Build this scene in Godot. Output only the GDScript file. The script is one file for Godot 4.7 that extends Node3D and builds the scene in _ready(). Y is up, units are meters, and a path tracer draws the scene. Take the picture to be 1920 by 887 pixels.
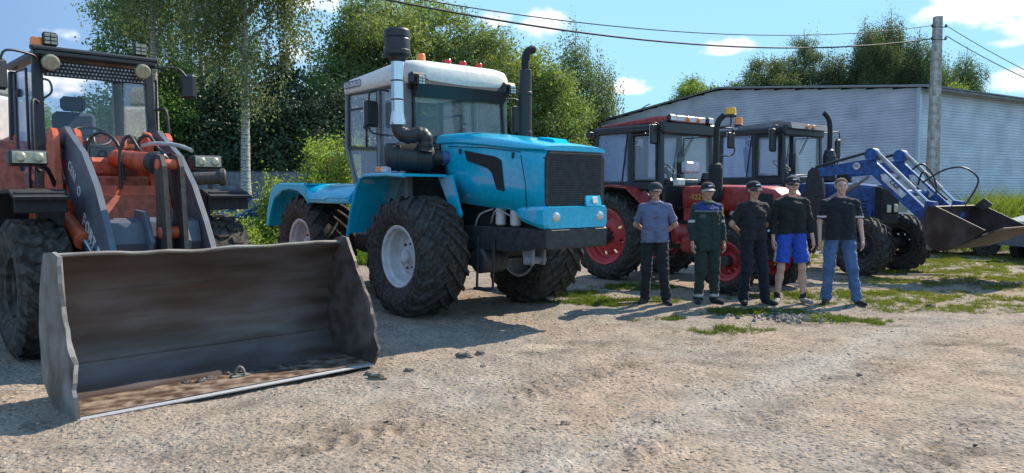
extends Node3D

var M := {}
var used := {}
var rng := RandomNumberGenerator.new()
var n1 := FastNoiseLite.new()
var n2 := FastNoiseLite.new()
const SUN := Vector3(-0.80, -1.0, 0.68)

func _ready() -> void:
	rng.seed = 7
	n1.seed = 3; n1.noise_type = FastNoiseLite.TYPE_SIMPLEX_SMOOTH; n1.frequency = 1.0; n1.fractal_octaves = 3
	n2.seed = 11; n2.noise_type = FastNoiseLite.TYPE_SIMPLEX_SMOOTH; n2.frequency = 1.0; n2.fractal_type = FastNoiseLite.FRACTAL_NONE
	var cam := Camera3D.new()
	cam.name = "camera"
	add_child(cam)
	cam.position = Vector3(0, 1.62, 0)
	cam.rotation_degrees = Vector3(-3.56, 0, 0)
	cam.fov = 34.62
	cam.near = 0.05
	cam.far = 1500.0
	cam.current = true
	var sun := DirectionalLight3D.new()
	sun.name = "sun"
	add_child(sun)
	sun.look_at_from_position(Vector3.ZERO, SUN, Vector3.UP)
	sun.light_energy = 1.6
	sun.light_color = Color(1.0, 0.95, 0.87)
	sun.light_angular_distance = 0.5
	sun.shadow_enabled = true
	var we := WorldEnvironment.new()
	we.name = "environment"
	var env := Environment.new()
	env.background_mode = Environment.BG_SKY
	env.tonemap_mode = Environment.TONE_MAPPER_LINEAR
	env.tonemap_exposure = 1.62
	env.sdfgi_enabled = true
	env.ssao_enabled = true
	env.ssil_enabled = true
	var sky := Sky.new()
	sky.sky_material = make_sky()
	env.sky = sky
	env.background_energy_multiplier = 1.0
	we.environment = env
	add_child(we)
	make_materials()
	build_ground()
	build_warehouse()
	build_fence()
	build_trees()
	build_wheel_loader()
	build_big_tractor()
	build_red_tractor()
	build_loader_tractor()
	build_people()
	build_yard()

func make_sky() -> PanoramaSkyMaterial:
	var w := 4096
	var h := 2048
	var im := Image.create_empty(w, h, false, Image.FORMAT_RGBF)
	var cn := FastNoiseLite.new()
	cn.seed = 21; cn.frequency = 1.0; cn.fractal_octaves = 5; cn.fractal_gain = 0.55
	var fine := FastNoiseLite.new()
	fine.seed = 5; fine.frequency = 1.0; fine.fractal_octaves = 4
	# clouds seen in the photograph: azimuth, elevation, half width, half height in degrees, weight
	var spots := [[-14.6, 13.6, 2.6, 1.7, 1.2], [-31.5, 7.4, 3.5, 2.2, 0.85], [2.4, 11.9, 1.8, 1.5, 1.15], [-1.2, 12.4, 1.3, 0.6, 1.0], [15.7, 10.0, 2.3, 0.65, 1.2], [8.8, 7.4, 1.4, 0.6, 1.1],
		[31.4, 11.6, 2.9, 1.7, 1.4], [35.6, 9.6, 2.6, 1.6, 1.3], [33.6, 6.6, 1.9, 0.8, 1.2], [10.2, 5.5, 0.7, 0.8, 0.9], [-15.6, 9.6, 1.2, 2.2, 0.9], [33.2, 9.0, 1.5, 0.35, 1.1], [23.0, 13.0, 1.0, 0.22, 0.8],
		[60.0, 12.0, 8.0, 3.0, 1.0], [95.0, 20.0, 12.0, 5.0, 1.0], [140.0, 14.0, 10.0, 4.0, 1.0], [178.0, 24.0, 12.0, 6.0, 0.9], [-150.0, 13.0, 9.0, 4.0, 1.0], [-110.0, 20.0, 12.0, 5.0, 1.0], [-65.0, 14.0, 9.0, 4.0, 0.9], [160.0, 44.0, 14.0, 8.0, 0.8], [-60.0, 40.0, 14.0, 7.0, 0.8], [40.0, 42.0, 14.0, 7.0, 0.7]]
	var j := -1
	while j < h - 1:
		j += 1
		var el0: float = (0.5 - (j + 0.5) / h) * 180.0
		# coarser cells high overhead and below the horizon, full detail where the camera looks
		var cell := 4 if el0 > 18.5 else 1
		if el0 < -1.0:
			im.fill_rect(Rect2i(0, j, w, h - j), Color(0.30, 0.27, 0.23))
			break
		var el: float = (0.5 - (j + 0.5) / h) * 180.0
		var t: float = clampf(el / 90.0, 0.0, 1.0)
		var base := Color(0.34, 0.62, 0.80).lerp(Color(0.11, 0.29, 0.66), pow(t, 0.6))
		var near := []
		for s in spots:
			if absf(el - s[1]) < s[3] * 2.2 + 0.5:
				near.append(s)
		for ic in w / cell:
			var i := ic * cell
			var az: float = wrapf((i + 0.5 * cell) / w * 360.0, -180.0, 180.0)
			var c := base
			var a := deg_to_rad(az)
			var hz := clampf(-az / 55.0, 0.0, 1.0) * (1.0 - smoothstep(60.0, 175.0, -az))
			c = c.lerp(Color(0.15, 0.24, 0.43), 0.9 * smoothstep(0.05, 0.75, hz) * (1.0 - smoothstep(25.0, 60.0, el)))
			var dens := 0.0
			for s in near:
				var dx: float = wrapf(az - s[0], -180.0, 180.0) / s[2]
				var dy: float = (el - s[1]) / s[3]
				if dy < 0.0:
					dy *= 1.5
				var q := dx * dx + dy * dy
				if q < 4.5:
					dens = maxf(dens, s[4] * (1.0 - q * 0.42))
			if dens > 0.0 or el > 16.0:
				var p := Vector3(sin(a), tan(deg_to_rad(minf(el, 80.0))) * 1.9, -cos(a))
				var nn := cn.get_noise_3dv(p * 9.0) * 0.5 + 0.5
				var nf := fine.get_noise_3dv(p * 30.0)
				var field := 0.0
				if el > 16.0:
					field = smoothstep(0.56, 0.76, cn.get_noise_3dv(p * 2.6 + Vector3(4, 2, 1)) * 0.5 + 0.5) * 0.6 * smoothstep(16.0, 22.0, el)
				var d := smoothstep(0.36, 0.92, dens * 0.66 + (nn - 0.5) * 1.5 + nf * 0.30 + 0.08) if dens > 0.0 else 0.0
				d = maxf(d, field)
				var lit := clampf(0.86 + nf * 0.22 + (nn - 0.5) * 0.3, 0.6, 1.08)
				c = c.lerp(Color(0.86, 0.87, 0.89) * lit, clampf(d, 0.0, 1.0) * 0.95)
			if cell == 1:
				im.set_pixel(i, j, c)
			else:
				im.fill_rect(Rect2i(i, j, cell, cell), c)
		j += cell - 1
	var m := PanoramaSkyMaterial.new()
	m.panorama = ImageTexture.create_from_image(im)
	return m

# ---------------------------------------------------------------- naming and grouping
func numbered(called: String) -> String:
	if not used.has(called):
		used[called] = 0
		return called
	used[called] += 1
	return "%s_%03d" % [called, used[called]]

func tag(o: Node, label: String, category: String, group := "", kind := "") -> void:
	o.set_meta("label", label)
	o.set_meta("category", category)
	if group != "":
		o.set_meta("group", group)
	if kind != "":
		o.set_meta("kind", kind)

func thing(called: String, label: String, category: String, at := Vector3.ZERO, turn := 0.0, group := "") -> Node3D:
	var o := Node3D.new()
	o.name = numbered(called)
	add_child(o)
	o.position = at
	o.rotation_degrees.y = turn
	tag(o, label, category, group)
	return o

func obj(called: String, s, m: Material, parent: Node) -> MeshInstance3D:
	var o := MeshInstance3D.new()
	o.name = called if parent != self else numbered(called)
	if s is SurfaceTool:
		s.generate_normals()
		o.mesh = s.commit()
	else:
		o.mesh = s
	o.material_override = m
	parent.add_child(o, true)
	return o

func again(o: MeshInstance3D, at: Transform3D, parent: Node) -> MeshInstance3D:
	var c := MeshInstance3D.new()
	c.name = String(o.name).rstrip("0123456789").rstrip("_")
	c.mesh = o.mesh
	c.material_override = o.material_override
	parent.add_child(c, true)
	c.transform = at
	return c

# ---------------------------------------------------------------- shapes
func mb(smooth := false) -> SurfaceTool:
	var s := SurfaceTool.new()
	s.begin(Mesh.PRIMITIVE_TRIANGLES)
	s.set_smooth_group(0 if smooth else -1)
	return s

func tri(s: SurfaceTool, a: Vector3, b: Vector3, c: Vector3) -> void:
	s.add_vertex(a); s.add_vertex(b); s.add_vertex(c)

func quad(s: SurfaceTool, a: Vector3, b: Vector3, c: Vector3, d: Vector3) -> void:
	tri(s, a, b, c)
	tri(s, a, c, d)

# bevelled box: centre, size, optional basis and bevel
func box(s: SurfaceTool, c: Vector3, size: Vector3, bev := 0.012, bas := Basis.IDENTITY) -> void:
	var e := size * 0.5
	var b: float = minf(bev, minf(e.x, minf(e.y, e.z)) * 0.8)
	s.set_smooth_group(-1)
	var pts := {}
	for sx in [-1, 1]:
		for sy in [-1, 1]:
			for sz in [-1, 1]:
				var k := Vector3(sx, sy, sz)
				for ax in 3:
					var p := Vector3(sx * (e.x - b), sy * (e.y - b), sz * (e.z - b))
					p[ax] = k[ax] * e[ax]
					pts[[sx, sy, sz, ax]] = c + bas * p
	for ax in 3:
		var u := (ax + 1) % 3
		var v := (ax + 2) % 3
		for sg in [-1, 1]:
			var q := []
			for uv in [[-1, -1], [1, -1], [1, 1], [-1, 1]]:
				var k := [0, 0, 0]
				k[ax] = sg; k[u] = uv[0]; k[v] = uv[1]
				q.append(pts[[k[0], k[1], k[2], ax]])
			if sg < 0:
				quad(s, q[0], q[1], q[2], q[3])
			else:
				quad(s, q[3], q[2], q[1], q[0])
		for su in [-1, 1]:
			for sv in [-1, 1]:
				var k0 := [0, 0, 0]
				var k1 := [0, 0, 0]
				k0[ax] = -1; k0[u] = su; k0[v] = sv
				k1[ax] = 1; k1[u] = su; k1[v] = sv
				var a0: Vector3 = pts[[k0[0], k0[1], k0[2], u]]
				var a1: Vector3 = pts[[k1[0], k1[1], k1[2], u]]
				var b0: Vector3 = pts[[k0[0], k0[1], k0[2], v]]
				var b1: Vector3 = pts[[k1[0], k1[1], k1[2], v]]
				if su * sv > 0:
					quad(s, a0, a1, b1, b0)
				else:
					quad(s, b0, b1, a1, a0)
	for sx in [-1, 1]:
		for sy in [-1, 1]:
			for sz in [-1, 1]:
				var a: Vector3 = pts[[sx, sy, sz, 0]]
				var b2: Vector3 = pts[[sx, sy, sz, 1]]
				var c2: Vector3 = pts[[sx, sy, sz, 2]]
				if sx * sy * sz > 0:
					tri(s, a, c2, b2)
				else:
					tri(s, a, b2, c2)

# a bar of rectangular section from a to b
func bar(s: SurfaceTool, a: Vector3, b: Vector3, w: float, h: float, bev := 0.006, up := Vector3.UP) -> void:
	var z := (b - a).normalized()
	var x := up.cross(z)
	if x.length() < 0.01:
		x = Vector3.RIGHT.cross(z)
		if x.length() < 0.01:
			x = Vector3.RIGHT
	x = x.normalized()
	box(s, (a + b) * 0.5, Vector3(w, h, a.distance_to(b)), bev, Basis(x, z.cross(x), z))

func frames(pts: Array) -> Array:
	var out := []
	var up := Vector3.UP
	for i in pts.size():
		var d: Vector3 = (pts[mini(i + 1, pts.size() - 1)] - pts[maxi(i - 1, 0)]).normalized()
		var x := up.cross(d)
		if i == 0 and x.length() < 0.2:
			x = Vector3.RIGHT.cross(d)
		elif x.length() < 1e-3:
			x = out[i - 1][0]
		x = x.normalized()
		up = d.cross(x).normalized()
		out.append([x, up])
	return out

func tube(s: SurfaceTool, pts: Array, r, n := 10, caps := true) -> void:
	s.set_smooth_group(0)
	var fr := frames(pts)
	var prev := []
	for i in pts.size():
		var rad: float = r[i] if r is Array else r
		var ring := []
		for k in n:
			var a := TAU * k / n
			ring.append(pts[i] + (fr[i][0] * cos(a) + fr[i][1] * sin(a)) * rad)
		if i > 0:
			for k in n:
				quad(s, prev[k], ring[k], ring[(k + 1) % n], prev[(k + 1) % n])
		if caps and (i == 0 or i == pts.size() - 1):
			s.set_smooth_group(-1)
			for k in range(1, n - 1):
				if i == 0:
					tri(s, ring[0], ring[k], ring[k + 1])
				else:
					tri(s, ring[0], ring[k + 1], ring[k])
			s.set_smooth_group(0)
		prev = ring

func smooth_path(pts: Array, steps := 5) -> Array:
	var out := []
	for i in pts.size() - 1:
		var p0: Vector3 = pts[maxi(i - 1, 0)]
		var p1: Vector3 = pts[i]
		var p2: Vector3 = pts[i + 1]
		var p3: Vector3 = pts[mini(i + 2, pts.size() - 1)]
		for k in steps:
			out.append(p1.cubic_interpolate(p2, p0, p3, float(k) / steps))
	out.append(pts[-1])
	return out

# profile of [radius, distance along axis] points turned round an axis
func lathe(s: SurfaceTool, prof: Array, at: Vector3, axis: Vector3, n := 24, sharp := true) -> void:
	var z := axis.normalized()
	var x := (Vector3.UP if absf(z.y) < 0.9 else Vector3.RIGHT).cross(z).normalized()
	var y := z.cross(x)
	for i in prof.size() - 1:
		s.set_smooth_group(i + 1 if sharp else 0)
		for k in n:
			var a0 := TAU * k / n
			var a1 := TAU * (k + 1) / n
			var d0 := x * cos(a0) + y * sin(a0)
			var d1 := x * cos(a1) + y * sin(a1)
			var p0 = at + z * prof[i][1] + d0 * prof[i][0]
			var p1 = at + z * prof[i][1] + d1 * prof[i][0]
			var q0 = at + z * prof[i + 1][1] + d0 * prof[i + 1][0]
			var q1 = at + z * prof[i + 1][1] + d1 * prof[i + 1][0]
			if prof[i][0] > 1e-5:
				tri(s, p0, q1, p1)
			if prof[i + 1][0] > 1e-5:
				tri(s, p0, q0, q1)

func cyl(s: SurfaceTool, a: Vector3, b: Vector3, r: float, n := 16, bev := 0.006) -> void:
	var l := a.distance_to(b)
	lathe(s, [[0.0, 0.0], [r - bev, 0.0], [r, bev], [r, l - bev], [r - bev, l], [0.0, l]], a, b - a, n)

# polygon in the (z, y) plane of a vehicle, extruded from x0 to x1, edges chamfered
func plate(s: SurfaceTool, poly: Array, x0: float, x1: float, bev := 0.006) -> void:
	var pp := PackedVector2Array(poly)
	if Geometry2D.is_polygon_clockwise(pp):
		pp.reverse()
	var ins := Geometry2D.offset_polygon(pp, -bev)
	s.set_smooth_group(-1)
	var n := pp.size()
	if ins.size() == 1 and ins[0].size() == n:
		var q: PackedVector2Array = ins[0]
		# pair the inset ring with the outline
		var best := 0
		for k in n:
			if q[k].distance_squared_to(pp[0]) < q[best].distance_squared_to(pp[0]):
				best = k
		var r := PackedVector2Array()
		for k in n:
			r.append(q[(best + k) % n])
		var rings := [[r, x0], [pp, x0 + bev], [pp, x1 - bev], [r, x1]]
		for j in 3:
			for k in n:
				var k2 := (k + 1) % n
				quad(s, v3(rings[j][0][k], rings[j][1]), v3(rings[j + 1][0][k], rings[j + 1][1]), v3(rings[j + 1][0][k2], rings[j + 1][1]), v3(rings[j][0][k2], rings[j][1]))
		pp = r
	else:
		for k in n:
			var k2 := (k + 1) % n
			quad(s, v3(pp[k], x0), v3(pp[k], x1), v3(pp[k2], x1), v3(pp[k2], x0))
	var ix := Geometry2D.triangulate_polygon(pp)
	for k in range(0, ix.size(), 3):
		tri(s, v3(pp[ix[k]], x0), v3(pp[ix[k + 1]], x0), v3(pp[ix[k + 2]], x0))
		tri(s, v3(pp[ix[k]], x1), v3(pp[ix[k + 2]], x1), v3(pp[ix[k + 1]], x1))

func v3(p: Vector2, x: float) -> Vector3:
	return Vector3(x, p.y, p.x)

func loft(s: SurfaceTool, rings: Array, caps := true, smooth := true, closed := true) -> void:
	var n: int = rings[0].size()
	var m := n if closed else n - 1
	s.set_smooth_group(0 if smooth else -1)
	for i in rings.size() - 1:
		for k in m:
			quad(s, rings[i][k], rings[i + 1][k], rings[i + 1][(k + 1) % n], rings[i][(k + 1) % n])
	if caps:
		s.set_smooth_group(-1)
		for e in [0, rings.size() - 1]:
			var c := Vector3.ZERO
			for p in rings[e]:
				c += p
			c /= n
			for k in n:
				if e == 0:
					tri(s, c, rings[e][k], rings[e][(k + 1) % n])
				else:
					tri(s, c, rings[e][(k + 1) % n], rings[e][k])

# a bent sheet: profile in (z, y), thickness th inwards, from x0 to x1
func sheet(s: SurfaceTool, prof: Array, x0: float, x1: float, th: float) -> void:
	var inner := []
	for i in prof.size():
		var d: Vector2 = (prof[mini(i + 1, prof.size() - 1)] - prof[maxi(i - 1, 0)]).normalized()
		inner.append(prof[i] + Vector2(d.y, -d.x) * th)
	for i in prof.size() - 1:
		s.set_smooth_group(1)
		quad(s, v3(prof[i], x0), v3(prof[i], x1), v3(prof[i + 1], x1), v3(prof[i + 1], x0))
		s.set_smooth_group(2)
		quad(s, v3(inner[i], x1), v3(inner[i], x0), v3(inner[i + 1], x0), v3(inner[i + 1], x1))
		s.set_smooth_group(-1)
		quad(s, v3(prof[i], x0), v3(prof[i + 1], x0), v3(inner[i + 1], x0), v3(inner[i], x0))
		quad(s, v3(prof[i], x1), v3(inner[i], x1), v3(inner[i + 1], x1), v3(prof[i + 1], x1))
	s.set_smooth_group(-1)
	var e := prof.size() - 1
	quad(s, v3(prof[0], x0), v3(inner[0], x0), v3(inner[0], x1), v3(prof[0], x1))
	quad(s, v3(prof[e], x0), v3(prof[e], x1), v3(inner[e], x1), v3(inner[e], x0))

func arc(c: Vector2, r: float, a0: float, a1: float, n := 8) -> Array:
	var out := []
	for k in n + 1:
		var a := deg_to_rad(lerpf(a0, a1, float(k) / n))
		out.append(c + Vector2(cos(a), sin(a)) * r)
	return out

func lettering(called: String, words: String, height: float, m: Material, parent: Node, at: Vector3, bas: Basis, serif := false) -> MeshInstance3D:
	var t := TextMesh.new()
	var f := SystemFont.new()
	f.font_names = PackedStringArray(["Droid Serif" if serif else "Droid Sans"])
	f.font_weight = 700
	t.font = f
	t.text = words
	t.font_size = 64
	t.pixel_size = height / 46.0
	t.depth = 0.004
	var o := MeshInstance3D.new()
	o.name = called
	o.mesh = t
	o.material_override = m
	parent.add_child(o, true)
	o.transform = Transform3D(bas, at)
	return o

# ---------------------------------------------------------------- materials
func srgb(c: Color) -> Color:
	return c.linear_to_srgb()

func noise_tex(seed_: int, freq: float, lo: Color, hi: Color, oct := 5, type := FastNoiseLite.TYPE_SIMPLEX_SMOOTH, bias := 0.5) -> NoiseTexture2D:
	var n := FastNoiseLite.new()
	n.seed = seed_; n.frequency = freq; n.fractal_octaves = oct; n.noise_type = type
	var g := Gradient.new()
	g.set_color(0, lo); g.set_color(1, hi)
	g.set_offset(0, clampf(bias - 0.32, 0.0, 1.0)); g.set_offset(1, clampf(bias + 0.28, 0.0, 1.0))
	var t := NoiseTexture2D.new()
	t.width = 512; t.height = 512
	t.seamless = true
	t.noise = n
	t.color_ramp = g
	return t

func pm(col: Color, rough := 0.5, metal := 0.0, tex: Texture2D = null, scale := 1.0, world := false) -> StandardMaterial3D:
	var m := StandardMaterial3D.new()
	m.albedo_color = srgb(col)
	m.roughness = rough
	m.metallic = metal
	if tex:
		m.albedo_texture = tex
		m.uv1_triplanar = true
		m.uv1_world_triplanar = world
		m.uv1_scale = Vector3.ONE * scale
	return m

func glass(col: Color, alpha: float) -> StandardMaterial3D:
	var m := StandardMaterial3D.new()
	m.albedo_color = Color(srgb(col), alpha)
	m.transparency = BaseMaterial3D.TRANSPARENCY_ALPHA
	m.roughness = 0.02
	m.metallic_specular = 0.9
	m.cull_mode = BaseMaterial3D.CULL_DISABLED
	return m

func make_materials() -> void:
	var G := Color(0.74, 0.71, 0.68)
	var W := Color.WHITE
	var dust := noise_tex(1, 0.008, Color(0.87, 0.86, 0.84), W, 4)
	var dirt := noise_tex(2, 0.012, G, W, 6, FastNoiseLite.TYPE_SIMPLEX_SMOOTH, 0.42)
	var speck := noise_tex(4, 0.03, Color(0.92, 0.915, 0.91), W, 3)
	var rough_t := noise_tex(9, 0.02, Color(0.55, 0.55, 0.55), W, 5)
	M.orange = pm(Color(0.68, 0.125, 0.05), 0.42, 0.0, dirt, 0.9)
	M.orange_old = pm(Color(0.50, 0.12, 0.065), 0.6, 0.0, dirt, 1.6)
	M.slate = pm(Color(0.105, 0.125, 0.16), 0.45, 0.0, dust, 1.2)
	M.turq = pm(Color(0.003, 0.45, 0.68), 0.26, 0.0, speck, 0.8)
	M.turq.clearcoat_enabled = true; M.turq.clearcoat = 0.5; M.turq.clearcoat_roughness = 0.08
	M.turq_matt = pm(Color(0.003, 0.42, 0.64), 0.85)
	M.turq_matt.metallic_specular = 0.1
	M.teal = pm(Color(0.006, 0.36, 0.52), 0.34, 0.0, dust, 0.8)
	M.red = pm(Color(0.40, 0.042, 0.040), 0.4, 0.0, dirt, 1.2)
	M.red_rim = pm(Color(0.56, 0.045, 0.055), 0.38, 0.0, dust, 1.5)
	M.blue = pm(Color(0.026, 0.11, 0.34), 0.38, 0.0, dirt, 1.1)
	M.white = pm(Color(0.74, 0.72, 0.66), 0.4, 0.0, speck, 0.7)
	M.rim_white = pm(Color(0.66, 0.66, 0.70), 0.5, 0.0, dust, 1.5)
	M.grey = pm(Color(0.20, 0.21, 0.235), 0.55, 0.0, dust, 1.0)
	M.pale_plain = pm(Color(0.45, 0.46, 0.48), 0.5, 0.0, speck, 0.6)
	M.pale_grey = pm(Color(0.42, 0.43, 0.45), 0.6, 0.0, dirt, 0.8)
	M.black = pm(Color(0.022, 0.023, 0.027), 0.45, 0.0, speck, 2.0)
	M.black_matt = pm(Color(0.020, 0.021, 0.024), 0.8, 0.0, dirt, 2.0)
	M.frame = pm(Color(0.035, 0.038, 0.045), 0.6, 0.0, dirt, 1.4)
	M.iron = pm(Color(0.075, 0.066, 0.062), 0.6, 0.2, dirt, 2.0)
	M.steel = pm(Color(0.52, 0.53, 0.55), 0.45, 0.5, speck, 2.0)
	M.chrome = pm(Color(0.62, 0.63, 0.65), 0.22, 1.0)
	M.amber = pm(Color(0.85, 0.22, 0.015), 0.2); M.amber.clearcoat_enabled = true
	M.amber_yellow = pm(Color(0.80, 0.42, 0.02), 0.2)
	M.red_lamp = pm(Color(0.65, 0.03, 0.02), 0.2)
	M.lens = pm(Color(0.55, 0.55, 0.5), 0.12, 0.35)
	M.lens_old = pm(Color(0.40, 0.38, 0.28), 0.25, 0.3, dust, 4.0)
	M.glass = glass(Color(0.06, 0.10, 0.10), 0.05)
	M.glass_dark = glass(Color(0.05, 0.12, 0.12), 0.38)
	M.glass_haze = glass(Color(0.40, 0.47, 0.52), 0.20); M.glass_haze.roughness = 0.12
	M.glass_side = glass(Color(0.27, 0.36, 0.58), 0.28); M.glass_side.roughness = 0.06
	M.letter_white = pm(Color(0.58, 0.59, 0.61), 0.5)
	M.letter_dark = pm(Color(0.02, 0.02, 0.03), 0.5)
	M.letter_gold = pm(Color(0.55, 0.33, 0.05), 0.5)
	M.seat = pm(Color(0.05, 0.055, 0.065), 0.9, 0.0, speck, 5.0)
	M.seat_blue = pm(Color(0.035, 0.06, 0.13), 0.9, 0.0, speck, 5.0)
	var rt := noise_tex(6, 0.016, Color(0.40, 0.37, 0.33), Color(1.0, 0.98, 0.95), 6, FastNoiseLite.TYPE_SIMPLEX_SMOOTH, 0.5)
	M.rubber = pm(Color(0.072, 0.069, 0.066), 0.85, 0.0, rt, 1.6)
	M.rubber_dusty = pm(Color(0.085, 0.079, 0.073), 0.95, 0.0, rt, 1.3)
	M.lug = pm(Color(0.040, 0.039, 0.040), 0.85, 0.0, rt, 1.6)
	# worn bucket steel: brown and blue-black patches with pale scratches
	var bs := noise_tex(31, 0.006, Color(0.70, 0.60, 0.55), Color(1.0, 0.99, 1.0), 7)
	M.bucket = pm(Color(0.118, 0.104, 0.100), 0.5, 0.2, bs, 0.55)
	M.bucket.uv1_scale = Vector3(0.22, 1.5, 1.5)
	M.bucket.roughness_texture = rough_t
	M.bucket_plate = pm(Color(0.11, 0.092, 0.086), 0.55, 0.2, dirt, 0.8)
	M.bucket_out = pm(Color(0.25, 0.245, 0.235), 0.65, 0.2, noise_tex(33, 0.006, Color(0.70, 0.64, 0.58), W, 6), 0.7)
	M.lip_rust = pm(Color(0.25, 0.185, 0.14), 0.65, 0.1, noise_tex(34, 0.01, Color(0.45, 0.36, 0.30), W, 6), 1.0)
	M.bucket2 = pm(Color(0.07, 0.055, 0.048), 0.55, 0.2, bs, 0.8)
	M.concrete = pm(Color(0.44, 0.435, 0.42), 0.9, 0.0, dirt, 0.7)
	M.wood = pm(Color(0.22, 0.19, 0.15), 0.9, 0.0, noise_tex(41, 0.02, Color(0.5, 0.46, 0.42), W, 5), 1.5)
	M.siding = pm(Color(0.60, 0.61, 0.69), 0.45, 0.15, noise_tex(42, 0.006, Color(0.86, 0.86, 0.87), W, 4), 0.25)
	M.trim = pm(Color(0.42, 0.52, 0.60), 0.4, 0.2)
	M.roof_sheet = pm(Color(0.22, 0.22, 0.22), 0.6, 0.2, dirt, 0.3)
	M.fence = pm(Color(0.17, 0.19, 0.24), 0.5, 0.1, dirt, 0.4)
	M.wire = pm(Color(0.03, 0.03, 0.03), 0.7)
	M.soil = pm(Color(0.24, 0.195, 0.155), 0.97, 0.0, dirt, 3.0)
	M.brick_grey = pm(Color(0.30, 0.28, 0.26), 0.95, 0.0, dirt, 2.0)
	M.bark = pm(Color(0.10, 0.085, 0.07), 0.95, 0.0, noise_tex(51, 0.03, Color(0.4, 0.38, 0.36), W, 5), 1.5)
	var bb := noise_tex(52, 0.012, Color(0.06, 0.055, 0.05), Color(1, 1, 1), 4, FastNoiseLite.TYPE_SIMPLEX_SMOOTH, 0.36)
	M.birch = pm(Color(0.50, 0.48, 0.44), 0.9, 0.0, bb, 1.0)
	M.birch.uv1_scale = Vector3(0.6, 2.2, 0.6)
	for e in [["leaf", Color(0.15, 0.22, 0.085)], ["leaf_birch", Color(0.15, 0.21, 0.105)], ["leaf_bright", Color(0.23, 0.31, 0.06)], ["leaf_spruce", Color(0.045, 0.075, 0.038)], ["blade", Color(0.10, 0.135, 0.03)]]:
		var lm := pm(e[1], 0.6)
		lm.vertex_color_use_as_albedo = true
		lm.backlight_enabled = true
		lm.backlight = Color(1.0, 1.0, 0.72) if e[0] != "leaf_spruce" else Color(0.3, 0.3, 0.25)
		lm.cull_mode = BaseMaterial3D.CULL_DISABLED
		M[e[0]] = lm

# ---------------------------------------------------------------- ground
# grass patches: x, z, half sizes, strength
var patches := [[1.45, -10.9, 0.75, 0.30, 1.0], [0.9, -11.6, 0.6, 0.4, 0.6], [1.87, -9.45, 0.26, 0.12, 1.0], [2.45, -8.6, 0.42, 0.16, 0.9], [3.2, -9.95, 0.6, 0.25, 1.0], [4.1, -9.35, 0.45, 0.22, 1.0], [2.0, -12.4, 0.7, 0.3, 0.6],
	[5.4, -11.3, 1.6, 0.8, 0.55], [6.3, -10.3, 1.2, 0.35, 0.5], [8.6, -12.4, 0.8, 0.4, 0.7], [9.6, -13.5, 1.6, 0.7, 0.6], [7.2, -13.2, 1.3, 0.5, 0.5], [10.5, -17.0, 3.5, 2.0, 0.45], [8.6, -15.0, 1.6, 0.7, 0.5], [4.2, -11.6, 0.5, 0.3, 0.5], [7.3, -10.9, 0.5, 0.2, 0.6]]
var mud := [[-1.22, -5.1, 0.5, 0.16, 0.9], [-1.55, -4.6, 0.5, 0.14, 0.9], [-0.9, -4.65, 0.6, 0.14, 0.6], [0.1, -4.7, 0.25, 0.25, 0.8], [5.0, -7.9, 0.9, 0.16, 0.7], [4.2, -9.0, 0.9, 0.12, 1.0], [3.55, -9.0, 0.6, 0.12, 1.0], [0.75, -7.9, 0.5, 0.14, 0.9], [0.25, -7.45, 0.5, 0.1, 0.7], [1.9, -7.0, 0.7, 0.12, 0.5], [-1.3, -6.75, 0.5, 0.14, 0.8], [3.62, -9.55, 0.45, 0.3, 1.0], [8.7, -12.9, 0.9, 0.2, 0.9], [5.6, -10.0, 1.2, 0.14, 0.8], [2.6, -5.2, 0.8, 0.12, 0.4], [3.2, -4.6, 0.5, 0.14, 0.5], [-2.6, -4.6, 0.5, 0.1, 0.5]]
var gravel_line := [Vector2(-0.35, -3.4), Vector2(0.28, -4.42), Vector2(0.9, -5.0), Vector2(1.48, -5.62), Vector2(2.3, -6.4), Vector2(3.08, -7.2), Vector2(3.9, -8.2), Vector2(4.6, -8.9)]

func grassy(x: float, z: float) -> float:
	var g := 0.0
	for p in patches:
		var dx: float = (x - p[0]) / p[2]
		var dz: float = (z - p[1]) / p[3]
		var q := dx * dx + dz * dz
		if q < 3.0:
			g = maxf(g, p[4] * (0.95 - q * 0.36))
	var far := smoothstep(-17.0, -24.0, z) * smoothstep(-1.5, -4.5, x)
	far = maxf(far, smoothstep(-20.0, -26.0, z))
	far = maxf(far, smoothstep(14.0, 40.0, absf(x)) * 0.8)
	g = maxf(g, far * 1.2)
	return clampf(g + (n1.get_noise_2d(x * 1.3, z * 1.7) * 0.75 + n1.get_noise_2d(x * 5.0, z * 7.0 + 20.0) * 0.5) * clampf(g * 3.0, 0.0, 1.0), 0.0, 1.0)

func gravelly(x: float, z: float) -> float:
	var best := 9.0
	for i in gravel_line.size() - 1:
		var q := Geometry2D.get_closest_point_to_segment(Vector2(x, z), gravel_line[i], gravel_line[i + 1])
		best = minf(best, q.distance_to(Vector2(x, z)))
	return clampf(1.15 - best / (0.30 + 0.26 * n1.get_noise_2d(x * 1.1, z * 1.1)), 0.0, 1.0)

# cleated tyre tracks across the yard: above zero on the pressed cleats, below in the grooves
var tracks := [[Vector2(-3.6, -3.2), Vector2(-1.6, -4.5), Vector2(-0.2, -5.7), Vector2(1.2, -7.2), Vector2(2.4, -8.4)], [Vector2(-1.4, -3.2), Vector2(0.6, -4.6), Vector2(2.6, -6.2), Vector2(4.6, -8.0), Vector2(7.0, -9.6)], [Vector2(0.6, -3.2), Vector2(2.8, -4.7), Vector2(4.8, -6.3), Vector2(7.2, -7.9), Vector2(10.5, -9.6)], [Vector2(3.2, -4.0), Vector2(5.2, -5.4), Vector2(7.6, -6.8), Vector2(11.0, -8.2)]]

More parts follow.
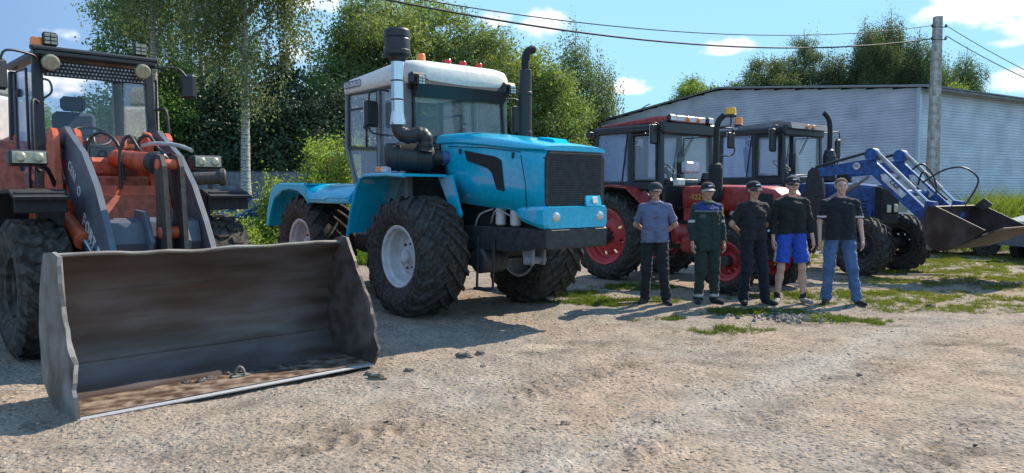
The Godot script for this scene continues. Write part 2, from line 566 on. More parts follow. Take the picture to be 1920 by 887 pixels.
func track(x: float, z: float) -> float:
	var p := Vector2(x, z)
	var best := 0.0
	for t in tracks:
		var s := 0.0
		for i in t.size() - 1:
			var a: Vector2 = t[i]
			var b: Vector2 = t[i + 1]
			var q := Geometry2D.get_closest_point_to_segment(p, a, b)
			var d := q.distance_to(p)
			if d < 0.24:
				var side := d * signf((b - a).cross(p - a))
				var u := s + a.distance_to(q)
				var fade := smoothstep(-0.5, 0.2, n2.get_noise_2d(x * 0.8 + 5.0, z * 0.8)) * smoothstep(0.24, 0.16, d)
				best = sin(u * 36.0 + absf(side) * 22.0) * 0.5 * fade - 0.35 * fade
			s += a.distance_to(b)
	return best

func rough_side(x: float, z: float) -> float:
	# rough rutted dirt lies on the tractors' side of the gravel line, the smoother track on the other
	var b := 2.4 + (z + 6.4) * -0.78
	return smoothstep(0.5, -0.5, x - b - 0.5)

func ground_h(x: float, z: float) -> float:
	var r := Vector2(x, z).length()
	if r > 45.0:
		return 0.0
	var k := smoothstep(45.0, 26.0, r)
	var rs := rough_side(x, z)
	var h := n1.get_noise_2d(x * 0.35, z * 0.35) * 0.018 + n1.get_noise_2d(x * 1.6 + 9.0, z * 1.6) * 0.008 * (0.5 + rs)
	if r < 16.0:
		h += n1.get_noise_2d(x * 6.0, z * 6.0 + 4.0) * 0.006 * (0.35 + 0.9 * rs)
		h += n2.get_noise_2d(x * 19.0, z * 19.0) * 0.0045 * (0.3 + rs)
		h += gravelly(x, z) * (0.012 + 0.012 * n2.get_noise_2d(x * 13.0, z * 13.0))
		# tyre ruts that run beside the gravel line
		var u := (x * 0.62 - z * -0.78)
		var rut := sin((x * 0.79 + z * 0.61) * 2.1 + n2.get_noise_2d(x * 0.5, z * 0.5) * 1.5)
		h += track(x, z) * 0.03
		h -= smoothstep(0.6, 1.0, rut) * 0.024 + u * 0.0
	return h * k

func build_ground() -> void:
	var angs := []
	var a := -180.0
	while a < 180.0:
		angs.append(deg_to_rad(a))
		a += 0.33 if absf(a) < 44.0 else (1.5 if absf(a) < 60.0 else 6.0)
	var radii := [0.0]
	var r := 0.35
	while r < 900.0:
		radii.append(r)
		r *= (1.0125 if r > 3.0 and r < 26.0 else (1.04 if r < 60.0 else 1.18)) if r > 2.2 else 1.12
	var na := angs.size()
	var verts := PackedVector3Array()
	var cols := PackedColorArray()
	for rr in radii:
		for an in angs:
			var x: float = sin(an) * rr
			var z: float = -cos(an) * rr
			verts.append(Vector3(x, ground_h(x, z), z))
			var c := Color(0.330, 0.270, 0.218)
			if rr < 60.0:
				var rs := rough_side(x, z)
				c = c.lerp(Color(0.292, 0.245, 0.202), rs * 0.6)
				var q := n1.get_noise_2d(x * 0.5 + 30.0, z * 0.5)
				c = c.lerp(Color(0.355, 0.262, 0.195), clampf(q * 1.6, 0.0, 1.0) * 0.6)
				c = c.lerp(Color(0.29, 0.265, 0.235), clampf(-q * 1.8, 0.0, 1.0) * 0.6)
				var q2 := n1.get_noise_2d(x * 2.6, z * 2.6 + 50.0)
				c = c * (1.0 + q2 * 0.22)
				var st := n1.get_noise_2d(x * 1.1 + z * 0.9, (x * 0.62 - z * 0.78) * 3.2)
				c = c * (1.0 + st * 0.26)
				# damp dark stains of oil and mud
				var dk := smoothstep(0.42, 0.62, n1.get_noise_2d(x * 0.9 + 71.0, z * 0.9 + 13.0) + 0.12 * n2.get_noise_2d(x * 9.0, z * 9.0))
				c = c.lerp(Color(0.12, 0.10, 0.085), dk * 0.55)
				var gv := gravelly(x, z)
				c = c.lerp(Color(0.40, 0.375, 0.335) * (1.0 + 0.25 * n2.get_noise_2d(x * 14.0, z * 14.0)), gv * 0.4)
				# dark trodden mud: tyre cleat marks and churned soil
				for md in mud:
					var e := Vector2((x - md[0]) / md[2], (z - md[1]) / md[3]).length() + n1.get_noise_2d(x * 3.0, z * 3.0) * 0.9
					if e < 1.1:
						var cleat := 0.5 + 0.5 * n2.get_noise_2d(x * 7.0, z * 16.0)
						c = c.lerp(Color(0.13, 0.112, 0.09), smoothstep(1.1, 0.4, e) * cleat * md[4])
				var tr := track(x, z)
				c = c * (1.0 + tr * 0.42)
				# dried clay puddle
				var pd := Vector2((x - 0.30) / 0.22, (z + 7.75) / 0.16).length() + n2.get_noise_2d(x * 5.0, z * 5.0) * 0.35
				c = c.lerp(Color(0.42, 0.35, 0.27), smoothstep(1.1, 0.85, pd))
				var g := grassy(x, z)
				c = c.lerp(Color(0.165, 0.155, 0.080), smoothstep(0.2, 0.95, g) * 0.7)
			else:
				c = Color(0.10, 0.125, 0.045)
			c.a = 1.0
			cols.append(c)
	var idx := PackedInt32Array()
	for i in radii.size() - 1:
		for k in na:
			var k2 := (k + 1) % na
			var p := i * na
			var q := p + na
			if i > 0:
				idx.append_array([p + k, q + k2, p + k2])
			idx.append_array([p + k, q + k, q + k2])
	var nrm := PackedVector3Array()
	nrm.resize(verts.size())
	for i in range(0, idx.size(), 3):
		var f := (verts[idx[i + 2]] - verts[idx[i]]).cross(verts[idx[i + 1]] - verts[idx[i]])
		if f.y < 0.0:
			f = -f
		for j in 3:
			nrm[idx[i + j]] += f
	for i in nrm.size():
		nrm[i] = nrm[i].normalized() if nrm[i].length_squared() > 0.0 else Vector3.UP
	var arr := []
	arr.resize(Mesh.ARRAY_MAX)
	arr[Mesh.ARRAY_VERTEX] = verts
	arr[Mesh.ARRAY_NORMAL] = nrm
	arr[Mesh.ARRAY_COLOR] = cols
	arr[Mesh.ARRAY_INDEX] = idx
	var mesh := ArrayMesh.new()
	mesh.add_surface_from_arrays(Mesh.PRIMITIVE_TRIANGLES, arr)
	# earth: fine grains, crumbs and small stones
	var N := 1024
	var ia := layer(61, 0.03, 5, N)
	var ib := layer(62, 0.055, 4, N)
	var ic := layer(63, 0.05, 1, N, FastNoiseLite.TYPE_CELLULAR)
	var da := ia.get_data()
	var db := ib.get_data()
	var dc := ic.get_data()
	var colb := PackedByteArray()
	var hgt := PackedByteArray()
	colb.resize(N * N * 3)
	hgt.resize(N * N)
	for i in N * N:
		var va := da[i] / 255.0
		var vb := db[i] / 255.0
		var vc := dc[i] / 255.0
		var stone := smoothstep(0.66, 0.80, va * 0.45 + vb * 0.55) * smoothstep(0.75, 0.35, vc)
		var v := 0.75 + (va - 0.5) * 0.20 + (vb - 0.5) * 0.26 + stone * 0.10
		var crumb := smoothstep(0.34, 0.20, vb * 0.7 + va * 0.3)
		v *= 1.0 - crumb * 0.45
		var warm := (va - 0.5) * 0.06
		colb[i * 3] = int(clampf(v + warm, 0.0, 1.0) * 255.0)
		colb[i * 3 + 1] = int(clampf(v, 0.0, 1.0) * 255.0)
		colb[i * 3 + 2] = int(clampf(v - warm, 0.0, 1.0) * 255.0)
		hgt[i] = int(clampf(0.30 + (va - 0.5) * 0.35 + (vb - 0.5) * 0.5 + stone * 0.35 - crumb * 0.15, 0.0, 1.0) * 255.0)
	var m := StandardMaterial3D.new()
	m.albedo_texture = ImageTexture.create_from_image(Image.create_from_data(N, N, false, Image.FORMAT_RGB8, colb))
	m.albedo_color = srgb(Color(1.50, 1.49, 1.46))
	m.vertex_color_use_as_albedo = true
	m.roughness = 0.97
	m.metallic_specular = 0.2
	m.uv1_triplanar = true
	m.uv1_world_triplanar = true
	m.uv1_scale = Vector3.ONE * 0.42
	m.heightmap_enabled = true
	m.heightmap_texture = ImageTexture.create_from_image(Image.create_from_data(N, N, false, Image.FORMAT_L8, hgt))
	m.heightmap_scale = 2.4
	M.earth = m
	var o := obj("ground", mesh, m, self)
	o.set_meta("kind", "structure")
	tag(o, "bare rutted dirt yard with pale dust and scattered stones", "ground", "", "structure")

func layer(seed_: int, freq: float, oct: int, n: int, type := FastNoiseLite.TYPE_SIMPLEX_SMOOTH) -> Image:
	var f := FastNoiseLite.new()
	f.seed = seed_; f.frequency = freq; f.fractal_octaves = oct; f.noise_type = type
	var im := f.get_seamless_image(n, n, false, false, 0.15, true)
	im.convert(Image.FORMAT_L8)
	return im

func scatter(called: String, mesh: Mesh, m: Material, xf: Array, cols: Array, parent: Node) -> MultiMeshInstance3D:
	var mm := MultiMesh.new()
	mm.transform_format = MultiMesh.TRANSFORM_3D
	mm.use_colors = true
	mm.mesh = mesh
	mm.instance_count = xf.size()
	for i in xf.size():
		mm.set_instance_transform(i, xf[i])
		mm.set_instance_color(i, cols[i])
	var o := MultiMeshInstance3D.new()
	o.name = called if parent != self else numbered(called)
	o.multimesh = mm
	o.material_override = m
	parent.add_child(o, true)
	return o

func rand_basis() -> Basis:
	return Basis.from_euler(Vector3(rng.randf() * TAU, rng.randf() * TAU, rng.randf() * TAU))

# ---------------------------------------------------------------- warehouse
func build_warehouse() -> void:
	var corner := Vector3(17.0, 0, -32.0)
	var along := Vector3(0.84, 0, -0.543)
	var gable := Vector3(-0.543, 0, -0.84)
	var w := thing("warehouse", "long metal-clad warehouse with grey siding and low gable roof behind the tractors", "warehouse", corner, 0.0)
	var span := 21.6
	var eave := 5.85
	var peak := 6.95
	var length := 24.0
	# siding goes on as sheets of ribs; each sheet is 1.0 m of height
	var out_g := -along
	var out_l := -gable
	for wall in 2:
		var dir: Vector3 = gable if wall == 0 else along
		var out: Vector3 = out_g if wall == 0 else out_l
		var total := span if wall == 0 else length
		var mat: Material = M.siding
		var rows := 7 if wall == 0 else 6
		for row in rows:
			var y0 := row * 1.0
			var s := mb()
			var step := 0.125
			var lap := 0.007 * (row % 2)
			for k in 8:
				var ya := y0 + k * step
				for seg in 2:
					var prof := [Vector2(ya + 0.008, lap), Vector2(ya + 0.022, lap + 0.014), Vector2(ya + 0.092, lap + 0.014), Vector2(ya + step - 0.008, lap), Vector2(ya + step + 0.0081, lap)]
					for q in prof.size() - 1:
						var lo: Vector2 = prof[q]
						var hi: Vector2 = prof[q + 1]
						var ta := 0.0
						var tb := total
						if wall == 0:
							# the sheets are cut along the roof slope
							var ytop := minf(hi.x, peak)
							if seg == 0:
								ta = maxf(0.0, (ytop - eave) / (peak - eave) * span * 0.5)
								tb = span * 0.5
							else:
								ta = span * 0.5
								tb = span - maxf(0.0, (ytop - eave) / (peak - eave) * span * 0.5)
							if hi.x > peak or tb - ta < 0.05:
								continue
						else:
							if seg == 1 or hi.x > eave:
								continue
						var p0 := dir * ta + Vector3.UP * lo.x + out * lo.y
						var p1 := dir * tb + Vector3.UP * lo.x + out * lo.y
						var q0 := dir * ta + Vector3.UP * hi.x + out * hi.y
						var q1 := dir * tb + Vector3.UP * hi.x + out * hi.y
						quad(s, p0, q0, q1, p1)
			obj("siding_sheet", s, mat, w)
	# solid body behind the siding
	var s2 := mb()
	var in_ := along * 0.06 + gable * 0.06
	var prof2 := [Vector2(0.1, 0.0), Vector2(0.1, eave - 0.05), Vector2(span * 0.5, peak - 0.05), Vector2(span - 0.1, eave - 0.05), Vector2(span - 0.1, 0.0)]
	for k in prof2.size() - 1:
		var a: Vector2 = prof2[k]
		var b: Vector2 = prof2[k + 1]
		quad(s2, gable * a.x + Vector3.UP * a.y + in_, gable * b.x + Vector3.UP * b.y + in_, gable * b.x + Vector3.UP * b.y + along * length, gable * a.x + Vector3.UP * a.y + along * length)
	for e in [0.06, length]:
		var c0: Vector3 = along * e
		quad(s2, c0 + gable * 0.1, c0 + gable * 0.1 + Vector3.UP * (eave - 0.05), c0 + gable * (span - 0.1) + Vector3.UP * (eave - 0.05), c0 + gable * (span - 0.1))
		tri(s2, c0 + gable * 0.1 + Vector3.UP * (eave - 0.05), c0 + gable * span * 0.5 + Vector3.UP * (peak - 0.05), c0 + gable * (span - 0.1) + Vector3.UP * (eave - 0.05))
	obj("inner_wall", s2, M.siding, w)
	# corner trim and verge trim
	var s3 := mb()
	box(s3, Vector3.UP * eave * 0.5 + (out_g + out_l) * 0.03, Vector3(0.16, eave, 0.16), 0.01, Basis(along, Vector3.UP, -gable))
	obj("corner_trim", s3, M.trim, w)
	# profiled roof: ribs run down the slope, its edge shows as teeth along the eave
	for side in 2:
		var e0 := gable * (-0.45 if side == 0 else span + 0.45) + Vector3.UP * (eave - 0.02 + 0.06)
		var e1 := gable * span * 0.5 + Vector3.UP * (peak + 0.10)
		var s4 := mb()
		var t := -0.25
		while t < length:
			var hs := [[t, 0.0], [t + 0.10, 0.0], [t + 0.13, 0.045], [t + 0.22, 0.045], [t + 0.25, 0.0]]
			for q in 4:
				var u0: Vector3 = along * hs[q][0] + Vector3.UP * hs[q][1]
				var u1: Vector3 = along * hs[q + 1][0] + Vector3.UP * hs[q + 1][1]
				quad(s4, e0 + u0, e1 + u0, e1 + u1, e0 + u1)
				quad(s4, e0 + u0, e0 + u1, e0 + along * hs[q + 1][0] - Vector3.UP * 0.02, e0 + along * hs[q][0] - Vector3.UP * 0.02)
			t += 0.25
		obj("roof_sheet", s4, M.roof_sheet, w)
		var s5 := mb()
		bar(s5, e0 - along * 0.14 + Vector3.UP * -0.02, e1 - along * 0.14 + Vector3.UP * -0.02, 0.05, 0.07, 0.01)
		obj("verge_board", s5, M.siding, w)
	var s6 := mb()
	bar(s6, out_l * 0.42 + Vector3.UP * (eave - 0.06) - along * 0.1, out_l * 0.42 + Vector3.UP * (eave - 0.06) + along * length, 0.06, 0.10, 0.01)
	obj("eave_board", s6, M.roof_sheet, w)
	var s7 := mb()
	bar(s7, gable * 0.0 + out_g * 0.06 + Vector3.UP * 0.15, gable * span + out_g * 0.06 + Vector3.UP * 0.15, 0.1, 0.3, 0.01)
	bar(s7, out_l * 0.06 + Vector3.UP * 0.15, out_l * 0.06 + along * length + Vector3.UP * 0.15, 0.1, 0.3, 0.01)
	obj("plinth", s7, M.concrete, w)

func build_fence() -> void:
	var f := thing("sheet_metal_fence", "grey-blue sheet metal fence with dark posts below the birches", "fence", Vector3(-34.0, 0, -33.0), 0.0)
	var dir := Vector3(0.995, 0, -0.10)
	var panel: MeshInstance3D = null
	var post: MeshInstance3D = null
	var bas := Basis(dir, Vector3.UP, dir.cross(Vector3.UP))
	for i in 12:
		var at := dir * i * 2.6
		if panel == null:
			var s := mb()
			var x := 0.0
			while x < 2.5:
				var hs := [[x, 0.0], [x + 0.11, 0.0], [x + 0.13, 0.02], [x + 0.18, 0.02], [x + 0.2, 0.0]]
				for q in 4:
					quad(s, Vector3(hs[q][0], 0.05, hs[q][1]), Vector3(hs[q][0], 2.42, hs[q][1]), Vector3(hs[q + 1][0], 2.42, hs[q + 1][1]), Vector3(hs[q + 1][0], 0.05, hs[q + 1][1]))
				x += 0.2
			panel = obj("panel", s, M.fence, f)
			panel.transform = Transform3D(bas, at)
			var s2 := mb()
			box(s2, Vector3(-0.04, 1.25, -0.05), Vector3(0.08, 2.5, 0.08), 0.008)
			post = obj("post", s2, M.frame, f)
			post.transform = Transform3D(bas, at)
			var s3 := mb()
			box(s3, Vector3(1.27, 2.45, 0.0), Vector3(2.5, 0.05, 0.06), 0.006)
			var cap := obj("cap_rail", s3, M.frame, f)
			cap.transform = Transform3D(bas, at)
		else:
			again(panel, Transform3D(bas, at), f)
			again(post, Transform3D(bas, at), f)
			again(f.get_node("cap_rail"), Transform3D(bas, at), f)

# ---------------------------------------------------------------- trees
func leaf_clump(n: int, rx: float, ry: float, size: float, hang: float) -> ArrayMesh:
	var s := mb()
	for i in n:
		var p := Vector3(rng.randfn(), rng.randfn(), rng.randfn()) * 0.5
		p = Vector3(p.x * rx, p.y * ry, p.z * rx)
		var d := Vector3(rng.randfn(), rng.randfn() * 0.7 - hang, rng.randfn()).normalized()
		var side := d.cross(Vector3(rng.randfn(), rng.randfn(), rng.randfn())).normalized()
		var l := size * rng.randf_range(0.7, 1.3)
		var w := l * 0.34
		quad(s, p, p + d * l * 0.45 + side * w, p + d * l, p + d * l * 0.55 - side * w)
	s.generate_normals()
	return s.commit()

func crown_shape(kind: String, t: float) -> float:
	match kind:
		"birch":
			return pow(sin(PI * clampf(0.08 + t * 0.90, 0.0, 1.0)), 0.75) * (1.0 - 0.25 * t)
		"spruce":
			return pow(1.0 - t, 0.85) + 0.04
		"column":
			return pow(sin(PI * clampf(0.1 + t * 0.86, 0.0, 1.0)), 0.5)
		_:
			return pow(sin(PI * clampf(0.14 + t * 0.82, 0.0, 1.0)), 0.6)

func tree(called: String, label: String, group: String, px: float, depth: float, H: float, R: float, base: float, kind: String, m: Material, clump: Array, count: int, bark: Material, seed_: int, lean := 0.0) -> Node3D:
	rng.seed = seed_
	if depth > 60.0:
		count = int(count * 1.35)
	else:
		count = int(count * 0.72)
	var at := Vector3((px - 960.0) / 1423.0 * depth, 0, -depth)
	var t := thing(called, label, "tree", at, 0.0, group)
	var tone := Color(rng.randf_range(0.82, 1.10), 1.0, rng.randf_range(0.85, 1.25)) * rng.randf_range(0.85, 1.3)
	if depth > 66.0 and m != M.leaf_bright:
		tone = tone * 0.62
	# trunk
	var pts := []
	var rad := []
	var r0 := 0.011 * H + 0.03
	for i in 9:
		var u := i / 8.0
		pts.append(Vector3(lean * u * u * H * 0.1 + n1.get_noise_2d(seed_ * 3.1, u * 1.4) * 0.02 * H * u, u * H * 0.97, n1.get_noise_2d(seed_ * 7.3 + 40.0, u * 1.4) * 0.02 * H * u))
		rad.append(maxf(r0 * pow(1.0 - u, 0.8) + (r0 * 0.35 if i == 0 else 0.0), 0.02))
	var s := mb(true)
	tube(s, pts, rad, 9)
	obj("trunk", s, bark, t)
	# limbs and the leaf clumps they carry
	var sl := mb(true)
	var xf := []
	var cols := []
	var nb := int(18 + R * 4.0)
	var weights := []
	var total := 0.0
	var limbs := []
	for b in nb:
		var u := base + (1.0 - base) * pow((b + 0.5) / nb, 0.9)
		var tt := (u - base) / (1.0 - base)
		var prof := crown_shape(kind, tt) * R * rng.randf_range(0.62, 1.18)
		var az := b * 2.39996 + rng.randf_range(-0.5, 0.5)
		var start: Vector3 = pts[0].lerp(pts[8], 0.0)
		var f := clampf(u * 0.92, 0.0, 0.999) * 8.0
		start = pts[int(f)].lerp(pts[int(f) + 1], f - int(f))
		var rise := 0.55 if kind != "spruce" else -0.18
		if kind == "birch":
			rise = 0.75
		var out := Vector3(cos(az), 0, sin(az))
		var mid := start + out * prof * 0.55 + Vector3.UP * prof * rise * 0.55
		var end := start + out * prof + Vector3.UP * prof * (rise * 0.7 if kind != "birch" else 0.25)
		limbs.append([start, mid, end, prof])
		var wgt := prof * prof + 0.15
		weights.append(wgt)
		total += wgt
		if prof > 0.5:
			tube(sl, smooth_path([start, mid, end], 3), [0.036 * prof + 0.02, 0.028 * prof + 0.016, 0.02 * prof + 0.014, 0.032, 0.026, 0.02, 0.012], 5, false)
	obj("limbs", sl, bark, t)
	for b in nb:
		var L: Array = limbs[b]
		var k := int(round(count * weights[b] / total))
		var pads := []
		for p in 3 + int(L[3]):
			var v := rng.randf_range(0.35, 1.05)
			var c: Vector3 = L[0].lerp(L[1], v * 2.0) if v < 0.5 else L[1].lerp(L[2], v * 2.0 - 1.0)
			pads.append(c + Vector3(rng.randfn(), rng.randfn() * 0.6, rng.randfn()) * 0.16 * L[3])
		for j in k:
			var pc: Vector3 = pads[j % pads.size()]
			var sp: float = 0.22 + (0.16 if depth < 60.0 else 0.11) * L[3]
			var q := pc + Vector3(clampf(rng.randfn(), -1.5, 1.5) * sp, clampf(rng.randfn(), -1.5, 1.5) * sp * 0.55, clampf(rng.randfn(), -1.5, 1.5) * sp)
			var sc := rng.randf_range(0.5, 1.45)
			var bas := Basis(Vector3.UP, rng.randf() * TAU).scaled(Vector3.ONE * sc)
			if kind == "birch":
				q.y -= absf(rng.randfn()) * 0.5
				bas = Basis(Vector3.UP, rng.randf() * TAU) * Basis(Vector3.RIGHT, rng.randf_range(-0.25, 0.25)) * Basis.from_scale(Vector3(sc, sc * 1.2, sc))
			else:
				bas = rand_basis().scaled(Vector3.ONE * sc)
			xf.append(Transform3D(bas, q))
			var br := rng.randf_range(0.75, 1.25)
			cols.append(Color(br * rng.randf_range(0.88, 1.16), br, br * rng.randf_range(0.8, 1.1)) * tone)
	# two clump shapes share the crown
	var a := []
	var ac := []
	var b2 := []
	var bc := []
	for i in xf.size():
		if i % 2 == 0:
			a.append(xf[i]); ac.append(cols[i])
		else:
			b2.append(xf[i]); bc.append(cols[i])
	var cr := scatter("crown", clump[0], m, a, ac, t)
	cr.set_meta("kind", "stuff")
	scatter("foliage", clump[1], m, b2, bc, cr).set_meta("kind", "stuff")
	return t

func build_trees() -> void:
	rng.seed = 100
	var big := [leaf_clump(60, 0.55, 0.5, 0.125, 0.2), leaf_clump(54, 0.68, 0.45, 0.135, 0.3)]
	var hang := [leaf_clump(60, 0.30, 0.85, 0.105, 0.9), leaf_clump(54, 0.22, 1.1, 0.10, 1.1)]
	var needle := [leaf_clump(56, 0.5, 0.28, 0.18, 0.3), leaf_clump(50, 0.6, 0.22, 0.19, 0.4)]
	M.clumps = big
	var gl := "tall trees behind the sheet metal fence"
	var gb := "trees behind the warehouse roof"
	tree("birch_tree", "tall birch with white trunk standing behind the cab of the orange loader", gl, 296, 33, 17.0, 3.0, 0.54, "birch", M.leaf_birch, hang, 820, M.birch, 11)
	tree("birch_tree", "tall birch with straight white trunk above the bare brick heap by the fence", gl, 462, 32, 17.5, 2.7, 0.34, "birch", M.leaf_birch, hang, 900, M.birch, 12)
	tree("birch_tree", "birch with thin upper limbs close beside the birch behind the loader", gl, 385, 42, 18.0, 2.6, 0.20, "birch", M.leaf_birch, hang, 800, M.birch, 13)
	tree("dark_tree", "dense dark tree between the two white birch trunks", gl, 365, 46, 10.0, 3.0, 0.08, "round", M.leaf, big, 900, M.bark, 14)
	tree("dark_tree", "dark tree at the outer end of the birch row beside the loader beacon", gl, 258, 40, 13.2, 2.0, 0.10, "column", M.leaf_birch, big, 800, M.bark, 15)
	tree("spruce_tree", "dark spruce with low drooping boughs above the fence", gl, 420, 41, 8.4, 2.6, 0.06, "spruce", M.leaf_spruce, needle, 1000, M.bark, 16)
	tree("spruce_tree", "dark spruce beside the rear fender of the turquoise tractor", gl, 535, 39, 9.5, 3.4, 0.05, "spruce", M.leaf_spruce, needle, 1200, M.bark, 17)
	tree("dark_tree", "dark leafy tree in the gap beside the second birch", gl, 628, 41, 9.3, 1.7, 0.20, "round", M.leaf, big, 700, M.bark, 18)
	tree("maple_tree", "broad green tree behind the air intake of the turquoise tractor", gl, 712, 43, 13.2, 2.7, 0.12, "round", M.leaf, big, 1800, M.bark, 19)
	tree("maple_tree", "broad green tree rising over the white cab roof", gl, 790, 46, 13.8, 3.4, 0.10, "round", M.leaf, big, 1900, M.bark, 20)
	tree("maple_tree", "rounded sunlit tree over the red roof lamps of the turquoise tractor", gl, 880, 45, 12.0, 3.2, 0.10, "round", M.leaf, big, 1700, M.bark, 21)
	tree("maple_tree", "yellow-green tree just beside the upright exhaust of the turquoise tractor", gl, 950, 47, 11.0, 2.8, 0.08, "round", M.leaf_bright, big, 1300, M.bark, 22)
	tree("maple_tree", "dull green tree between exhaust stack and weeping birch", gl, 1020, 45, 9.6, 2.2, 0.08, "round", M.leaf, big, 1100, M.bark, 23)
	tree("birch_tree", "weeping birch with thin hanging top beyond the exhaust stack", gl, 1078, 50, 12.8, 2.3, 0.06, "birch", M.leaf_birch, hang, 1100, M.birch, 24)
	tree("birch_tree", "sparse birch at the open end of the tree row by the warehouse", gl, 1128, 50, 9.2, 1.8, 0.06, "birch", M.leaf_birch, hang, 700, M.birch, 25)
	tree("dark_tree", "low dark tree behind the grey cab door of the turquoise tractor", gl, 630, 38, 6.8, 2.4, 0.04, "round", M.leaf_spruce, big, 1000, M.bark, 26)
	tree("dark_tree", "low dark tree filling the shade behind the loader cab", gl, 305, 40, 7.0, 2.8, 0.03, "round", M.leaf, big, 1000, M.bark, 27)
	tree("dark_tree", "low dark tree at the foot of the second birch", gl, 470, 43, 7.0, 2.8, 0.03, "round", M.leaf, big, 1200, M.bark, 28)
	tree("far_tree", "distant round tree seen past the black mirror of the orange loader", gb, 28, 62, 9.5, 2.6, 0.10, "round", M.leaf, big, 900, M.bark, 29)
	tree("far_tree", "distant low tree between loader mirror and cab door", gb, 62, 64, 6.5, 2.4, 0.08, "round", M.leaf, big, 800, M.bark, 30)
	tree("far_tree", "distant tree low behind the loader cab glass", gb, 112, 63, 7.6, 2.8, 0.05, "round", M.leaf, big, 700, M.bark, 45)
	tree("far_tree", "distant tree beside the outer birch seen through the loader cab", gb, 165, 66, 8.2, 2.8, 0.05, "round", M.leaf, big, 700, M.bark, 46)
	tree("poplar_tree", "small sunlit tree above the low end of the warehouse roof", gb, 1296, 70, 12.6, 2.0, 0.30, "round", M.leaf_bright, big, 500, M.bark, 31)
	tree("poplar_tree", "tiny round tree beside the small sunlit tree at the roof", gb, 1345, 71, 10.9, 1.6, 0.40, "round", M.leaf, big, 350, M.bark, 32)
	tree("poplar_tree", "rounded tree over the amber beacon of the loader tractor", gb, 1437, 74, 15.2, 3.3, 0.30, "round", M.leaf, big, 1100, M.bark, 33)
	tree("birch_tree", "slender pointed birch between the two broad tree groups over the warehouse", gb, 1500, 76, 18.0, 2.0, 0.30, "column", M.leaf_birch, hang, 800, M.birch, 34)
	tree("birch_tree", "thin sparse birch with bare twigs over the warehouse", gb, 1545, 75, 16.0, 2.0, 0.30, "birch", M.leaf_birch, hang, 600, M.birch, 35)
	tree("birch_tree", "large drooping birch whose edge touches the thin sparse birch", gb, 1612, 73, 18.4, 3.2, 0.28, "birch", M.leaf_birch, hang, 1400, M.birch, 36)
	tree("birch_tree", "tallest drooping birch behind the warehouse", gb, 1662, 75, 19.8, 3.4, 0.28, "birch", M.leaf_birch, hang, 1500, M.birch, 37)
	tree("birch_tree", "drooping birch just beside the concrete pole top", gb, 1715, 74, 17.8, 3.2, 0.28, "birch", M.leaf_birch, hang, 1400, M.birch, 38)
	tree("birch_tree", "slim birch standing past the concrete pole over the long eave", gb, 1802, 76, 16.2, 2.3, 0.28, "birch", M.leaf_birch, hang, 800, M.birch, 39)
	tree("poplar_tree", "pale yellow-green tree just past the concrete pole", gb, 1778, 70, 12.2, 1.7, 0.30, "round", M.leaf_bright, big, 450, M.bark, 40)

# ---------------------------------------------------------------- wheels
# axis along x; outer face towards side (-1 or 1). Origin at the wheel centre.
func tyre_mesh(R: float, W: float, r: float, lugs: int, lug_h: float, lug_w: float, style: String, dirx: float) -> SurfaceTool:
	var s := mb(true)
	var Rb := R - lug_h
	var hw := W * 0.5
	var prof := []
	# from the inner bead over the tread to the outer bead
	for e in [[r, -0.74], [r + 0.02, -0.80], [r + (Rb - r) * 0.35, -0.98], [r + (Rb - r) * 0.65, -1.0], [r + (Rb - r) * 0.88, -0.95], [Rb - 0.015 * R, -0.84], [Rb, -0.45], [Rb + 0.006, 0.0], [Rb, 0.45], [Rb - 0.015 * R, 0.84], [r + (Rb - r) * 0.88, 0.95], [r + (Rb - r) * 0.65, 1.0], [r + (Rb - r) * 0.35, 0.98], [r + 0.02, 0.80], [r, 0.74]]:
		prof.append([e[0], e[1] * hw])
	lathe(s, prof, Vector3.ZERO, Vector3.RIGHT, 56, false)
	s.set_smooth_group(-1)
	for side in [-1.0, 1.0]:
		for k in lugs:
			var a0 := TAU * (k + (0.5 if side > 0.0 else 0.0)) / lugs
			var rings := []
			var stations := [0.0, 0.35, 0.7, 0.93, 1.03] if style == "farm" else [0.12, 0.5, 0.85, 1.02]
			for i in stations.size():
				var u: float = stations[i]
				var x: float = side * hw * u * 0.985 - side * 0.03 * W * (1.0 if i == 0 else 0.0)
				var sweep: float = (0.62 * pow(u, 0.85)) * (W / R) * 0.95 if style == "farm" else 0.10 * sin(u * 5.0)
				var a := a0 + sweep * dirx
				var surf := Rb
				if u > 0.84:
					surf = lerpf(Rb - 0.015 * R, r + (Rb - r) * 0.80, clampf((u - 0.84) / 0.19, 0.0, 1.0))
				var top := R if u < 0.9 else lerpf(R - 0.012, surf + 0.008, clampf((u - 0.9) / 0.13, 0.0, 1.0))
				if i == 0 and style == "farm":
					top = R - 0.004
				var ww: float = lug_w * (0.85 + 0.35 * u)
				var ring := []
				for c in [[surf - 0.02, -0.62], [top, -0.42], [top, 0.42], [surf - 0.02, 0.62]]:
					var aa: float = a + c[1] * ww / R
					ring.append(Vector3(x, sin(aa) * c[0], cos(aa) * c[0]))
				rings.append(ring)
			loft(s, rings, true, false)
	return s

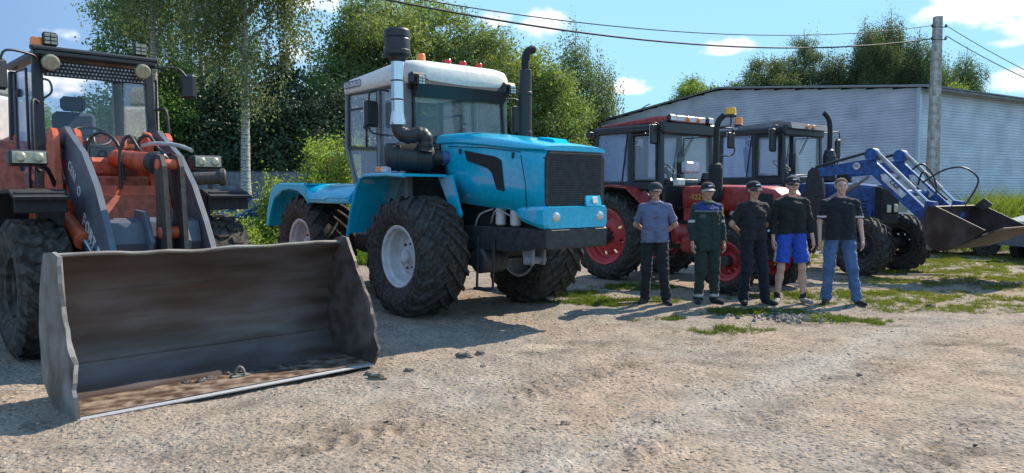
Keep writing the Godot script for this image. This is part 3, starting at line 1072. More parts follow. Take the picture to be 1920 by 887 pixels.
func rim_mesh(r: float, W: float, dish: float, side: float) -> SurfaceTool:
	var s := mb(true)
	var o := W * 0.5 * 0.80
	var p := [[r + 0.012, o - 0.012], [r + 0.016, o], [r + 0.002, o + 0.008], [r - 0.03, o - 0.006], [r - 0.035, o - 0.05], [r - 0.055, o - 0.075], [r - 0.06, o - dish], [r * 0.72, o - dish - 0.02], [r * 0.55, o - dish + 0.02], [r * 0.32, o - dish + 0.025], [0.30 * r, o - dish + 0.05], [0.0, o - dish + 0.05]]
	lathe(s, p, Vector3.ZERO, Vector3(side, 0, 0), 40)
	# inner barrel
	lathe(s, [[r - 0.05, o - dish - 0.03], [r - 0.02, -o], [r + 0.016, -o - 0.004]], Vector3.ZERO, Vector3(side, 0, 0), 40)
	return s

func wheel(called: String, R: float, W: float, r: float, dish: float, lugs: int, style: String, at: Vector3, side: float, rim_m: Material, rub: Material, parent: Node, lug_h := 0.045, lug_w := 0.055) -> Node3D:
	var w := Node3D.new()
	w.name = called
	parent.add_child(w, true)
	w.position = at
	w.rotation.x = rng.randf() * 0.4
	var key := "tyre%s%s%s%s" % [R, W, style, lugs]
	if not M.has(key):
		var ts := tyre_mesh(R, W, r, lugs, lug_h, lug_w, style, -1.0)
		ts.generate_normals()
		M[key] = ts.commit()
	obj("tyre", M[key], rub, w)
	obj("rim", rim_mesh(r, W, dish, side), rim_m, w)
	var hb := mb(true)
	var o := W * 0.5 * 0.80 - dish
	cyl(hb, Vector3(side * (o + 0.04), 0, 0), Vector3(side * (o + 0.11), 0, 0), r * 0.22, 16)
	obj("hub", hb, rim_m, w)
	var bolts := mb()
	for k in 8:
		var a := TAU * k / 8
		var c := Vector3(side * (o + 0.02), cos(a) * r * 0.42, sin(a) * r * 0.42)
		cyl(bolts, c, c + Vector3(side * 0.03, 0, 0), 0.016, 6, 0.003)
	obj("bolts", bolts, M.iron, w)
	return w

func spoked_rim(r: float, W: float, side: float, m: Material, parent: Node) -> void:
	# pressed disc with real round-ended openings between its webs
	var s := mb(true)
	var o := W * 0.5 * 0.8
	lathe(s, [[r + 0.012, o - 0.012], [r + 0.018, o], [r, o + 0.01], [r - 0.035, o - 0.01], [r - 0.045, o - 0.06], [r - 0.085, o - 0.075], [r - 0.10, o - 0.17]], Vector3.ZERO, Vector3(side, 0, 0), 40)
	lathe(s, [[r - 0.10, o - 0.17], [r - 0.03, -o], [r + 0.016, -o]], Vector3.ZERO, Vector3(side, 0, 0), 40)
	var r_out := r - 0.10
	lathe(s, [[r_out, o - 0.17], [r_out * 0.86, o - 0.16]], Vector3.ZERO, Vector3(side, 0, 0), 40)
	lathe(s, [[r_out * 0.70, o - 0.13], [r_out * 0.45, o - 0.09], [r_out * 0.40, o - 0.12], [0.0, o - 0.12]], Vector3.ZERO, Vector3(side, 0, 0), 40)
	s.set_smooth_group(0)
	var n := 48
	for k in n:
		if k % 6 == 0:
			continue
		var a0 := TAU * k / n
		var a1 := TAU * (k + 1) / n
		quad(s, Vector3(side * (o - 0.16), cos(a0) * r_out * 0.86, sin(a0) * r_out * 0.86), Vector3(side * (o - 0.16), cos(a1) * r_out * 0.86, sin(a1) * r_out * 0.86), Vector3(side * (o - 0.13), cos(a1) * r_out * 0.70, sin(a1) * r_out * 0.70), Vector3(side * (o - 0.13), cos(a0) * r_out * 0.70, sin(a0) * r_out * 0.70))
	obj("rim", s, m, parent)
	var h := mb(true)
	lathe(h, [[0.0, o + 0.02], [0.07, o + 0.02], [0.085, o], [0.10, o - 0.11]], Vector3.ZERO, Vector3(side, 0, 0), 20)
	obj("hub", h, M.iron, parent)
	var bolts := mb()
	for k in 8:
		var a := TAU * k / 8
		var c := Vector3(side * (o - 0.12), cos(a) * r_out * 0.32, sin(a) * r_out * 0.32)
		cyl(bolts, c, c + Vector3(side * 0.045, 0, 0), 0.02, 6, 0.003)
	obj("bolts", bolts, M.iron, parent)

func farm_wheel(called: String, R: float, W: float, r: float, at: Vector3, side: float, lugs: int, parent: Node, rim_m: Material) -> Node3D:
	var w := Node3D.new()
	w.name = called
	parent.add_child(w, true)
	w.position = at
	w.rotation.x = rng.randf() * 0.4
	var key := "tyref%s%s" % [R, W]
	if not M.has(key):
		var ts := tyre_mesh(R, W, r, lugs, 0.04, 0.05, "farm", -1.0)
		ts.generate_normals()
		M[key] = ts.commit()
	obj("tyre", M[key], M.rubber, w)
	spoked_rim(r, W, side, rim_m, w)
	return w

func lamp_box(called: String, at: Vector3, size: Vector3, turn: float, shell: Material, lens: Material, parent: Node, glow := 0) -> Node3D:
	var n := Node3D.new()
	n.name = called
	parent.add_child(n, true)
	n.position = at
	n.rotation_degrees.y = turn
	var s := mb()
	box(s, Vector3.ZERO, size, 0.02)
	obj("housing", s, shell, n)
	if glow > 0:
		# rows of small lenses of an LED lamp
		for i in glow:
			for j in 3:
				var s2 := mb()
				box(s2, Vector3((i - (glow - 1) * 0.5) * size.x * 0.8 / glow, (j - 1) * size.y * 0.27, size.z * 0.5 + 0.003), Vector3(size.x * 0.66 / glow, size.y * 0.2, 0.01), 0.003)
				obj("lens", s2, lens, n)
	else:
		var s3 := mb()
		box(s3, Vector3(0, 0, size.z * 0.5 + 0.004), Vector3(size.x * 0.86, size.y * 0.76, 0.014), 0.006)
		obj("lens", s3, lens, n)
	return n

func beacon(called: String, at: Vector3, r: float, h: float, m: Material, parent: Node) -> void:
	var n := Node3D.new()
	n.name = called
	parent.add_child(n, true)
	n.position = at
	var s := mb(true)
	cyl(s, Vector3.ZERO, Vector3(0, h * 0.28, 0), r * 1.08, 18)
	obj("base", s, M.black, n)
	var s2 := mb(true)
	lathe(s2, [[r, h * 0.28], [r * 0.98, h * 0.5], [r * 0.9, h * 0.9], [r * 0.8, h], [0.0, h]], Vector3.ZERO, Vector3.UP, 18)
	obj("dome", s2, m, n)

func mirror(at: Vector3, size: Vector3, turn: float, parent: Node, arm_pts: Array) -> void:
	var n := Node3D.new()
	n.name = "mirror"
	parent.add_child(n, true)
	var s := mb()
	box(s, at, size, 0.03, Basis(Vector3.UP, deg_to_rad(turn)))
	obj("shell", s, M.black, n)
	var s2 := mb()
	box(s2, at + Basis(Vector3.UP, deg_to_rad(turn)) * Vector3(0, 0, -size.z * 0.5 - 0.003), Vector3(size.x * 0.88, size.y * 0.92, 0.006), 0.002, Basis(Vector3.UP, deg_to_rad(turn)))
	obj("mirror_glass", s2, M.chrome, n)
	var s3 := mb(true)
	tube(s3, smooth_path(arm_pts, 4), 0.013, 8)
	obj("mirror_arm", s3, M.black, n)

func steering(at: Vector3, parent: Node) -> void:
	var s := mb(true)
	var bas := Basis(Vector3.RIGHT, deg_to_rad(-55.0))
	var pts := []
	for k in 25:
		var a := TAU * k / 24
		pts.append(at + bas * Vector3(cos(a) * 0.20, sin(a) * 0.20, 0))
	tube(s, pts, 0.016, 8, false)
	for a in [0.3, PI - 0.3, -PI / 2]:
		tube(s, [at, at + bas * Vector3(cos(a) * 0.20, sin(a) * 0.20, 0)], 0.012, 6)
	tube(s, [at, at + Vector3(0, -0.35, 0.22)], 0.035, 10)
	obj("steering_wheel", s, M.black, parent)

func driver_seat(at: Vector3, m: Material, parent: Node) -> void:
	var n := Node3D.new()
	n.name = "seat"
	parent.add_child(n, true)
	var s := mb()
	box(s, at + Vector3(0, 0.06, 0), Vector3(0.50, 0.14, 0.48), 0.05)
	obj("cushion", s, m, n)
	var s2 := mb()
	box(s2, at + Vector3(0, 0.42, -0.24), Vector3(0.48, 0.60, 0.13), 0.05, Basis(Vector3.RIGHT, -0.12))
	obj("backrest", s2, m, n)
	var s3 := mb()
	box(s3, at + Vector3(0, 0.82, -0.29), Vector3(0.28, 0.18, 0.10), 0.04)
	obj("headrest", s3, m, n)
	var s4 := mb()
	box(s4, at + Vector3(0, -0.18, 0), Vector3(0.34, 0.34, 0.36), 0.02)
	obj("pedestal", s4, M.black, n)

# ---------------------------------------------------------------- orange wheel loader
func build_wheel_loader() -> void:
	rng.seed = 41
	var t := thing("wheel_loader", "orange wheel loader with dark grey lift arms and a wide worn bucket", "wheel loader", Vector3(-4.046, 0, -8.002), 44.0)
	# bucket
	var bk := Node3D.new()
	bk.name = "bucket"
	bk.set_meta("label", "wide rust-brown loader bucket with battered pale side plates")
	t.add_child(bk)
	var prof := [Vector2(2.62, 0.022), Vector2(2.42, 0.022), Vector2(2.26, 0.03)]
	prof.append_array(arc(Vector2(2.26, 0.34), 0.31, 268, 196, 7))
	prof.append_array([Vector2(1.935, 0.42), Vector2(1.95, 0.62), Vector2(1.98, 0.82), Vector2(2.07, 0.99), Vector2(2.20, 1.115)])
	var s := mb(true)
	# the shell is dented: rows across the width wave a little
	var cols := 26
	var rows := prof.size()
	var grid := []
	for i in rows:
		var row := []
		for k in cols + 1:
			var x := lerpf(-1.215, 1.215, float(k) / cols)
			var wv := n1.get_noise_2d(x * 1.3 + 5.0, i * 0.5) * 0.014
			if i > rows - 3:
				wv += -0.018 * cos(x * 1.4) + n2.get_noise_2d(x * 2.0, 3.0) * 0.012
			row.append(Vector3(x, prof[i].y + (wv if i > rows - 3 else 0.0), prof[i].x + wv))
		grid.append(row)
	loft(s, grid, false, true, false)
	obj("shell", s, M.bucket, bk)
	var s_out := mb(true)
	var grid2 := []
	for i in rows:
		var d: Vector2 = (prof[mini(i + 1, rows - 1)] - prof[maxi(i - 1, 0)]).normalized()
		var row := []
		for k in cols + 1:
			row.append(grid[i][k] + Vector3(0, -d.x, d.y) * -0.018 * Vector3(0, -1, 1))
		grid2.append(row)
	for i in rows:
		var d: Vector2 = (prof[mini(i + 1, rows - 1)] - prof[maxi(i - 1, 0)]).normalized()
		for k in cols + 1:
			grid2[i][k] = grid[i][k] + Vector3(0, d.x, -d.y) * 0.018
	loft(s_out, grid2, false, true, false)
	obj("outer_shell", s_out, M.bucket_out, bk)
	var sr := mb(true)
	var rp := []
	for k in cols + 1:
		rp.append((grid[rows - 1][k] + grid2[rows - 1][k]) * 0.5 + Vector3(0, 0.004, 0))
	tube(sr, rp, 0.017, 8)
	obj("top_edge", sr, M.bucket_out, bk)
	# weld seams along the bucket back
	for e in [[10, 0.006], [13, 0.005]]:
		var wl := mb(true)
		var wpts := []
		for k in cols + 1:
			wpts.append(grid[e[0]][k] + Vector3(0, 0, 0.003))
		tube(wl, wpts, e[1], 6)
		obj("weld_seam", wl, M.bucket, bk)
	# rusty floor plate and the polished cutting edge
	var sf := mb()
	box(sf, Vector3(0, 0.030, 2.475), Vector3(2.40, 0.014, 0.46), 0.003)
	obj("floor_plate", sf, M.lip_rust, bk)
	var se := mb()
	plate(se, [Vector2(2.60, 0.022), Vector2(2.60, 0.006), Vector2(2.735, 0.004), Vector2(2.738, 0.014), Vector2(2.706, 0.024)], -1.22, 1.22, 0.002)
	obj("cutting_edge", se, M.steel, bk)
	# side plates with torn front edges
	for sd in [-1.0, 1.0]:
		var out := [Vector2(2.72, 0.0), Vector2(2.22, 0.0)]
		out.append_array(arc(Vector2(2.22, 0.36), 0.355, 262, 190, 6))
		out.append_array([Vector2(1.87, 0.56), Vector2(1.89, 0.80), Vector2(1.96, 1.0), Vector2(2.08, 1.145)])
		if sd < 0.0:
			out.append_array([Vector2(2.30, 1.165), Vector2(2.46, 1.14)])
		else:
			out.append_array([Vector2(2.20, 1.175), Vector2(2.29, 1.165), Vector2(2.33, 1.10)])
		var e0: Vector2 = out[-1]
		var edge := [Vector2(2.47, 0.95), Vector2(2.45, 0.78), Vector2(2.53, 0.62), Vector2(2.66, 0.45), Vector2(2.74, 0.28), Vector2(2.76, 0.14)] if sd < 0.0 else [Vector2(2.46, 0.95), Vector2(2.56, 0.75), Vector2(2.64, 0.58), Vector2(2.69, 0.42), Vector2(2.75, 0.24), Vector2(2.78, 0.12)]
		var ring := []
		var prev := e0
		for e in edge:
			for k in 3:
				var q: Vector2 = prev.lerp(e, (k + 1) / 3.0)
				ring.append(q + Vector2(rng.randf_range(-0.010, 0.012), 0))
			prev = e
		out.append_array(ring)
		# make the sheet wavy: triangulate and bend
		var pp := PackedVector2Array(out)
		var ix := Geometry2D.triangulate_polygon(pp)
		var ss := mb(true)
		for side2 in 2:
			ss.set_smooth_group(side2)
			for k in range(0, ix.size(), 3):
				var vs := []
				for j in 3:
					vs.append(bend_side(pp[ix[k + j]], sd, side2 * 0.028))
				if side2 == 0:
					tri(ss, vs[0], vs[1], vs[2])
				else:
					tri(ss, vs[0], vs[2], vs[1])
		ss.set_smooth_group(-1)
		for k in pp.size():
			var k2 := (k + 1) % pp.size()
			quad(ss, bend_side(pp[k], sd, 0.0), bend_side(pp[k2], sd, 0.0), bend_side(pp[k2], sd, 0.028), bend_side(pp[k], sd, 0.028))
		obj("side_plate", ss, M.bucket_out if sd < 0.0 else M.bucket_plate, bk)
		# two bolt holes of a lost tooth guard
		if sd < 0.0:
			var sb := mb(true)
			for c in [Vector2(2.13, 1.03), Vector2(2.11, 0.96)]:
				var p := bend_side(c, sd, 0.028)
				cyl(sb, p + Vector3(0.01, 0, 0), p + Vector3(-0.006, 0, 0), 0.014, 10, 0.002)
			obj("bolts", sb, M.iron, bk)
	# welded lifting eye on the floor
	var hk := mb(true)
	var hp := []
	for k in 9:
		var a := PI * k / 8
		hp.append(Vector3(0.10 + cos(a) * 0.035, 0.035 + sin(a) * 0.085, 2.40 + cos(a) * 0.02))
	tube(hk, hp, 0.013, 8)
	box(hk, Vector3(0.10, 0.045, 2.40), Vector3(0.16, 0.02, 0.06), 0.006)
	obj("lifting_eye", hk, M.bucket_out, bk)
	# lumps of soil left in the bucket
	var cl := mb(true)
	for k in 26:
		var c := Vector3(rng.randf_range(-0.35, 0.75), 0.040, rng.randf_range(2.24, 2.36))
		blob(cl, c, Vector3(rng.randf_range(0.02, 0.07), rng.randf_range(0.008, 0.02), rng.randf_range(0.02, 0.05)))
	var so := obj("soil", cl, M.iron, bk)
	so.set_meta("kind", "stuff")
	# lift arms
	for sd in [-1.0, 1.0]:
		var ap := [Vector2(-0.62, 2.10), Vector2(-0.52, 2.26), Vector2(-0.34, 2.27), Vector2(-0.22, 2.20), Vector2(0.25, 1.98), Vector2(0.62, 1.66), Vector2(0.90, 1.30), Vector2(1.06, 1.05), Vector2(1.46, 0.62), Vector2(1.66, 0.44), Vector2(1.66, 0.28), Vector2(1.52, 0.22), Vector2(1.12, 0.42), Vector2(0.55, 0.86), Vector2(0.20, 1.14), Vector2(-0.18, 1.52), Vector2(-0.55, 1.92)]
		var sa := mb()
		plate(sa, ap, sd * 0.46 - 0.028, sd * 0.46 + 0.028, 0.007)
		obj("lift_arm", sa, M.slate, t)
		for pz in [Vector2(-0.42, 2.10), Vector2(1.58, 0.34)]:
			var sp := mb(true)
			cyl(sp, Vector3(sd * 0.46 - 0.14, pz.y, pz.x), Vector3(sd * 0.46 + 0.14, pz.y, pz.x), 0.05, 16)
			obj("pivot_pin", sp, M.iron, t)
		# orange towers holding the arms
		for dx in [-0.115, 0.095]:
			var tp := [Vector2(-0.78, 0.95), Vector2(-0.70, 1.75)]
			tp.append_array(arc(Vector2(-0.42, 2.12), 0.135, 180, 0, 8))
			tp.append_array([Vector2(-0.26, 1.75), Vector2(-0.14, 1.4), Vector2(-0.10, 0.95)])
			var st := mb()
			plate(st, tp, sd * 0.46 + dx - 0.028, sd * 0.46 + dx + 0.028, 0.008)
			obj("tower_plate", st, M.orange, t)
		# lift cylinders
		var sc := mb(true)
		cyl(sc, Vector3(sd * 0.60, 1.52, -0.50), Vector3(sd * 0.53, 1.12, 0.36), 0.078, 18)
		cyl(sc, Vector3(sd * 0.533, 1.135, 0.32), Vector3(sd * 0.53, 1.115, 0.37), 0.088, 18)
		obj("lift_cylinder", sc, M.orange, t)
		var sc2 := mb(true)
		cyl(sc2, Vector3(sd * 0.53, 1.12, 0.36), Vector3(sd * 0.52, 0.88, 0.86), 0.042, 14)
		obj("cylinder_rod", sc2, M.chrome, t)
	# cross tube and plates between the arms
	var s7 := mb()
	plate(s7, [Vector2(0.50, 1.02), Vector2(0.46, 1.26), Vector2(0.56, 1.34), Vector2(0.80, 1.30), Vector2(0.86, 1.10), Vector2(0.80, 0.98)], -0.43, 0.43, 0.012)
	obj("cross_member", s7, M.slate, t)
	for dx in [-0.10, 0.24]:
		var s8 := mb()
		plate(s8, [Vector2(0.50, 1.0), Vector2(0.56, 1.42), Vector2(0.84, 1.40), Vector2(1.02, 1.12), Vector2(0.90, 0.80)], dx - 0.02, dx + 0.02, 0.006)
		obj("lever_bracket", s8, M.slate, t)
	# bell crank: two brown plates, tilt cylinder and rod
	for dx in [0.01, 0.17]:
		var s9 := mb()
		plate(s9, [Vector2(0.84, 1.0), Vector2(0.86, 1.5), Vector2(0.83, 1.86), Vector2(0.90, 1.96), Vector2(1.0, 1.94), Vector2(1.06, 1.84), Vector2(1.10, 1.4), Vector2(1.14, 1.0), Vector2(1.18, 0.62), Vector2(1.0, 0.56)], dx - 0.022, dx + 0.022, 0.006)
		obj("bell_crank", s9, M.iron, t)
	var sk := mb(true)
	cyl(sk, Vector3(-0.03, 1.86, 0.95), Vector3(0.21, 1.86, 0.95), 0.05, 16)
	obj("crank_pin", sk, M.orange, t)
	var sk2 := mb(true)
	cyl(sk2, Vector3(-0.02, 1.2, 0.95), Vector3(0.20, 1.2, 0.95), 0.06, 16)
	obj("crank_pin", sk2, M.orange, t)
	var s10 := mb(true)
	cyl(s10, Vector3(0.09, 1.965, -0.62), Vector3(0.09, 1.885, 0.58), 0.098, 24)
	obj("tilt_cylinder", s10, M.orange, t)
	var s11 := mb(true)
	cyl(s11, Vector3(0.09, 1.889, 0.54), Vector3(0.09, 1.880, 0.68), 0.115, 24, 0.02)
	obj("cylinder_head", s11, M.black, t)
	var s12 := mb(true)
	cyl(s12, Vector3(0.09, 1.882, 0.66), Vector3(0.09, 1.862, 0.93), 0.048, 16)
	obj("cylinder_rod", s12, M.chrome, t)
	var s13 := mb(true)
	tube(s13, smooth_path([Vector3(0.10, 2.07, 0.2), Vector3(0.14, 2.085, 0.45), Vector3(0.24, 2.06, 0.75), Vector3(0.3, 2.0, 0.98)], 4), 0.02, 8)
	obj("feed_pipe", s13, M.pale_grey, t)
	# front frame, orange front sheet, inner dark body
	var s14 := mb()
	plate(s14, [Vector2(-0.80, 0.62), Vector2(-0.80, 1.55), Vector2(-0.30, 1.62), Vector2(0.08, 1.55), Vector2(0.22, 1.2), Vector2(0.30, 0.62)], -0.30, 0.30, 0.02)
	obj("front_frame", s14, M.orange_old, t)
	var s14b := mb()
	plate(s14b, [Vector2(0.12, 1.18), Vector2(-0.05, 1.64), Vector2(0.0, 1.66), Vector2(0.17, 1.2)], -0.42, 0.42, 0.004)
	obj("front_sheet", s14b, M.orange, t)
	var s15 := mb(true)
	cyl(s15, Vector3(-0.78, 0.67, 0.0), Vector3(0.78, 0.67, 0.0), 0.15, 18)
	obj("front_axle", s15, M.frame, t)
	var s16 := mb(true)
	cyl(s16, Vector3(-0.78, 0.67, -2.55), Vector3(0.78, 0.67, -2.55), 0.15, 18)
	obj("rear_axle", s16, M.frame, t)
	for e in [[-1.0, 0.0], [1.0, 0.0], [-1.0, -2.55], [1.0, -2.55]]:
		wheel("wheel", 0.67, 0.47, 0.33, 0.12, 22, "rock", Vector3(e[0] * 0.88, 0.665, e[1]), e[0], M.rubber_dusty, M.rubber_dusty, t, 0.035, 0.11)
	# fenders over the front wheels
	for sd in [-1.0, 1.0]:
		var s17 := mb()
		sheet(s17, [Vector2(-0.78, 1.22), Vector2(-0.62, 1.46), Vector2(-0.40, 1.60), Vector2(0.30, 1.62), Vector2(0.52, 1.55)], minf(sd * 0.66, sd * 1.12), maxf(sd * 0.66, sd * 1.12), 0.03)
		obj("front_fender", s17, M.black_matt, t)
		var s18 := mb()
		box(s18, Vector3(sd * 0.70, 1.44, -0.1), Vector3(0.05, 0.34, 0.9), 0.01)
		box(s18, Vector3(sd * 0.89, 1.50, 0.44), Vector3(0.44, 0.2, 0.03), 0.01)
		obj("fender_side", s18, M.black_matt, t)
		# headlights on stalks
		var hl := lamp_box("headlight", Vector3(sd * 0.86 - 0.04, 1.92, 0.02), Vector3(0.33, 0.15, 0.14), 0.0, M.black, M.lens_old, t, 0)
		hl.rotation_degrees.x = -4.0
		for k in [-1, 1]:
			var sl := mb(true)
			lathe(sl, [[0.0, 0.012], [0.03, 0.012], [0.045, 0.004], [0.05, 0.0]], Vector3(k * 0.075, 0, 0.082), Vector3(0, 0, 1), 16)
			obj("reflector", sl, M.lens_old, hl)
		var s19 := mb(true)
		tube(s19, smooth_path([Vector3(sd * 0.60, 1.66, -0.30), Vector3(sd * 0.70, 1.82, -0.14), Vector3(sd * 0.80, 1.86, -0.04)], 4), 0.022, 8)
		obj("lamp_stalk", s19, M.black, t)
	# tower side boxes and hoses
	var s20 := mb()
	box(s20, Vector3(-0.62, 1.28, -0.62), Vector3(0.30, 0.7, 0.34), 0.02)
	obj("side_box", s20, M.orange_old, t)
	var s21 := mb()
	box(s21, Vector3(-0.80, 1.22, -0.62), Vector3(0.16, 0.14, 0.24), 0.01)
	obj("tool_box", s21, M.pale_grey, t)
	for h in [[Vector3(-0.30, 1.62, -0.30), Vector3(-0.27, 2.10, -0.34), Vector3(-0.14, 2.22, -0.30), Vector3(-0.02, 2.08, -0.18), Vector3(0.0, 1.72, -0.10)], [Vector3(-0.08, 1.62, 0.05), Vector3(-0.06, 2.02, 0.0), Vector3(0.03, 2.18, 0.0), Vector3(0.10, 2.02, 0.12), Vector3(0.14, 1.99, 0.3)], [Vector3(0.16, 1.85, -0.3), Vector3(0.18, 2.12, -0.20), Vector3(0.27, 2.20, -0.14), Vector3(0.34, 2.04, 0.0), Vector3(0.40, 1.99, 0.12)], [Vector3(-0.34, 1.4, -0.2), Vector3(-0.33, 1.95, -0.3), Vector3(-0.25, 2.16, -0.42), Vector3(-0.2, 1.9, -0.6)]]:
		var sh := mb(true)
		tube(sh, smooth_path(h, 5), 0.017, 8)
		obj("hydraulic_hose", sh, M.black, t)
	var s22 := mb()
	box(s22, Vector3(0.0, 1.68, -0.38), Vector3(0.62, 0.16, 0.3), 0.02)
	box(s22, Vector3(-0.05, 1.86, -0.62), Vector3(0.34, 0.22, 0.12), 0.05)
	obj("valve_cover", s22, M.orange_old, t)
	# rear body
	var s23 := mb(true)
	for sd in [-1.0, 1.0]:
		var rp2 := [Vector2(-3.5, 1.05), Vector2(-3.5, 1.9), Vector2(-3.3, 2.1), Vector2(-2.0, 2.2), Vector2(-1.55, 2.16), Vector2(-1.30, 1.95), Vector2(-1.15, 1.5), Vector2(-1.1, 1.05)]
		plate(s23, rp2, minf(sd * 0.60, sd * 0.95), maxf(sd * 0.60, sd * 0.95), 0.03)
	plate(s23, [Vector2(-3.9, 0.8), Vector2(-3.9, 2.05), Vector2(-3.6, 2.22), Vector2(-1.9, 2.3), Vector2(-1.9, 0.8)], -0.61, 0.61, 0.04)
	obj("engine_hood", s23, M.orange_old, t)
	var s24 := mb()
	box(s24, Vector3(0, 0.85, -1.6), Vector3(0.9, 0.6, 2.9), 0.04)
	obj("rear_frame", s24, M.frame, t)
	# cab
	var cab := Node3D.new()
	cab.name = "cab"
	t.add_child(cab)
	var zf := -0.92
	var zb := -2.15
	var hw := 0.60
	for sd in [-1.0, 1.0]:
		var p1 := mb()
		bar(p1, Vector3(sd * hw, 1.25, zf + 0.04), Vector3(sd * (hw - 0.03), 3.05, zf - 0.08), 0.075, 0.10, 0.012, Vector3.RIGHT)
		obj("front_pillar", p1, M.black, cab)
		var p2 := mb()
		bar(p2, Vector3(sd * hw, 1.25, zb), Vector3(sd * (hw - 0.03), 3.02, zb), 0.08, 0.10, 0.012, Vector3.RIGHT)
		obj("rear_pillar", p2, M.black, cab)
		var g := mb()
		plate(g, [Vector2(zf - 0.03, 1.30), Vector2(zf - 0.12, 3.0), Vector2(zb + 0.06, 2.98), Vector2(zb + 0.05, 1.9), Vector2(-1.4, 1.3)], sd * (hw - 0.012) - 0.005, sd * (hw - 0.012) + 0.005, 0.001)
		obj("side_window", g, M.glass_side if sd < 0 else M.glass, cab)
		# door frame opened a hand's width, with hinges and grab rail
		var dr := mb(true)
		var q0 := Vector3(sd * (hw + 0.07), 2.92, zf - 0.10)
		var dz := -0.40
		tube(dr, [q0, q0 + Vector3(sd * 0.02, 0.0, dz), q0 + Vector3(sd * 0.02, -1.35, dz), q0 + Vector3(0, -1.35, 0), q0], 0.014, 8)
		obj("door_frame", dr, M.black, cab)
		var dg := mb()
		quad(dg, q0, q0 + Vector3(sd * 0.02, 0.0, dz), q0 + Vector3(sd * 0.02, -1.35, dz), q0 + Vector3(0, -1.35, 0))
		obj("door_glass", dg, M.glass_side if sd < 0.0 else M.glass, cab)
		var hn := mb()
		for hy in [2.68, 1.85]:
			box(hn, Vector3(sd * (hw + 0.09), hy, zf - 0.36), Vector3(0.06, 0.09, 0.05), 0.015)
		obj("hinges", hn, M.black, cab)
		var rail := mb(true)
		tube(rail, smooth_path([Vector3(sd * hw, 2.55, zf + 0.06), Vector3(sd * (hw + 0.07), 2.56, zf + 0.16), Vector3(sd * (hw + 0.09), 2.40, zf + 0.20), Vector3(sd * (hw + 0.09), 2.0, zf + 0.2), Vector3(sd * (hw + 0.05), 1.84, zf + 0.12), Vector3(sd * hw, 1.82, zf + 0.05)], 4), 0.017, 8)
		obj("grab_rail", rail, M.frame, cab)
		lamp_box("work_lamp", Vector3(sd * 0.46, 3.24, zf + 0.02), Vector3(0.15, 0.15, 0.06), 0.0, M.black, M.lens_old, cab, 2)
		var rl := mb(true)
		lathe(rl, [[0.0, 0.03], [0.07, 0.03], [0.085, 0.02], [0.09, -0.02], [0.05, -0.07], [0.0, -0.08]], Vector3(sd * 0.47, 2.985, zf + 0.07), Vector3(0, -0.25, 1), 18)
		obj("round_lamp", rl, M.lens_old, cab)
	var ws := mb()
	quad(ws, Vector3(-hw + 0.03, 1.35, zf + 0.06), Vector3(hw - 0.03, 1.35, zf + 0.06), Vector3(hw - 0.05, 2.95, zf - 0.05), Vector3(-hw + 0.05, 2.95, zf - 0.05))
	obj("windshield", ws, M.glass, cab)
	var rw := mb()
	quad(rw, Vector3(-hw + 0.03, 1.95, zb), Vector3(hw - 0.03, 1.95, zb), Vector3(hw - 0.05, 2.95, zb), Vector3(-hw + 0.05, 2.95, zb))
	obj("rear_window", rw, M.glass, cab)
	var rf := mb()
	box(rf, Vector3(0, 3.085, (zf + zb) * 0.5 - 0.02), Vector3(1.26, 0.09, zf - zb + 0.20), 0.03)
	box(rf, Vector3(0, 3.13, zf + 0.03), Vector3(1.30, 0.06, 0.10), 0.02)
	obj("roof", rf, M.black, cab)
	# perforated sun strip along the windscreen head: rows of small bright slots
	var vis := mb()
	box(vis, Vector3(0, 2.93, zf + 0.005), Vector3(1.06, 0.17, 0.012), 0.003, Basis(Vector3.RIGHT, -0.06))
	obj("sun_strip", vis, M.black_matt, cab)
	var slots := mb()
	for k in 26:
		for j in 4:
			box(slots, Vector3(-0.49 + k * 0.0385 + (0.019 if j % 2 else 0.0), 2.87 + j * 0.04, zf + 0.014 - j * 0.0024), Vector3(0.020, 0.020, 0.006), 0.002, Basis(Vector3(0, 0, 1), 0.6))
	obj("strip_slots", slots, M.pale_grey, cab)
	beacon("beacon", Vector3(-0.58, 3.13, zf - 0.02), 0.065, 0.12, M.amber, cab)
	mirror(Vector3(-0.99, 2.80, zf + 0.20), Vector3(0.20, 0.32, 0.07), 20.0, cab, [Vector3(-0.60, 2.98, zf + 0.05), Vector3(-0.64, 3.04, zf + 0.10), Vector3(-0.90, 3.05, zf + 0.20), Vector3(-0.96, 2.92, zf + 0.20)])
	mirror(Vector3(0.98, 2.86, zf + 0.10), Vector3(0.17, 0.30, 0.08), -35.0, cab, [Vector3(0.60, 3.05, zf + 0.05), Vector3(0.85, 3.06, zf + 0.10), Vector3(0.96, 2.95, zf + 0.12)])
	driver_seat(Vector3(0.02, 1.85, -1.72), M.seat_blue, cab)
	var dsh := mb()
	box(dsh, Vector3(-0.12, 1.95, -1.10), Vector3(0.75, 0.32, 0.22), 0.05, Basis(Vector3.RIGHT, -0.3))
	box(dsh, Vector3(0, 1.28, -1.5), Vector3(1.16, 0.1, 1.2), 0.02)
	obj("dashboard", dsh, M.black, cab)
	steering(Vector3(0.02, 2.24, -1.28), cab)
	var wp := mb(true)
	tube(wp, [Vector3(0.48, 1.5, zf + 0.09), Vector3(0.40, 2.2, zf + 0.05)], 0.01, 6)
	obj("wiper", wp, M.black, cab)
	var inn := mb(true)
	tube(inn, smooth_path([Vector3(-0.54, 2.6, zf - 0.02), Vector3(-0.45, 2.68, zf - 0.04), Vector3(-0.46, 2.8, zf - 0.06), Vector3(-0.54, 2.82, zf - 0.06)], 4), 0.012, 6)
	obj("inside_mirror", inn, M.black, cab)
	# lettering along the near arm, on its outer face
	var dn := Vector3(0, -0.60, 0.80).normalized()
	var up := Vector3(-1, 0, 0).cross(dn).normalized()
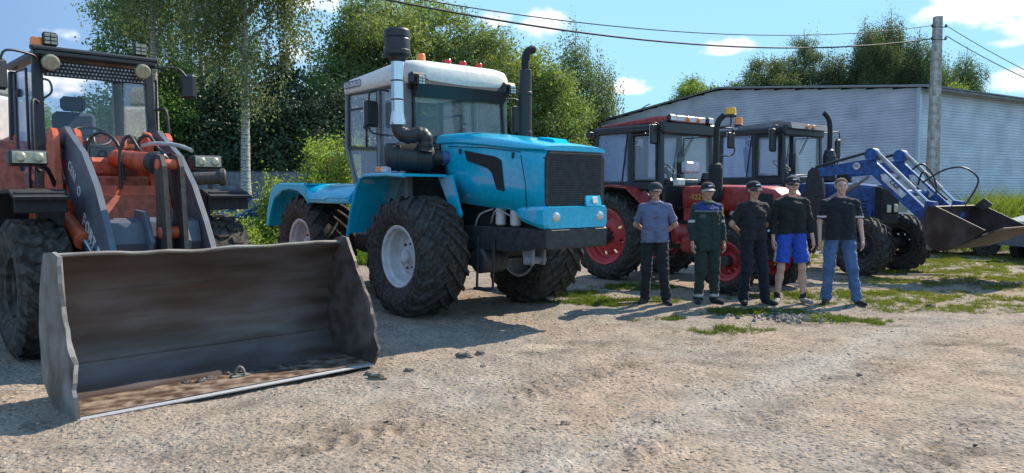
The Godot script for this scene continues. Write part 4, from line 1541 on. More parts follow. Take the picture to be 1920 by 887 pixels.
	lettering("lettering", "FORT E", 0.135, M.letter_white, t, Vector3(-0.4915, 1.16, 0.47), Basis(dn, up, Vector3(-1, 0, 0)))
	lettering("lettering", "СЕМ", 0.10, M.letter_white, t, Vector3(-0.4915, 1.80, -0.10), Basis(dn, up, Vector3(-1, 0, 0)))
	var lg := mb(true)
	lathe(lg, [[0.035, 0.0], [0.035, 0.005], [0.055, 0.005], [0.055, 0.0]], Vector3(-0.489, 1.60, 0.12), Vector3(-1, 0, 0), 20)
	obj("emblem", lg, M.letter_white, t)

func bend_side(p: Vector2, sd: float, off: float) -> Vector3:
	var f := smoothstep(2.2, 2.75, p.x)
	var w := n1.get_noise_2d(p.y * 2.4 + sd * 9.0, p.x * 1.3) * 0.045 * (0.3 + f) + n2.get_noise_2d(p.y * 9.0, sd) * 0.014 * f
	return Vector3(sd * (1.215 + off) + w, p.y, p.x)

func blob(s: SurfaceTool, c: Vector3, e: Vector3, seedv := 0.0) -> void:
	s.set_smooth_group(-1)
	var n := 11
	var m := 8
	var g := []
	for i in m + 1:
		var row := []
		var th := PI * i / m
		for k in n:
			var a := TAU * k / n
			var d := Vector3(sin(th) * cos(a), cos(th), sin(th) * sin(a))
			var f := 1.0 + 0.5 * n1.get_noise_3dv(d * 1.6 + c * 17.0 + e * 31.0) + 0.3 * n2.get_noise_3dv(d * 4.0 + e * 50.0)
			row.append(c + d * e * f)
		g.append(row)
	loft(s, g, false, false, true)

# ---------------------------------------------------------------- turquoise articulated tractor
func hood_ring(z: float, hw: float, bot: float, top: float, cut := 0.16) -> Array:
	var r := []
	for p in [[-0.96, bot], [-1.0, bot + (top - bot) * 0.35], [-1.0, top - cut - 0.05], [-0.985, top - cut], [-0.93, top - cut * 0.35], [-0.82, top - 0.035], [-0.45, top - 0.006], [0.0, top]]:
		r.append(Vector3(p[0] * hw, p[1], z))
	for k in range(6, -1, -1):
		r.append(Vector3(-r[k].x, r[k].y, z))
	return r

func build_big_tractor() -> void:
	rng.seed = 52
	var t := thing("articulated_tractor", "large turquoise articulated tractor with white cab roof and white wheel rims", "tractor", Vector3(-0.47, 0, -10.4), 40.0)
	# wheels
	for e in [[-1.0, 0.0], [1.0, 0.0], [-1.0, -2.88], [1.0, -2.88]]:
		wheel("wheel", 0.775, 0.69, 0.385, 0.20, 20, "farm", Vector3(e[0] * 1.0, 0.768, e[1]), e[0], M.rim_white, M.rubber, t, 0.05, 0.065)
	for z in [0.0, -2.88]:
		var sa := mb(true)
		cyl(sa, Vector3(-0.8, 0.768, z), Vector3(0.8, 0.768, z), 0.13, 16)
		lathe(sa, [[0.0, -0.24], [0.16, -0.20], [0.24, 0.0], [0.16, 0.2], [0.0, 0.24]], Vector3(0, 0.768, z), Vector3.RIGHT, 20, false)
		obj("axle", sa, M.frame, t)
	# frames
	var fr := mb()
	for sd in [-1.0, 1.0]:
		plate(fr, [Vector2(-1.1, 0.86), Vector2(-1.1, 1.14), Vector2(1.2, 1.16), Vector2(1.86, 1.16), Vector2(1.86, 0.94), Vector2(1.2, 0.86)], sd * 0.44 - 0.03, sd * 0.44 + 0.03, 0.01)
	box(fr, Vector3(0, 1.05, 1.90), Vector3(1.0, 0.24, 0.10), 0.02)
	obj("front_frame", fr, M.frame, t)
	var fr2 := mb()
	box(fr2, Vector3(0, 1.0, -2.6), Vector3(0.9, 0.34, 2.3), 0.03)
	cyl(fr2, Vector3(0, 0.6, -1.35), Vector3(0, 1.3, -1.35), 0.14, 16)
	obj("rear_frame", fr2, M.frame, t)
	var hk := mb()
	for x in [-0.40, -0.22]:
		plate(hk, [Vector2(1.44, 0.72), Vector2(1.40, 1.0), Vector2(1.62, 1.0), Vector2(1.60, 0.72)], x - 0.02, x + 0.02, 0.006)
	cyl(hk, Vector3(-0.46, 0.78, 1.53), Vector3(-0.16, 0.78, 1.53), 0.05, 12)
	obj("tow_bracket", hk, M.grey, t)
	# engine block under the hood
	var en := mb()
	box(en, Vector3(0, 1.25, 0.75), Vector3(0.62, 0.55, 1.5), 0.04)
	box(en, Vector3(0, 0.92, 0.3), Vector3(0.5, 0.3, 1.2), 0.05)
	obj("engine_block", en, M.black_matt, t)
	var flt := mb(true)
	for z in [1.02, 1.30]:
		cyl(flt, Vector3(-0.42, 1.18, z), Vector3(-0.42, 1.40, z), 0.065, 16, 0.015)
	obj("oil_filter", flt, M.pale_plain, t)
	for h in [[Vector3(-0.42, 1.15, 0.5), Vector3(-0.47, 1.30, 0.66), Vector3(-0.44, 1.38, 0.9)], [Vector3(-0.40, 1.2, 0.8), Vector3(-0.48, 1.36, 1.0), Vector3(-0.42, 1.3, 1.2)]]:
		var sh := mb(true)
		tube(sh, smooth_path(h, 5), 0.012, 6)
		obj("fuel_line", sh, M.pale_grey, t)
	# hood
	var hd := mb(true)
	var rings := []
	for e in [[-0.24, 0.455, 2.16, 2.36], [-0.16, 0.48, 1.98, 2.375], [0.02, 0.49, 1.62, 2.37], [0.16, 0.495, 1.45, 2.36], [0.7, 0.505, 1.41, 2.31], [1.2, 0.51, 1.38, 2.235], [1.62, 0.51, 1.35, 2.165], [1.78, 0.505, 1.33, 2.14], [1.88, 0.495, 1.36, 2.10]]:
		rings.append(hood_ring(e[0], e[1], e[2], e[3]))
	loft(hd, rings, true, true)
	var hood := obj("hood", hd, M.turq, t)
	# upper lid that overhangs the hood sides slightly
	var lid := mb(true)
	var lr := []
	for e in [[-0.30, 0.475, 2.385, 1.0], [0.2, 0.50, 2.375, 1.0], [0.9, 0.52, 2.295, 0.9], [1.5, 0.522, 2.20, 0.7], [1.80, 0.515, 2.15, 0.5], [1.90, 0.50, 2.125, 0.4]]:
		var ring := []
		for p in [[-1.0, -0.155], [-1.01, -0.13], [-0.95, -0.055], [-0.82, -0.025], [-0.4, 0.0], [0.0, 0.006], [0.4, 0.0], [0.82, -0.025], [0.95, -0.055], [1.01, -0.13], [1.0, -0.155]]:
			ring.append(Vector3(p[0] * e[1], e[2] + p[1] * e[3], e[0]))
		lr.append(ring)
	loft(lid, lr, true, true)
	obj("hood_lid", lid, M.turq, hood)
	var knob := mb()
	plate(knob, [Vector2(1.30, 2.19), Vector2(1.36, 2.255), Vector2(1.62, 2.22), Vector2(1.68, 2.16)], -0.12, 0.12, 0.01)
	obj("hood_scoop", knob, M.turq_matt, hood)
	# grille: black perforated face with rounded outline, its slats are real bars
	var gr := mb(true)
	var gp := []
	for e in [[-0.485, 1.46], [-0.45, 1.415], [0.45, 1.415], [0.485, 1.46], [0.485, 1.98], [0.43, 2.065], [-0.43, 2.065], [-0.485, 1.98]]:
		gp.append(e)
	var ring_a := []
	var ring_b := []
	for e in gp:
		ring_a.append(Vector3(e[0], e[1], 1.85))
		ring_b.append(Vector3(e[0] * 0.985, 1.73 + (e[1] - 1.73) * 0.985, 1.905))
	loft(gr, [ring_a, ring_b], true, false)
	var grille := obj("grille", gr, M.frame, t)
	for k in 30:
		var sb := mb()
		box(sb, Vector3(0, 1.44 + k * 0.0205, 1.906), Vector3(0.88, 0.007, 0.008), 0.003)
		obj("grille_bar", sb, M.black_matt, grille)
	var bd := mb()
	plate(bd, [Vector2(1.88, 1.40), Vector2(1.88, 1.53), Vector2(1.92, 1.545), Vector2(1.95, 1.42)], 0.14, 0.40, 0.01)
	obj("badge_base", bd, M.turq, t)
	var bd2 := mb()
	box(bd2, Vector3(0.28, 1.49, 1.945), Vector3(0.09, 0.08, 0.012), 0.004, Basis(Vector3.RIGHT, -0.2))
	obj("badge", bd2, M.rim_white, t)
	# lower bumper cowl with headlights
	var bc := mb(true)
	var cr := []
	for e in [[1.34, 0.495, 1.34, 1.40], [1.50, 0.515, 1.24, 1.41], [1.80, 0.53, 1.175, 1.42], [1.90, 0.52, 1.165, 1.425], [1.945, 0.485, 1.17, 1.415]]:
		var ring := []
		for p in [[-0.93, e[2]], [-1.0, e[2] + 0.05], [-1.0, e[3] - 0.04], [-0.95, e[3]], [0.95, e[3]], [1.0, e[3] - 0.04], [1.0, e[2] + 0.05], [0.93, e[2]]]:
			ring.append(Vector3(p[0] * e[1], p[1], e[0]))
		cr.append(ring)
	loft(bc, cr, true, false)
	obj("bumper_cowl", bc, M.turq, t)
	for sd in [-1.0, 1.0]:
		var hl := mb(true)
		lathe(hl, [[0.0, 0.03], [0.035, 0.026], [0.052, 0.012], [0.058, 0.0], [0.058, -0.03]], Vector3(sd * 0.36, 1.30, 1.948), Vector3(0, 0, 1), 20)
		obj("headlight", hl, M.lens, t)
	# seams between nose and side panels, hood latches
	for sd in [-1.0, 1.0]:
		var sm := mb(true)
		tube(sm, [Vector3(sd * 0.508, 1.37, 1.60), Vector3(sd * 0.512, 1.70, 1.58), Vector3(sd * 0.512, 2.02, 1.50)], 0.005, 6)
		obj("panel_seam", sm, M.black_matt, hood)
		var sm2 := mb(true)
		tube(sm2, [Vector3(sd * 0.500, 2.185, 0.02), Vector3(sd * 0.512, 2.14, 0.8), Vector3(sd * 0.517, 2.06, 1.5)], 0.005, 6)
		obj("lid_seam", sm2, M.black_matt, hood)
		for q in [[0.30, 2.14], [1.36, 2.05]]:
			var lt := mb()
			box(lt, Vector3(sd * 0.516, q[1] - 0.03, q[0]), Vector3(0.02, 0.07, 0.035), 0.005)
			obj("latch", lt, M.black, hood)
	# black side vents, 8 mm proud of the hood side
	for sd in [-1.0, 1.0]:
		var vp := [Vector2(0.40, 2.115), Vector2(1.02, 2.02), Vector2(1.14, 1.97), Vector2(1.20, 1.60), Vector2(1.06, 1.62), Vector2(0.97, 1.82), Vector2(0.88, 1.88), Vector2(0.46, 1.985)]
		var sv := mb()
		plate(sv, vp, sd * 0.512 - 0.012, sd * 0.512 + 0.012, 0.006)
		obj("side_vent", sv, M.black_matt, hood)
	# cab
	var cab := Node3D.new()
	cab.name = "cab"
	t.add_child(cab)
	cab.position.z = -0.12
	var hw := 0.84
	for sd in [-1.0, 1.0]:
		# side frame: outer ring of pillars
		for q in [[Vector2(-0.30, 1.35), Vector2(-0.34, 3.06), 0.10], [Vector2(-1.0, 1.55), Vector2(-1.04, 3.08), 0.10], [Vector2(-1.98, 2.2), Vector2(-1.98, 3.1), 0.09], [Vector2(-1.98, 2.24), Vector2(-1.58, 1.32), 0.07]]:
			var sp := mb()
			bar(sp, Vector3(sd * hw, q[0].y, q[0].x), Vector3(sd * (hw - 0.02), q[1].y, q[1].x), 0.07, q[2], 0.012, Vector3.RIGHT)
			obj("pillar", sp, M.grey, cab)
		var sl := mb()
		bar(sl, Vector3(sd * hw, 3.06, -2.0), Vector3(sd * hw, 3.04, -0.30), 0.07, 0.08, 0.01)
		bar(sl, Vector3(sd * hw, 1.36, -1.60), Vector3(sd * hw, 1.36, -0.28), 0.07, 0.08, 0.01)
		obj("sill", sl, M.grey, cab)
		# door: dark frame, upper glass with slider, pale lower glass
		var dg := mb()
		plate(dg, [Vector2(-1.90, 2.28), Vector2(-1.90, 3.01), Vector2(-1.10, 3.0), Vector2(-1.10, 2.22)], sd * hw - 0.004, sd * hw + 0.004, 0.001)
		obj("door_glass", dg, M.glass_haze, cab)
		var dl := mb()
		plate(dl, [Vector2(-1.90, 2.20), Vector2(-1.10, 2.16), Vector2(-1.06, 1.44), Vector2(-1.50, 1.42), Vector2(-1.82, 1.98)], sd * hw - 0.004, sd * hw + 0.004, 0.001)
		obj("lower_glass", dl, M.glass_haze, cab)
		var df := mb()
		bar(df, Vector3(sd * (hw + 0.012), 2.24, -1.93), Vector3(sd * (hw + 0.012), 2.19, -1.06), 0.03, 0.045, 0.006)
		bar(df, Vector3(sd * (hw + 0.012), 2.80, -1.90), Vector3(sd * (hw + 0.012), 2.79, -1.36), 0.02, 0.03, 0.005)
		bar(df, Vector3(sd * (hw + 0.012), 2.22, -1.40), Vector3(sd * (hw + 0.012), 2.80, -1.40), 0.02, 0.03, 0.005, Vector3.RIGHT)
		for e in [[-1.92, 2.2, -1.92, 3.02], [-1.08, 1.44, -1.09, 3.0], [-1.92, 3.02, -1.09, 3.0]]:
			bar(df, Vector3(sd * (hw + 0.01), e[1], e[0]), Vector3(sd * (hw + 0.01), e[3], e[2]), 0.025, 0.03, 0.005, Vector3.RIGHT)
		obj("door_frame", df, M.black, cab)
		var qg := mb()
		plate(qg, [Vector2(-0.96, 1.44), Vector2(-0.98, 3.0), Vector2(-0.40, 2.98), Vector2(-0.36, 1.44)], sd * hw - 0.004, sd * hw + 0.004, 0.001)
		obj("quarter_glass", qg, M.glass_haze, cab)
		var hd2 := mb()
		box(hd2, Vector3(sd * (hw + 0.035), 2.55, -1.40), Vector3(0.04, 0.12, 0.05), 0.01)
		obj("door_handle", hd2, M.black, cab)
	# front window, rear window
	var fw := mb()
	quad(fw, Vector3(-hw + 0.05, 1.95, -0.24), Vector3(hw - 0.05, 1.95, -0.24), Vector3(hw - 0.07, 3.0, -0.31), Vector3(-hw + 0.07, 3.0, -0.31))
	obj("windshield", fw, M.glass_dark, cab)
	var rw := mb()
	quad(rw, Vector3(-hw + 0.05, 2.2, -1.99), Vector3(hw - 0.05, 2.2, -1.99), Vector3(hw - 0.07, 3.0, -1.99), Vector3(-hw + 0.07, 3.0, -1.99))
	obj("rear_window", rw, M.glass, cab)
	var wf := mb()
	for sd in [-1.0, 1.0]:
		bar(wf, Vector3(sd * (hw - 0.06), 1.95, -0.225), Vector3(sd * (hw - 0.08), 3.0, -0.295), 0.045, 0.03, 0.006, Vector3.RIGHT)
	bar(wf, Vector3(-hw, 2.98, -0.29), Vector3(hw, 2.98, -0.29), 0.05, 0.05, 0.01)
	for x in [-0.16, 0.42]:
		bar(wf, Vector3(x, 2.2, -1.98), Vector3(x, 3.0, -1.98), 0.05, 0.05, 0.01, Vector3.RIGHT)
	bar(wf, Vector3(-hw, 2.18, -1.98), Vector3(hw, 2.18, -1.98), 0.05, 0.06, 0.01)
	bar(wf, Vector3(-0.16, 2.72, -1.98), Vector3(0.42, 2.72, -1.98), 0.03, 0.04, 0.01)
	obj("window_frame", wf, M.black, cab)
	var cw := mb()
	box(cw, Vector3(0, 1.66, -0.30), Vector3(1.62, 0.60, 0.05), 0.01)
	box(cw, Vector3(0, 1.72, -1.92), Vector3(1.3, 0.94, 0.05), 0.01)
	box(cw, Vector3(0, 1.36, -1.0), Vector3(1.62, 0.06, 1.5), 0.01)
	obj("bulkhead", cw, M.black_matt, cab)
	# roof
	var rf := mb(true)
	var rr := []
	var nn := 28
	for e in [[3.03, 0.96, 0.96], [3.05, 0.985, 0.975], [3.13, 0.985, 0.975], [3.21, 0.97, 0.96], [3.265, 0.935, 0.93], [3.30, 0.85, 0.86], [3.318, 0.55, 0.58], [3.322, 0.2, 0.22]]:
		var ring := []
		for k in nn:
			var a := TAU * k / nn
			var c := cos(a)
			var s2 := sin(a)
			var px := signf(c) * pow(absf(c), 0.30)
			var pz := signf(s2) * pow(absf(s2), 0.30)
			# the roof falls towards the rear and swells over the front
			var zz: float = -1.14 + pz * 1.02 * e[2]
			var drop := smoothstep(-0.9, -2.3, zz) * 0.06 * smoothstep(3.05, 3.3, e[0])
			var lift := 0.045 * smoothstep(-1.3, -0.7, zz) * smoothstep(3.1, 3.3, e[0])
			ring.append(Vector3(px * 0.96 * e[1], e[0] - drop + lift, zz))
		rr.append(ring)
	loft(rf, rr, true, true)
	obj("roof", rf, M.white, cab)
	var vs := mb()
	plate(vs, [Vector2(-0.34, 3.04), Vector2(-0.30, 2.86), Vector2(-0.24, 2.86), Vector2(-0.14, 3.02), Vector2(-0.16, 3.10), Vector2(-0.3, 3.12)], -0.78, 0.78, 0.015)
	obj("visor", vs, M.black, cab)
	for sd in [-1.0, 1.0]:
		var nb2 := mb()
		box(nb2, Vector3(sd * 0.78, 3.08, -0.17), Vector3(0.24, 0.16, 0.12), 0.03)
		obj("lamp_recess", nb2, M.black, cab)
		lamp_box("work_lamp", Vector3(sd * 0.78, 3.05, -0.08), Vector3(0.12, 0.14, 0.06), 0.0, M.black, M.lens, cab, 2)
	beacon("beacon", Vector3(-0.50, 3.345, -0.50), 0.065, 0.13, M.amber, cab)
	for x in [-0.16, 0.10, 0.38]:
		beacon("marker_lamp", Vector3(x, 3.34, -0.34), 0.05, 0.075, M.red_lamp, cab)
	var pl := mb()
	box(pl, Vector3(-0.95, 3.14, -1.62), Vector3(0.012, 0.105, 0.46), 0.003, Basis(Vector3.FORWARD, 0.0))
	obj("name_plate", pl, M.grey, cab)
	lettering("lettering", "БТЗ-264К.20", 0.062, M.letter_white, cab, Vector3(-0.9575, 3.137, -1.62), Basis(Vector3(0, 0, 1), Vector3.UP, Vector3(-1, 0, 0)))
	# inside
	driver_seat(Vector3(0.0, 1.80, -1.30), M.seat, cab)
	steering(Vector3(0.0, 2.18, -0.72), cab)
	var dsh := mb()
	box(dsh, Vector3(0, 1.80, -0.48), Vector3(0.9, 0.4, 0.25), 0.06)
	obj("dashboard", dsh, M.black, cab)
	mirror(Vector3(-1.02, 2.66, -0.96), Vector3(0.24, 0.36, 0.07), 14.0, cab, [Vector3(-0.86, 2.96, -0.75), Vector3(-1.0, 2.98, -0.80), Vector3(-1.08, 2.92, -0.90), Vector3(-1.06, 2.7, -0.92), Vector3(-1.06, 2.42, -0.92), Vector3(-0.86, 2.36, -0.75)])
	mirror(Vector3(1.08, 2.66, -0.30), Vector3(0.2, 0.4, 0.07), -14.0, cab, [Vector3(0.82, 2.94, -0.32), Vector3(1.06, 2.94, -0.28), Vector3(1.08, 2.7, -0.28)])
	# air intake
	var ai := Node3D.new()
	ai.name = "air_intake"
	t.add_child(ai)
	var c0 := Vector3(-1.12, -0.10, -0.22)
	var s3 := mb(true)
	lathe(s3, [[0.0, 3.76], [0.15, 3.76], [0.165, 3.74], [0.165, 3.66], [0.155, 3.65], [0.165, 3.63], [0.165, 3.50], [0.175, 3.49], [0.175, 3.44], [0.12, 3.40], [0.10, 3.36], [0.085, 3.35]], c0, Vector3.UP, 28)
	obj("pre_cleaner", s3, M.black, ai)
	var s4 := mb(true)
	lathe(s4, [[0.082, 3.36], [0.082, 2.72], [0.105, 2.58], [0.105, 2.55]], c0, Vector3.UP, 28)
	obj("stack", s4, M.chrome, ai)
	for y in [3.10, 2.86]:
		var s5 := mb(true)
		lathe(s5, [[0.083, y], [0.088, y + 0.003], [0.088, y + 0.017], [0.083, y + 0.02]], c0, Vector3.UP, 28)
		obj("clamp", s5, M.frame, ai)
	var elbow := smooth_path([c0 + Vector3(0, 2.58, 0), c0 + Vector3(0.01, 2.46, 0.03), c0 + Vector3(0.08, 2.40, 0.12), c0 + Vector3(0.19, 2.43, 0.19), c0 + Vector3(0.27, 2.38, 0.22), c0 + Vector3(0.28, 2.22, 0.20)], 6)
	var er := []
	for k in elbow.size():
		er.append(0.092 + (0.012 if k % 3 == 0 and k > 8 else 0.0))
	var s6 := mb(true)
	tube(s6, elbow, er, 18)
	obj("elbow_hose", s6, M.black, ai)
	var can := mb(true)
	var ax := Vector3(0.88, 0.0, 0.45).normalized()
	lathe(can, [[0.0, 0.0], [0.14, 0.0], [0.175, 0.025], [0.18, 0.06], [0.18, 0.16], [0.19, 0.165], [0.19, 0.20], [0.18, 0.205], [0.18, 0.42], [0.19, 0.425], [0.19, 0.46], [0.18, 0.465], [0.18, 0.60], [0.13, 0.64], [0.08, 0.65], [0.08, 0.80], [0.0, 0.80]], Vector3(-1.22, 2.04, -0.40), ax, 28)
	obj("filter_canister", can, M.black, ai)
	var pp := mb(true)
	cyl(pp, Vector3(-1.22, 2.04, -0.40) + ax * 0.76, Vector3(-1.22, 2.04, -0.40) + ax * 0.92, 0.085, 18)
	obj("intake_pipe", pp, M.blue, ai)
	# exhaust stack
	var ex := mb(true)
	lathe(ex, [[0.06, 2.20], [0.10, 2.34], [0.098, 2.40], [0.092, 2.42], [0.092, 2.90], [0.10, 2.905], [0.10, 2.94], [0.088, 2.95], [0.088, 3.24], [0.06, 3.25]], Vector3(0.55, 0, 0.36), Vector3.UP, 24)
	obj("exhaust_stack", ex, M.black, t)
	var ex2 := mb(true)
	tube(ex2, smooth_path([Vector3(0.55, 3.22, 0.36), Vector3(0.55, 3.36, 0.36), Vector3(0.56, 3.46, 0.37), Vector3(0.62, 3.52, 0.38), Vector3(0.68, 3.53, 0.39)], 4), 0.055, 16)
	obj("exhaust_elbow", ex2, M.black_matt, t)
	# fenders
	for sd in [-1.0, 1.0]:
		var x0: float = minf(sd * 0.66, sd * 1.30)
		var x1: float = maxf(sd * 0.66, sd * 1.30)
		var f1 := mb()
		sheet(f1, [Vector2(-1.26, 1.02), Vector2(-1.16, 1.34), Vector2(-1.02, 1.62), Vector2(-0.90, 1.78), Vector2(-0.78, 1.825), Vector2(-0.20, 1.83), Vector2(0.20, 1.81)], x0, x1, 0.03)
		obj("front_fender", f1, M.turq, t)
		# rolled outer rim of the fender
		var f2 := mb(true)
		var fp := []
		for p in [Vector2(-1.27, 1.0), Vector2(-1.16, 1.34), Vector2(-1.02, 1.62), Vector2(-0.90, 1.78), Vector2(-0.78, 1.825), Vector2(-0.20, 1.83), Vector2(0.20, 1.81)]:
			fp.append(Vector3(sd * 1.30, p.y - 0.02, p.x))
		tube(f2, fp, 0.028, 8)
		obj("fender_bead", f2, M.turq, t)
		var f3 := mb()
		plate(f3, [Vector2(0.0, 1.80), Vector2(0.30, 1.80), Vector2(0.50, 1.30), Vector2(0.40, 1.12), Vector2(0.26, 1.4)], sd * 0.64 - 0.02, sd * 0.64 + 0.02, 0.008)
		obj("fender_stay", f3, M.turq, t)
		# rear fender: deck, arch and skirt
		var r1 := mb(true)
		var xo: float = sd * 1.32
		var xi: float = sd * 0.52
		var deck := [Vector2(-4.05, 1.02), Vector2(-3.98, 1.30), Vector2(-3.86, 1.55), Vector2(-3.70, 1.69), Vector2(-3.5, 1.715), Vector2(-2.5, 1.71), Vector2(-1.22, 1.69)]
		sheet(r1, deck.slice(0, 6), minf(xo, xi), maxf(xo, xi), 0.025)
		obj("rear_fender", r1, M.turq, t)
		var r2 := mb()
		var arch := [Vector2(-4.05, 1.02), Vector2(-3.98, 1.30), Vector2(-3.86, 1.55), Vector2(-3.70, 1.69), Vector2(-3.5, 1.70), Vector2(-2.56, 1.69), Vector2(-2.44, 1.40), Vector2(-2.60, 1.52), Vector2(-2.80, 1.60), Vector2(-3.1, 1.63), Vector2(-3.45, 1.60), Vector2(-3.70, 1.48), Vector2(-3.86, 1.26), Vector2(-3.96, 1.02)]
		plate(r2, arch, xo - 0.02, xo + 0.02, 0.012)
		obj("fender_skirt", r2, M.turq, t)
		# the fender rolls down to the outside between wheel arch and cab
		var roll := mb(true)
		var rings2 := []
		for z in [-2.56, -2.52, -2.42, -1.9, -1.26, -1.22]:
			var f: float = 0.0 if z == -2.56 else (0.55 if z == -2.52 else 1.0)
			var k := 0.985 if z == -1.22 else 1.0
			var ring := []
			for p in [[0.52, 1.705, 1.705], [0.86, 1.71, 1.71], [1.06, 1.71, 1.69], [1.18, 1.71, 1.645], [1.26, 1.705, 1.585], [1.315, 1.70, 1.52], [1.335, 1.69, 1.46], [1.335, 1.67, 1.42], [1.30, 1.66, 1.415], [1.0, 1.67, 1.55], [0.52, 1.68, 1.68]]:
				ring.append(Vector3(sd * p[0] * k, lerpf(p[1], p[2], f), z))
			rings2.append(ring)
		loft(roll, rings2, true, true)
		obj("fender_roll", roll, M.turq, t)
		var trim := mb(true)
		tube(trim, [Vector3(sd * 1.337, 1.475, -2.40), Vector3(sd * 1.337, 1.475, -1.9), Vector3(sd * 1.325, 1.50, -1.80), Vector3(sd * 1.322, 1.505, -1.24)], 0.012, 6)
		obj("fender_crease", trim, M.turq, t)
		var r3 := mb(true)
		var bp := []
		for p in [Vector2(-3.5, 1.70), Vector2(-2.9, 1.698), Vector2(-2.58, 1.695)]:
			bp.append(Vector3(xo - sd * 0.012, p.y - 0.012, p.x))
		tube(r3, bp, 0.035, 10)
		obj("deck_bead", r3, M.turq, t)
	var bx := mb()
	box(bx, Vector3(-0.86, 1.14, -1.36), Vector3(0.4, 0.34, 0.30), 0.02)
	obj("battery_box", bx, M.grey, t)
	var tk := mb(true)
	cyl(tk, Vector3(-0.70, 0.86, -1.9), Vector3(-0.70, 0.86, -0.95), 0.18, 20, 0.03)
	obj("air_tank", tk, M.frame, t)
	# indicator on the fender
	var li := mb()
	box(li, Vector3(-1.24, 1.875, -0.46), Vector3(0.10, 0.08, 0.12), 0.012)
	obj("indicator", li, M.amber, t)
	var li2 := mb()
	box(li2, Vector3(-1.24, 1.875, -0.33), Vector3(0.10, 0.08, 0.12), 0.012)
	obj("indicator", li2, M.rim_white, t)
	# ladder below the frame
	var ld := mb()
	for z in [0.66, 0.98]:
		bar(ld, Vector3(-0.50, 1.02, z), Vector3(-0.52, 0.36, z), 0.035, 0.02, 0.004, Vector3.RIGHT)
	bar(ld, Vector3(-0.52, 0.37, 0.64), Vector3(-0.52, 0.37, 1.0), 0.10, 0.03, 0.006)
	obj("ladder", ld, M.frame, t)
	var tn := mb(true)
	cyl(tn, Vector3(-0.50, 0.72, 0.64), Vector3(-0.1, 0.72, 0.64), 0.17, 20, 0.03)
	obj("steering_tank", tn, M.frame, t)

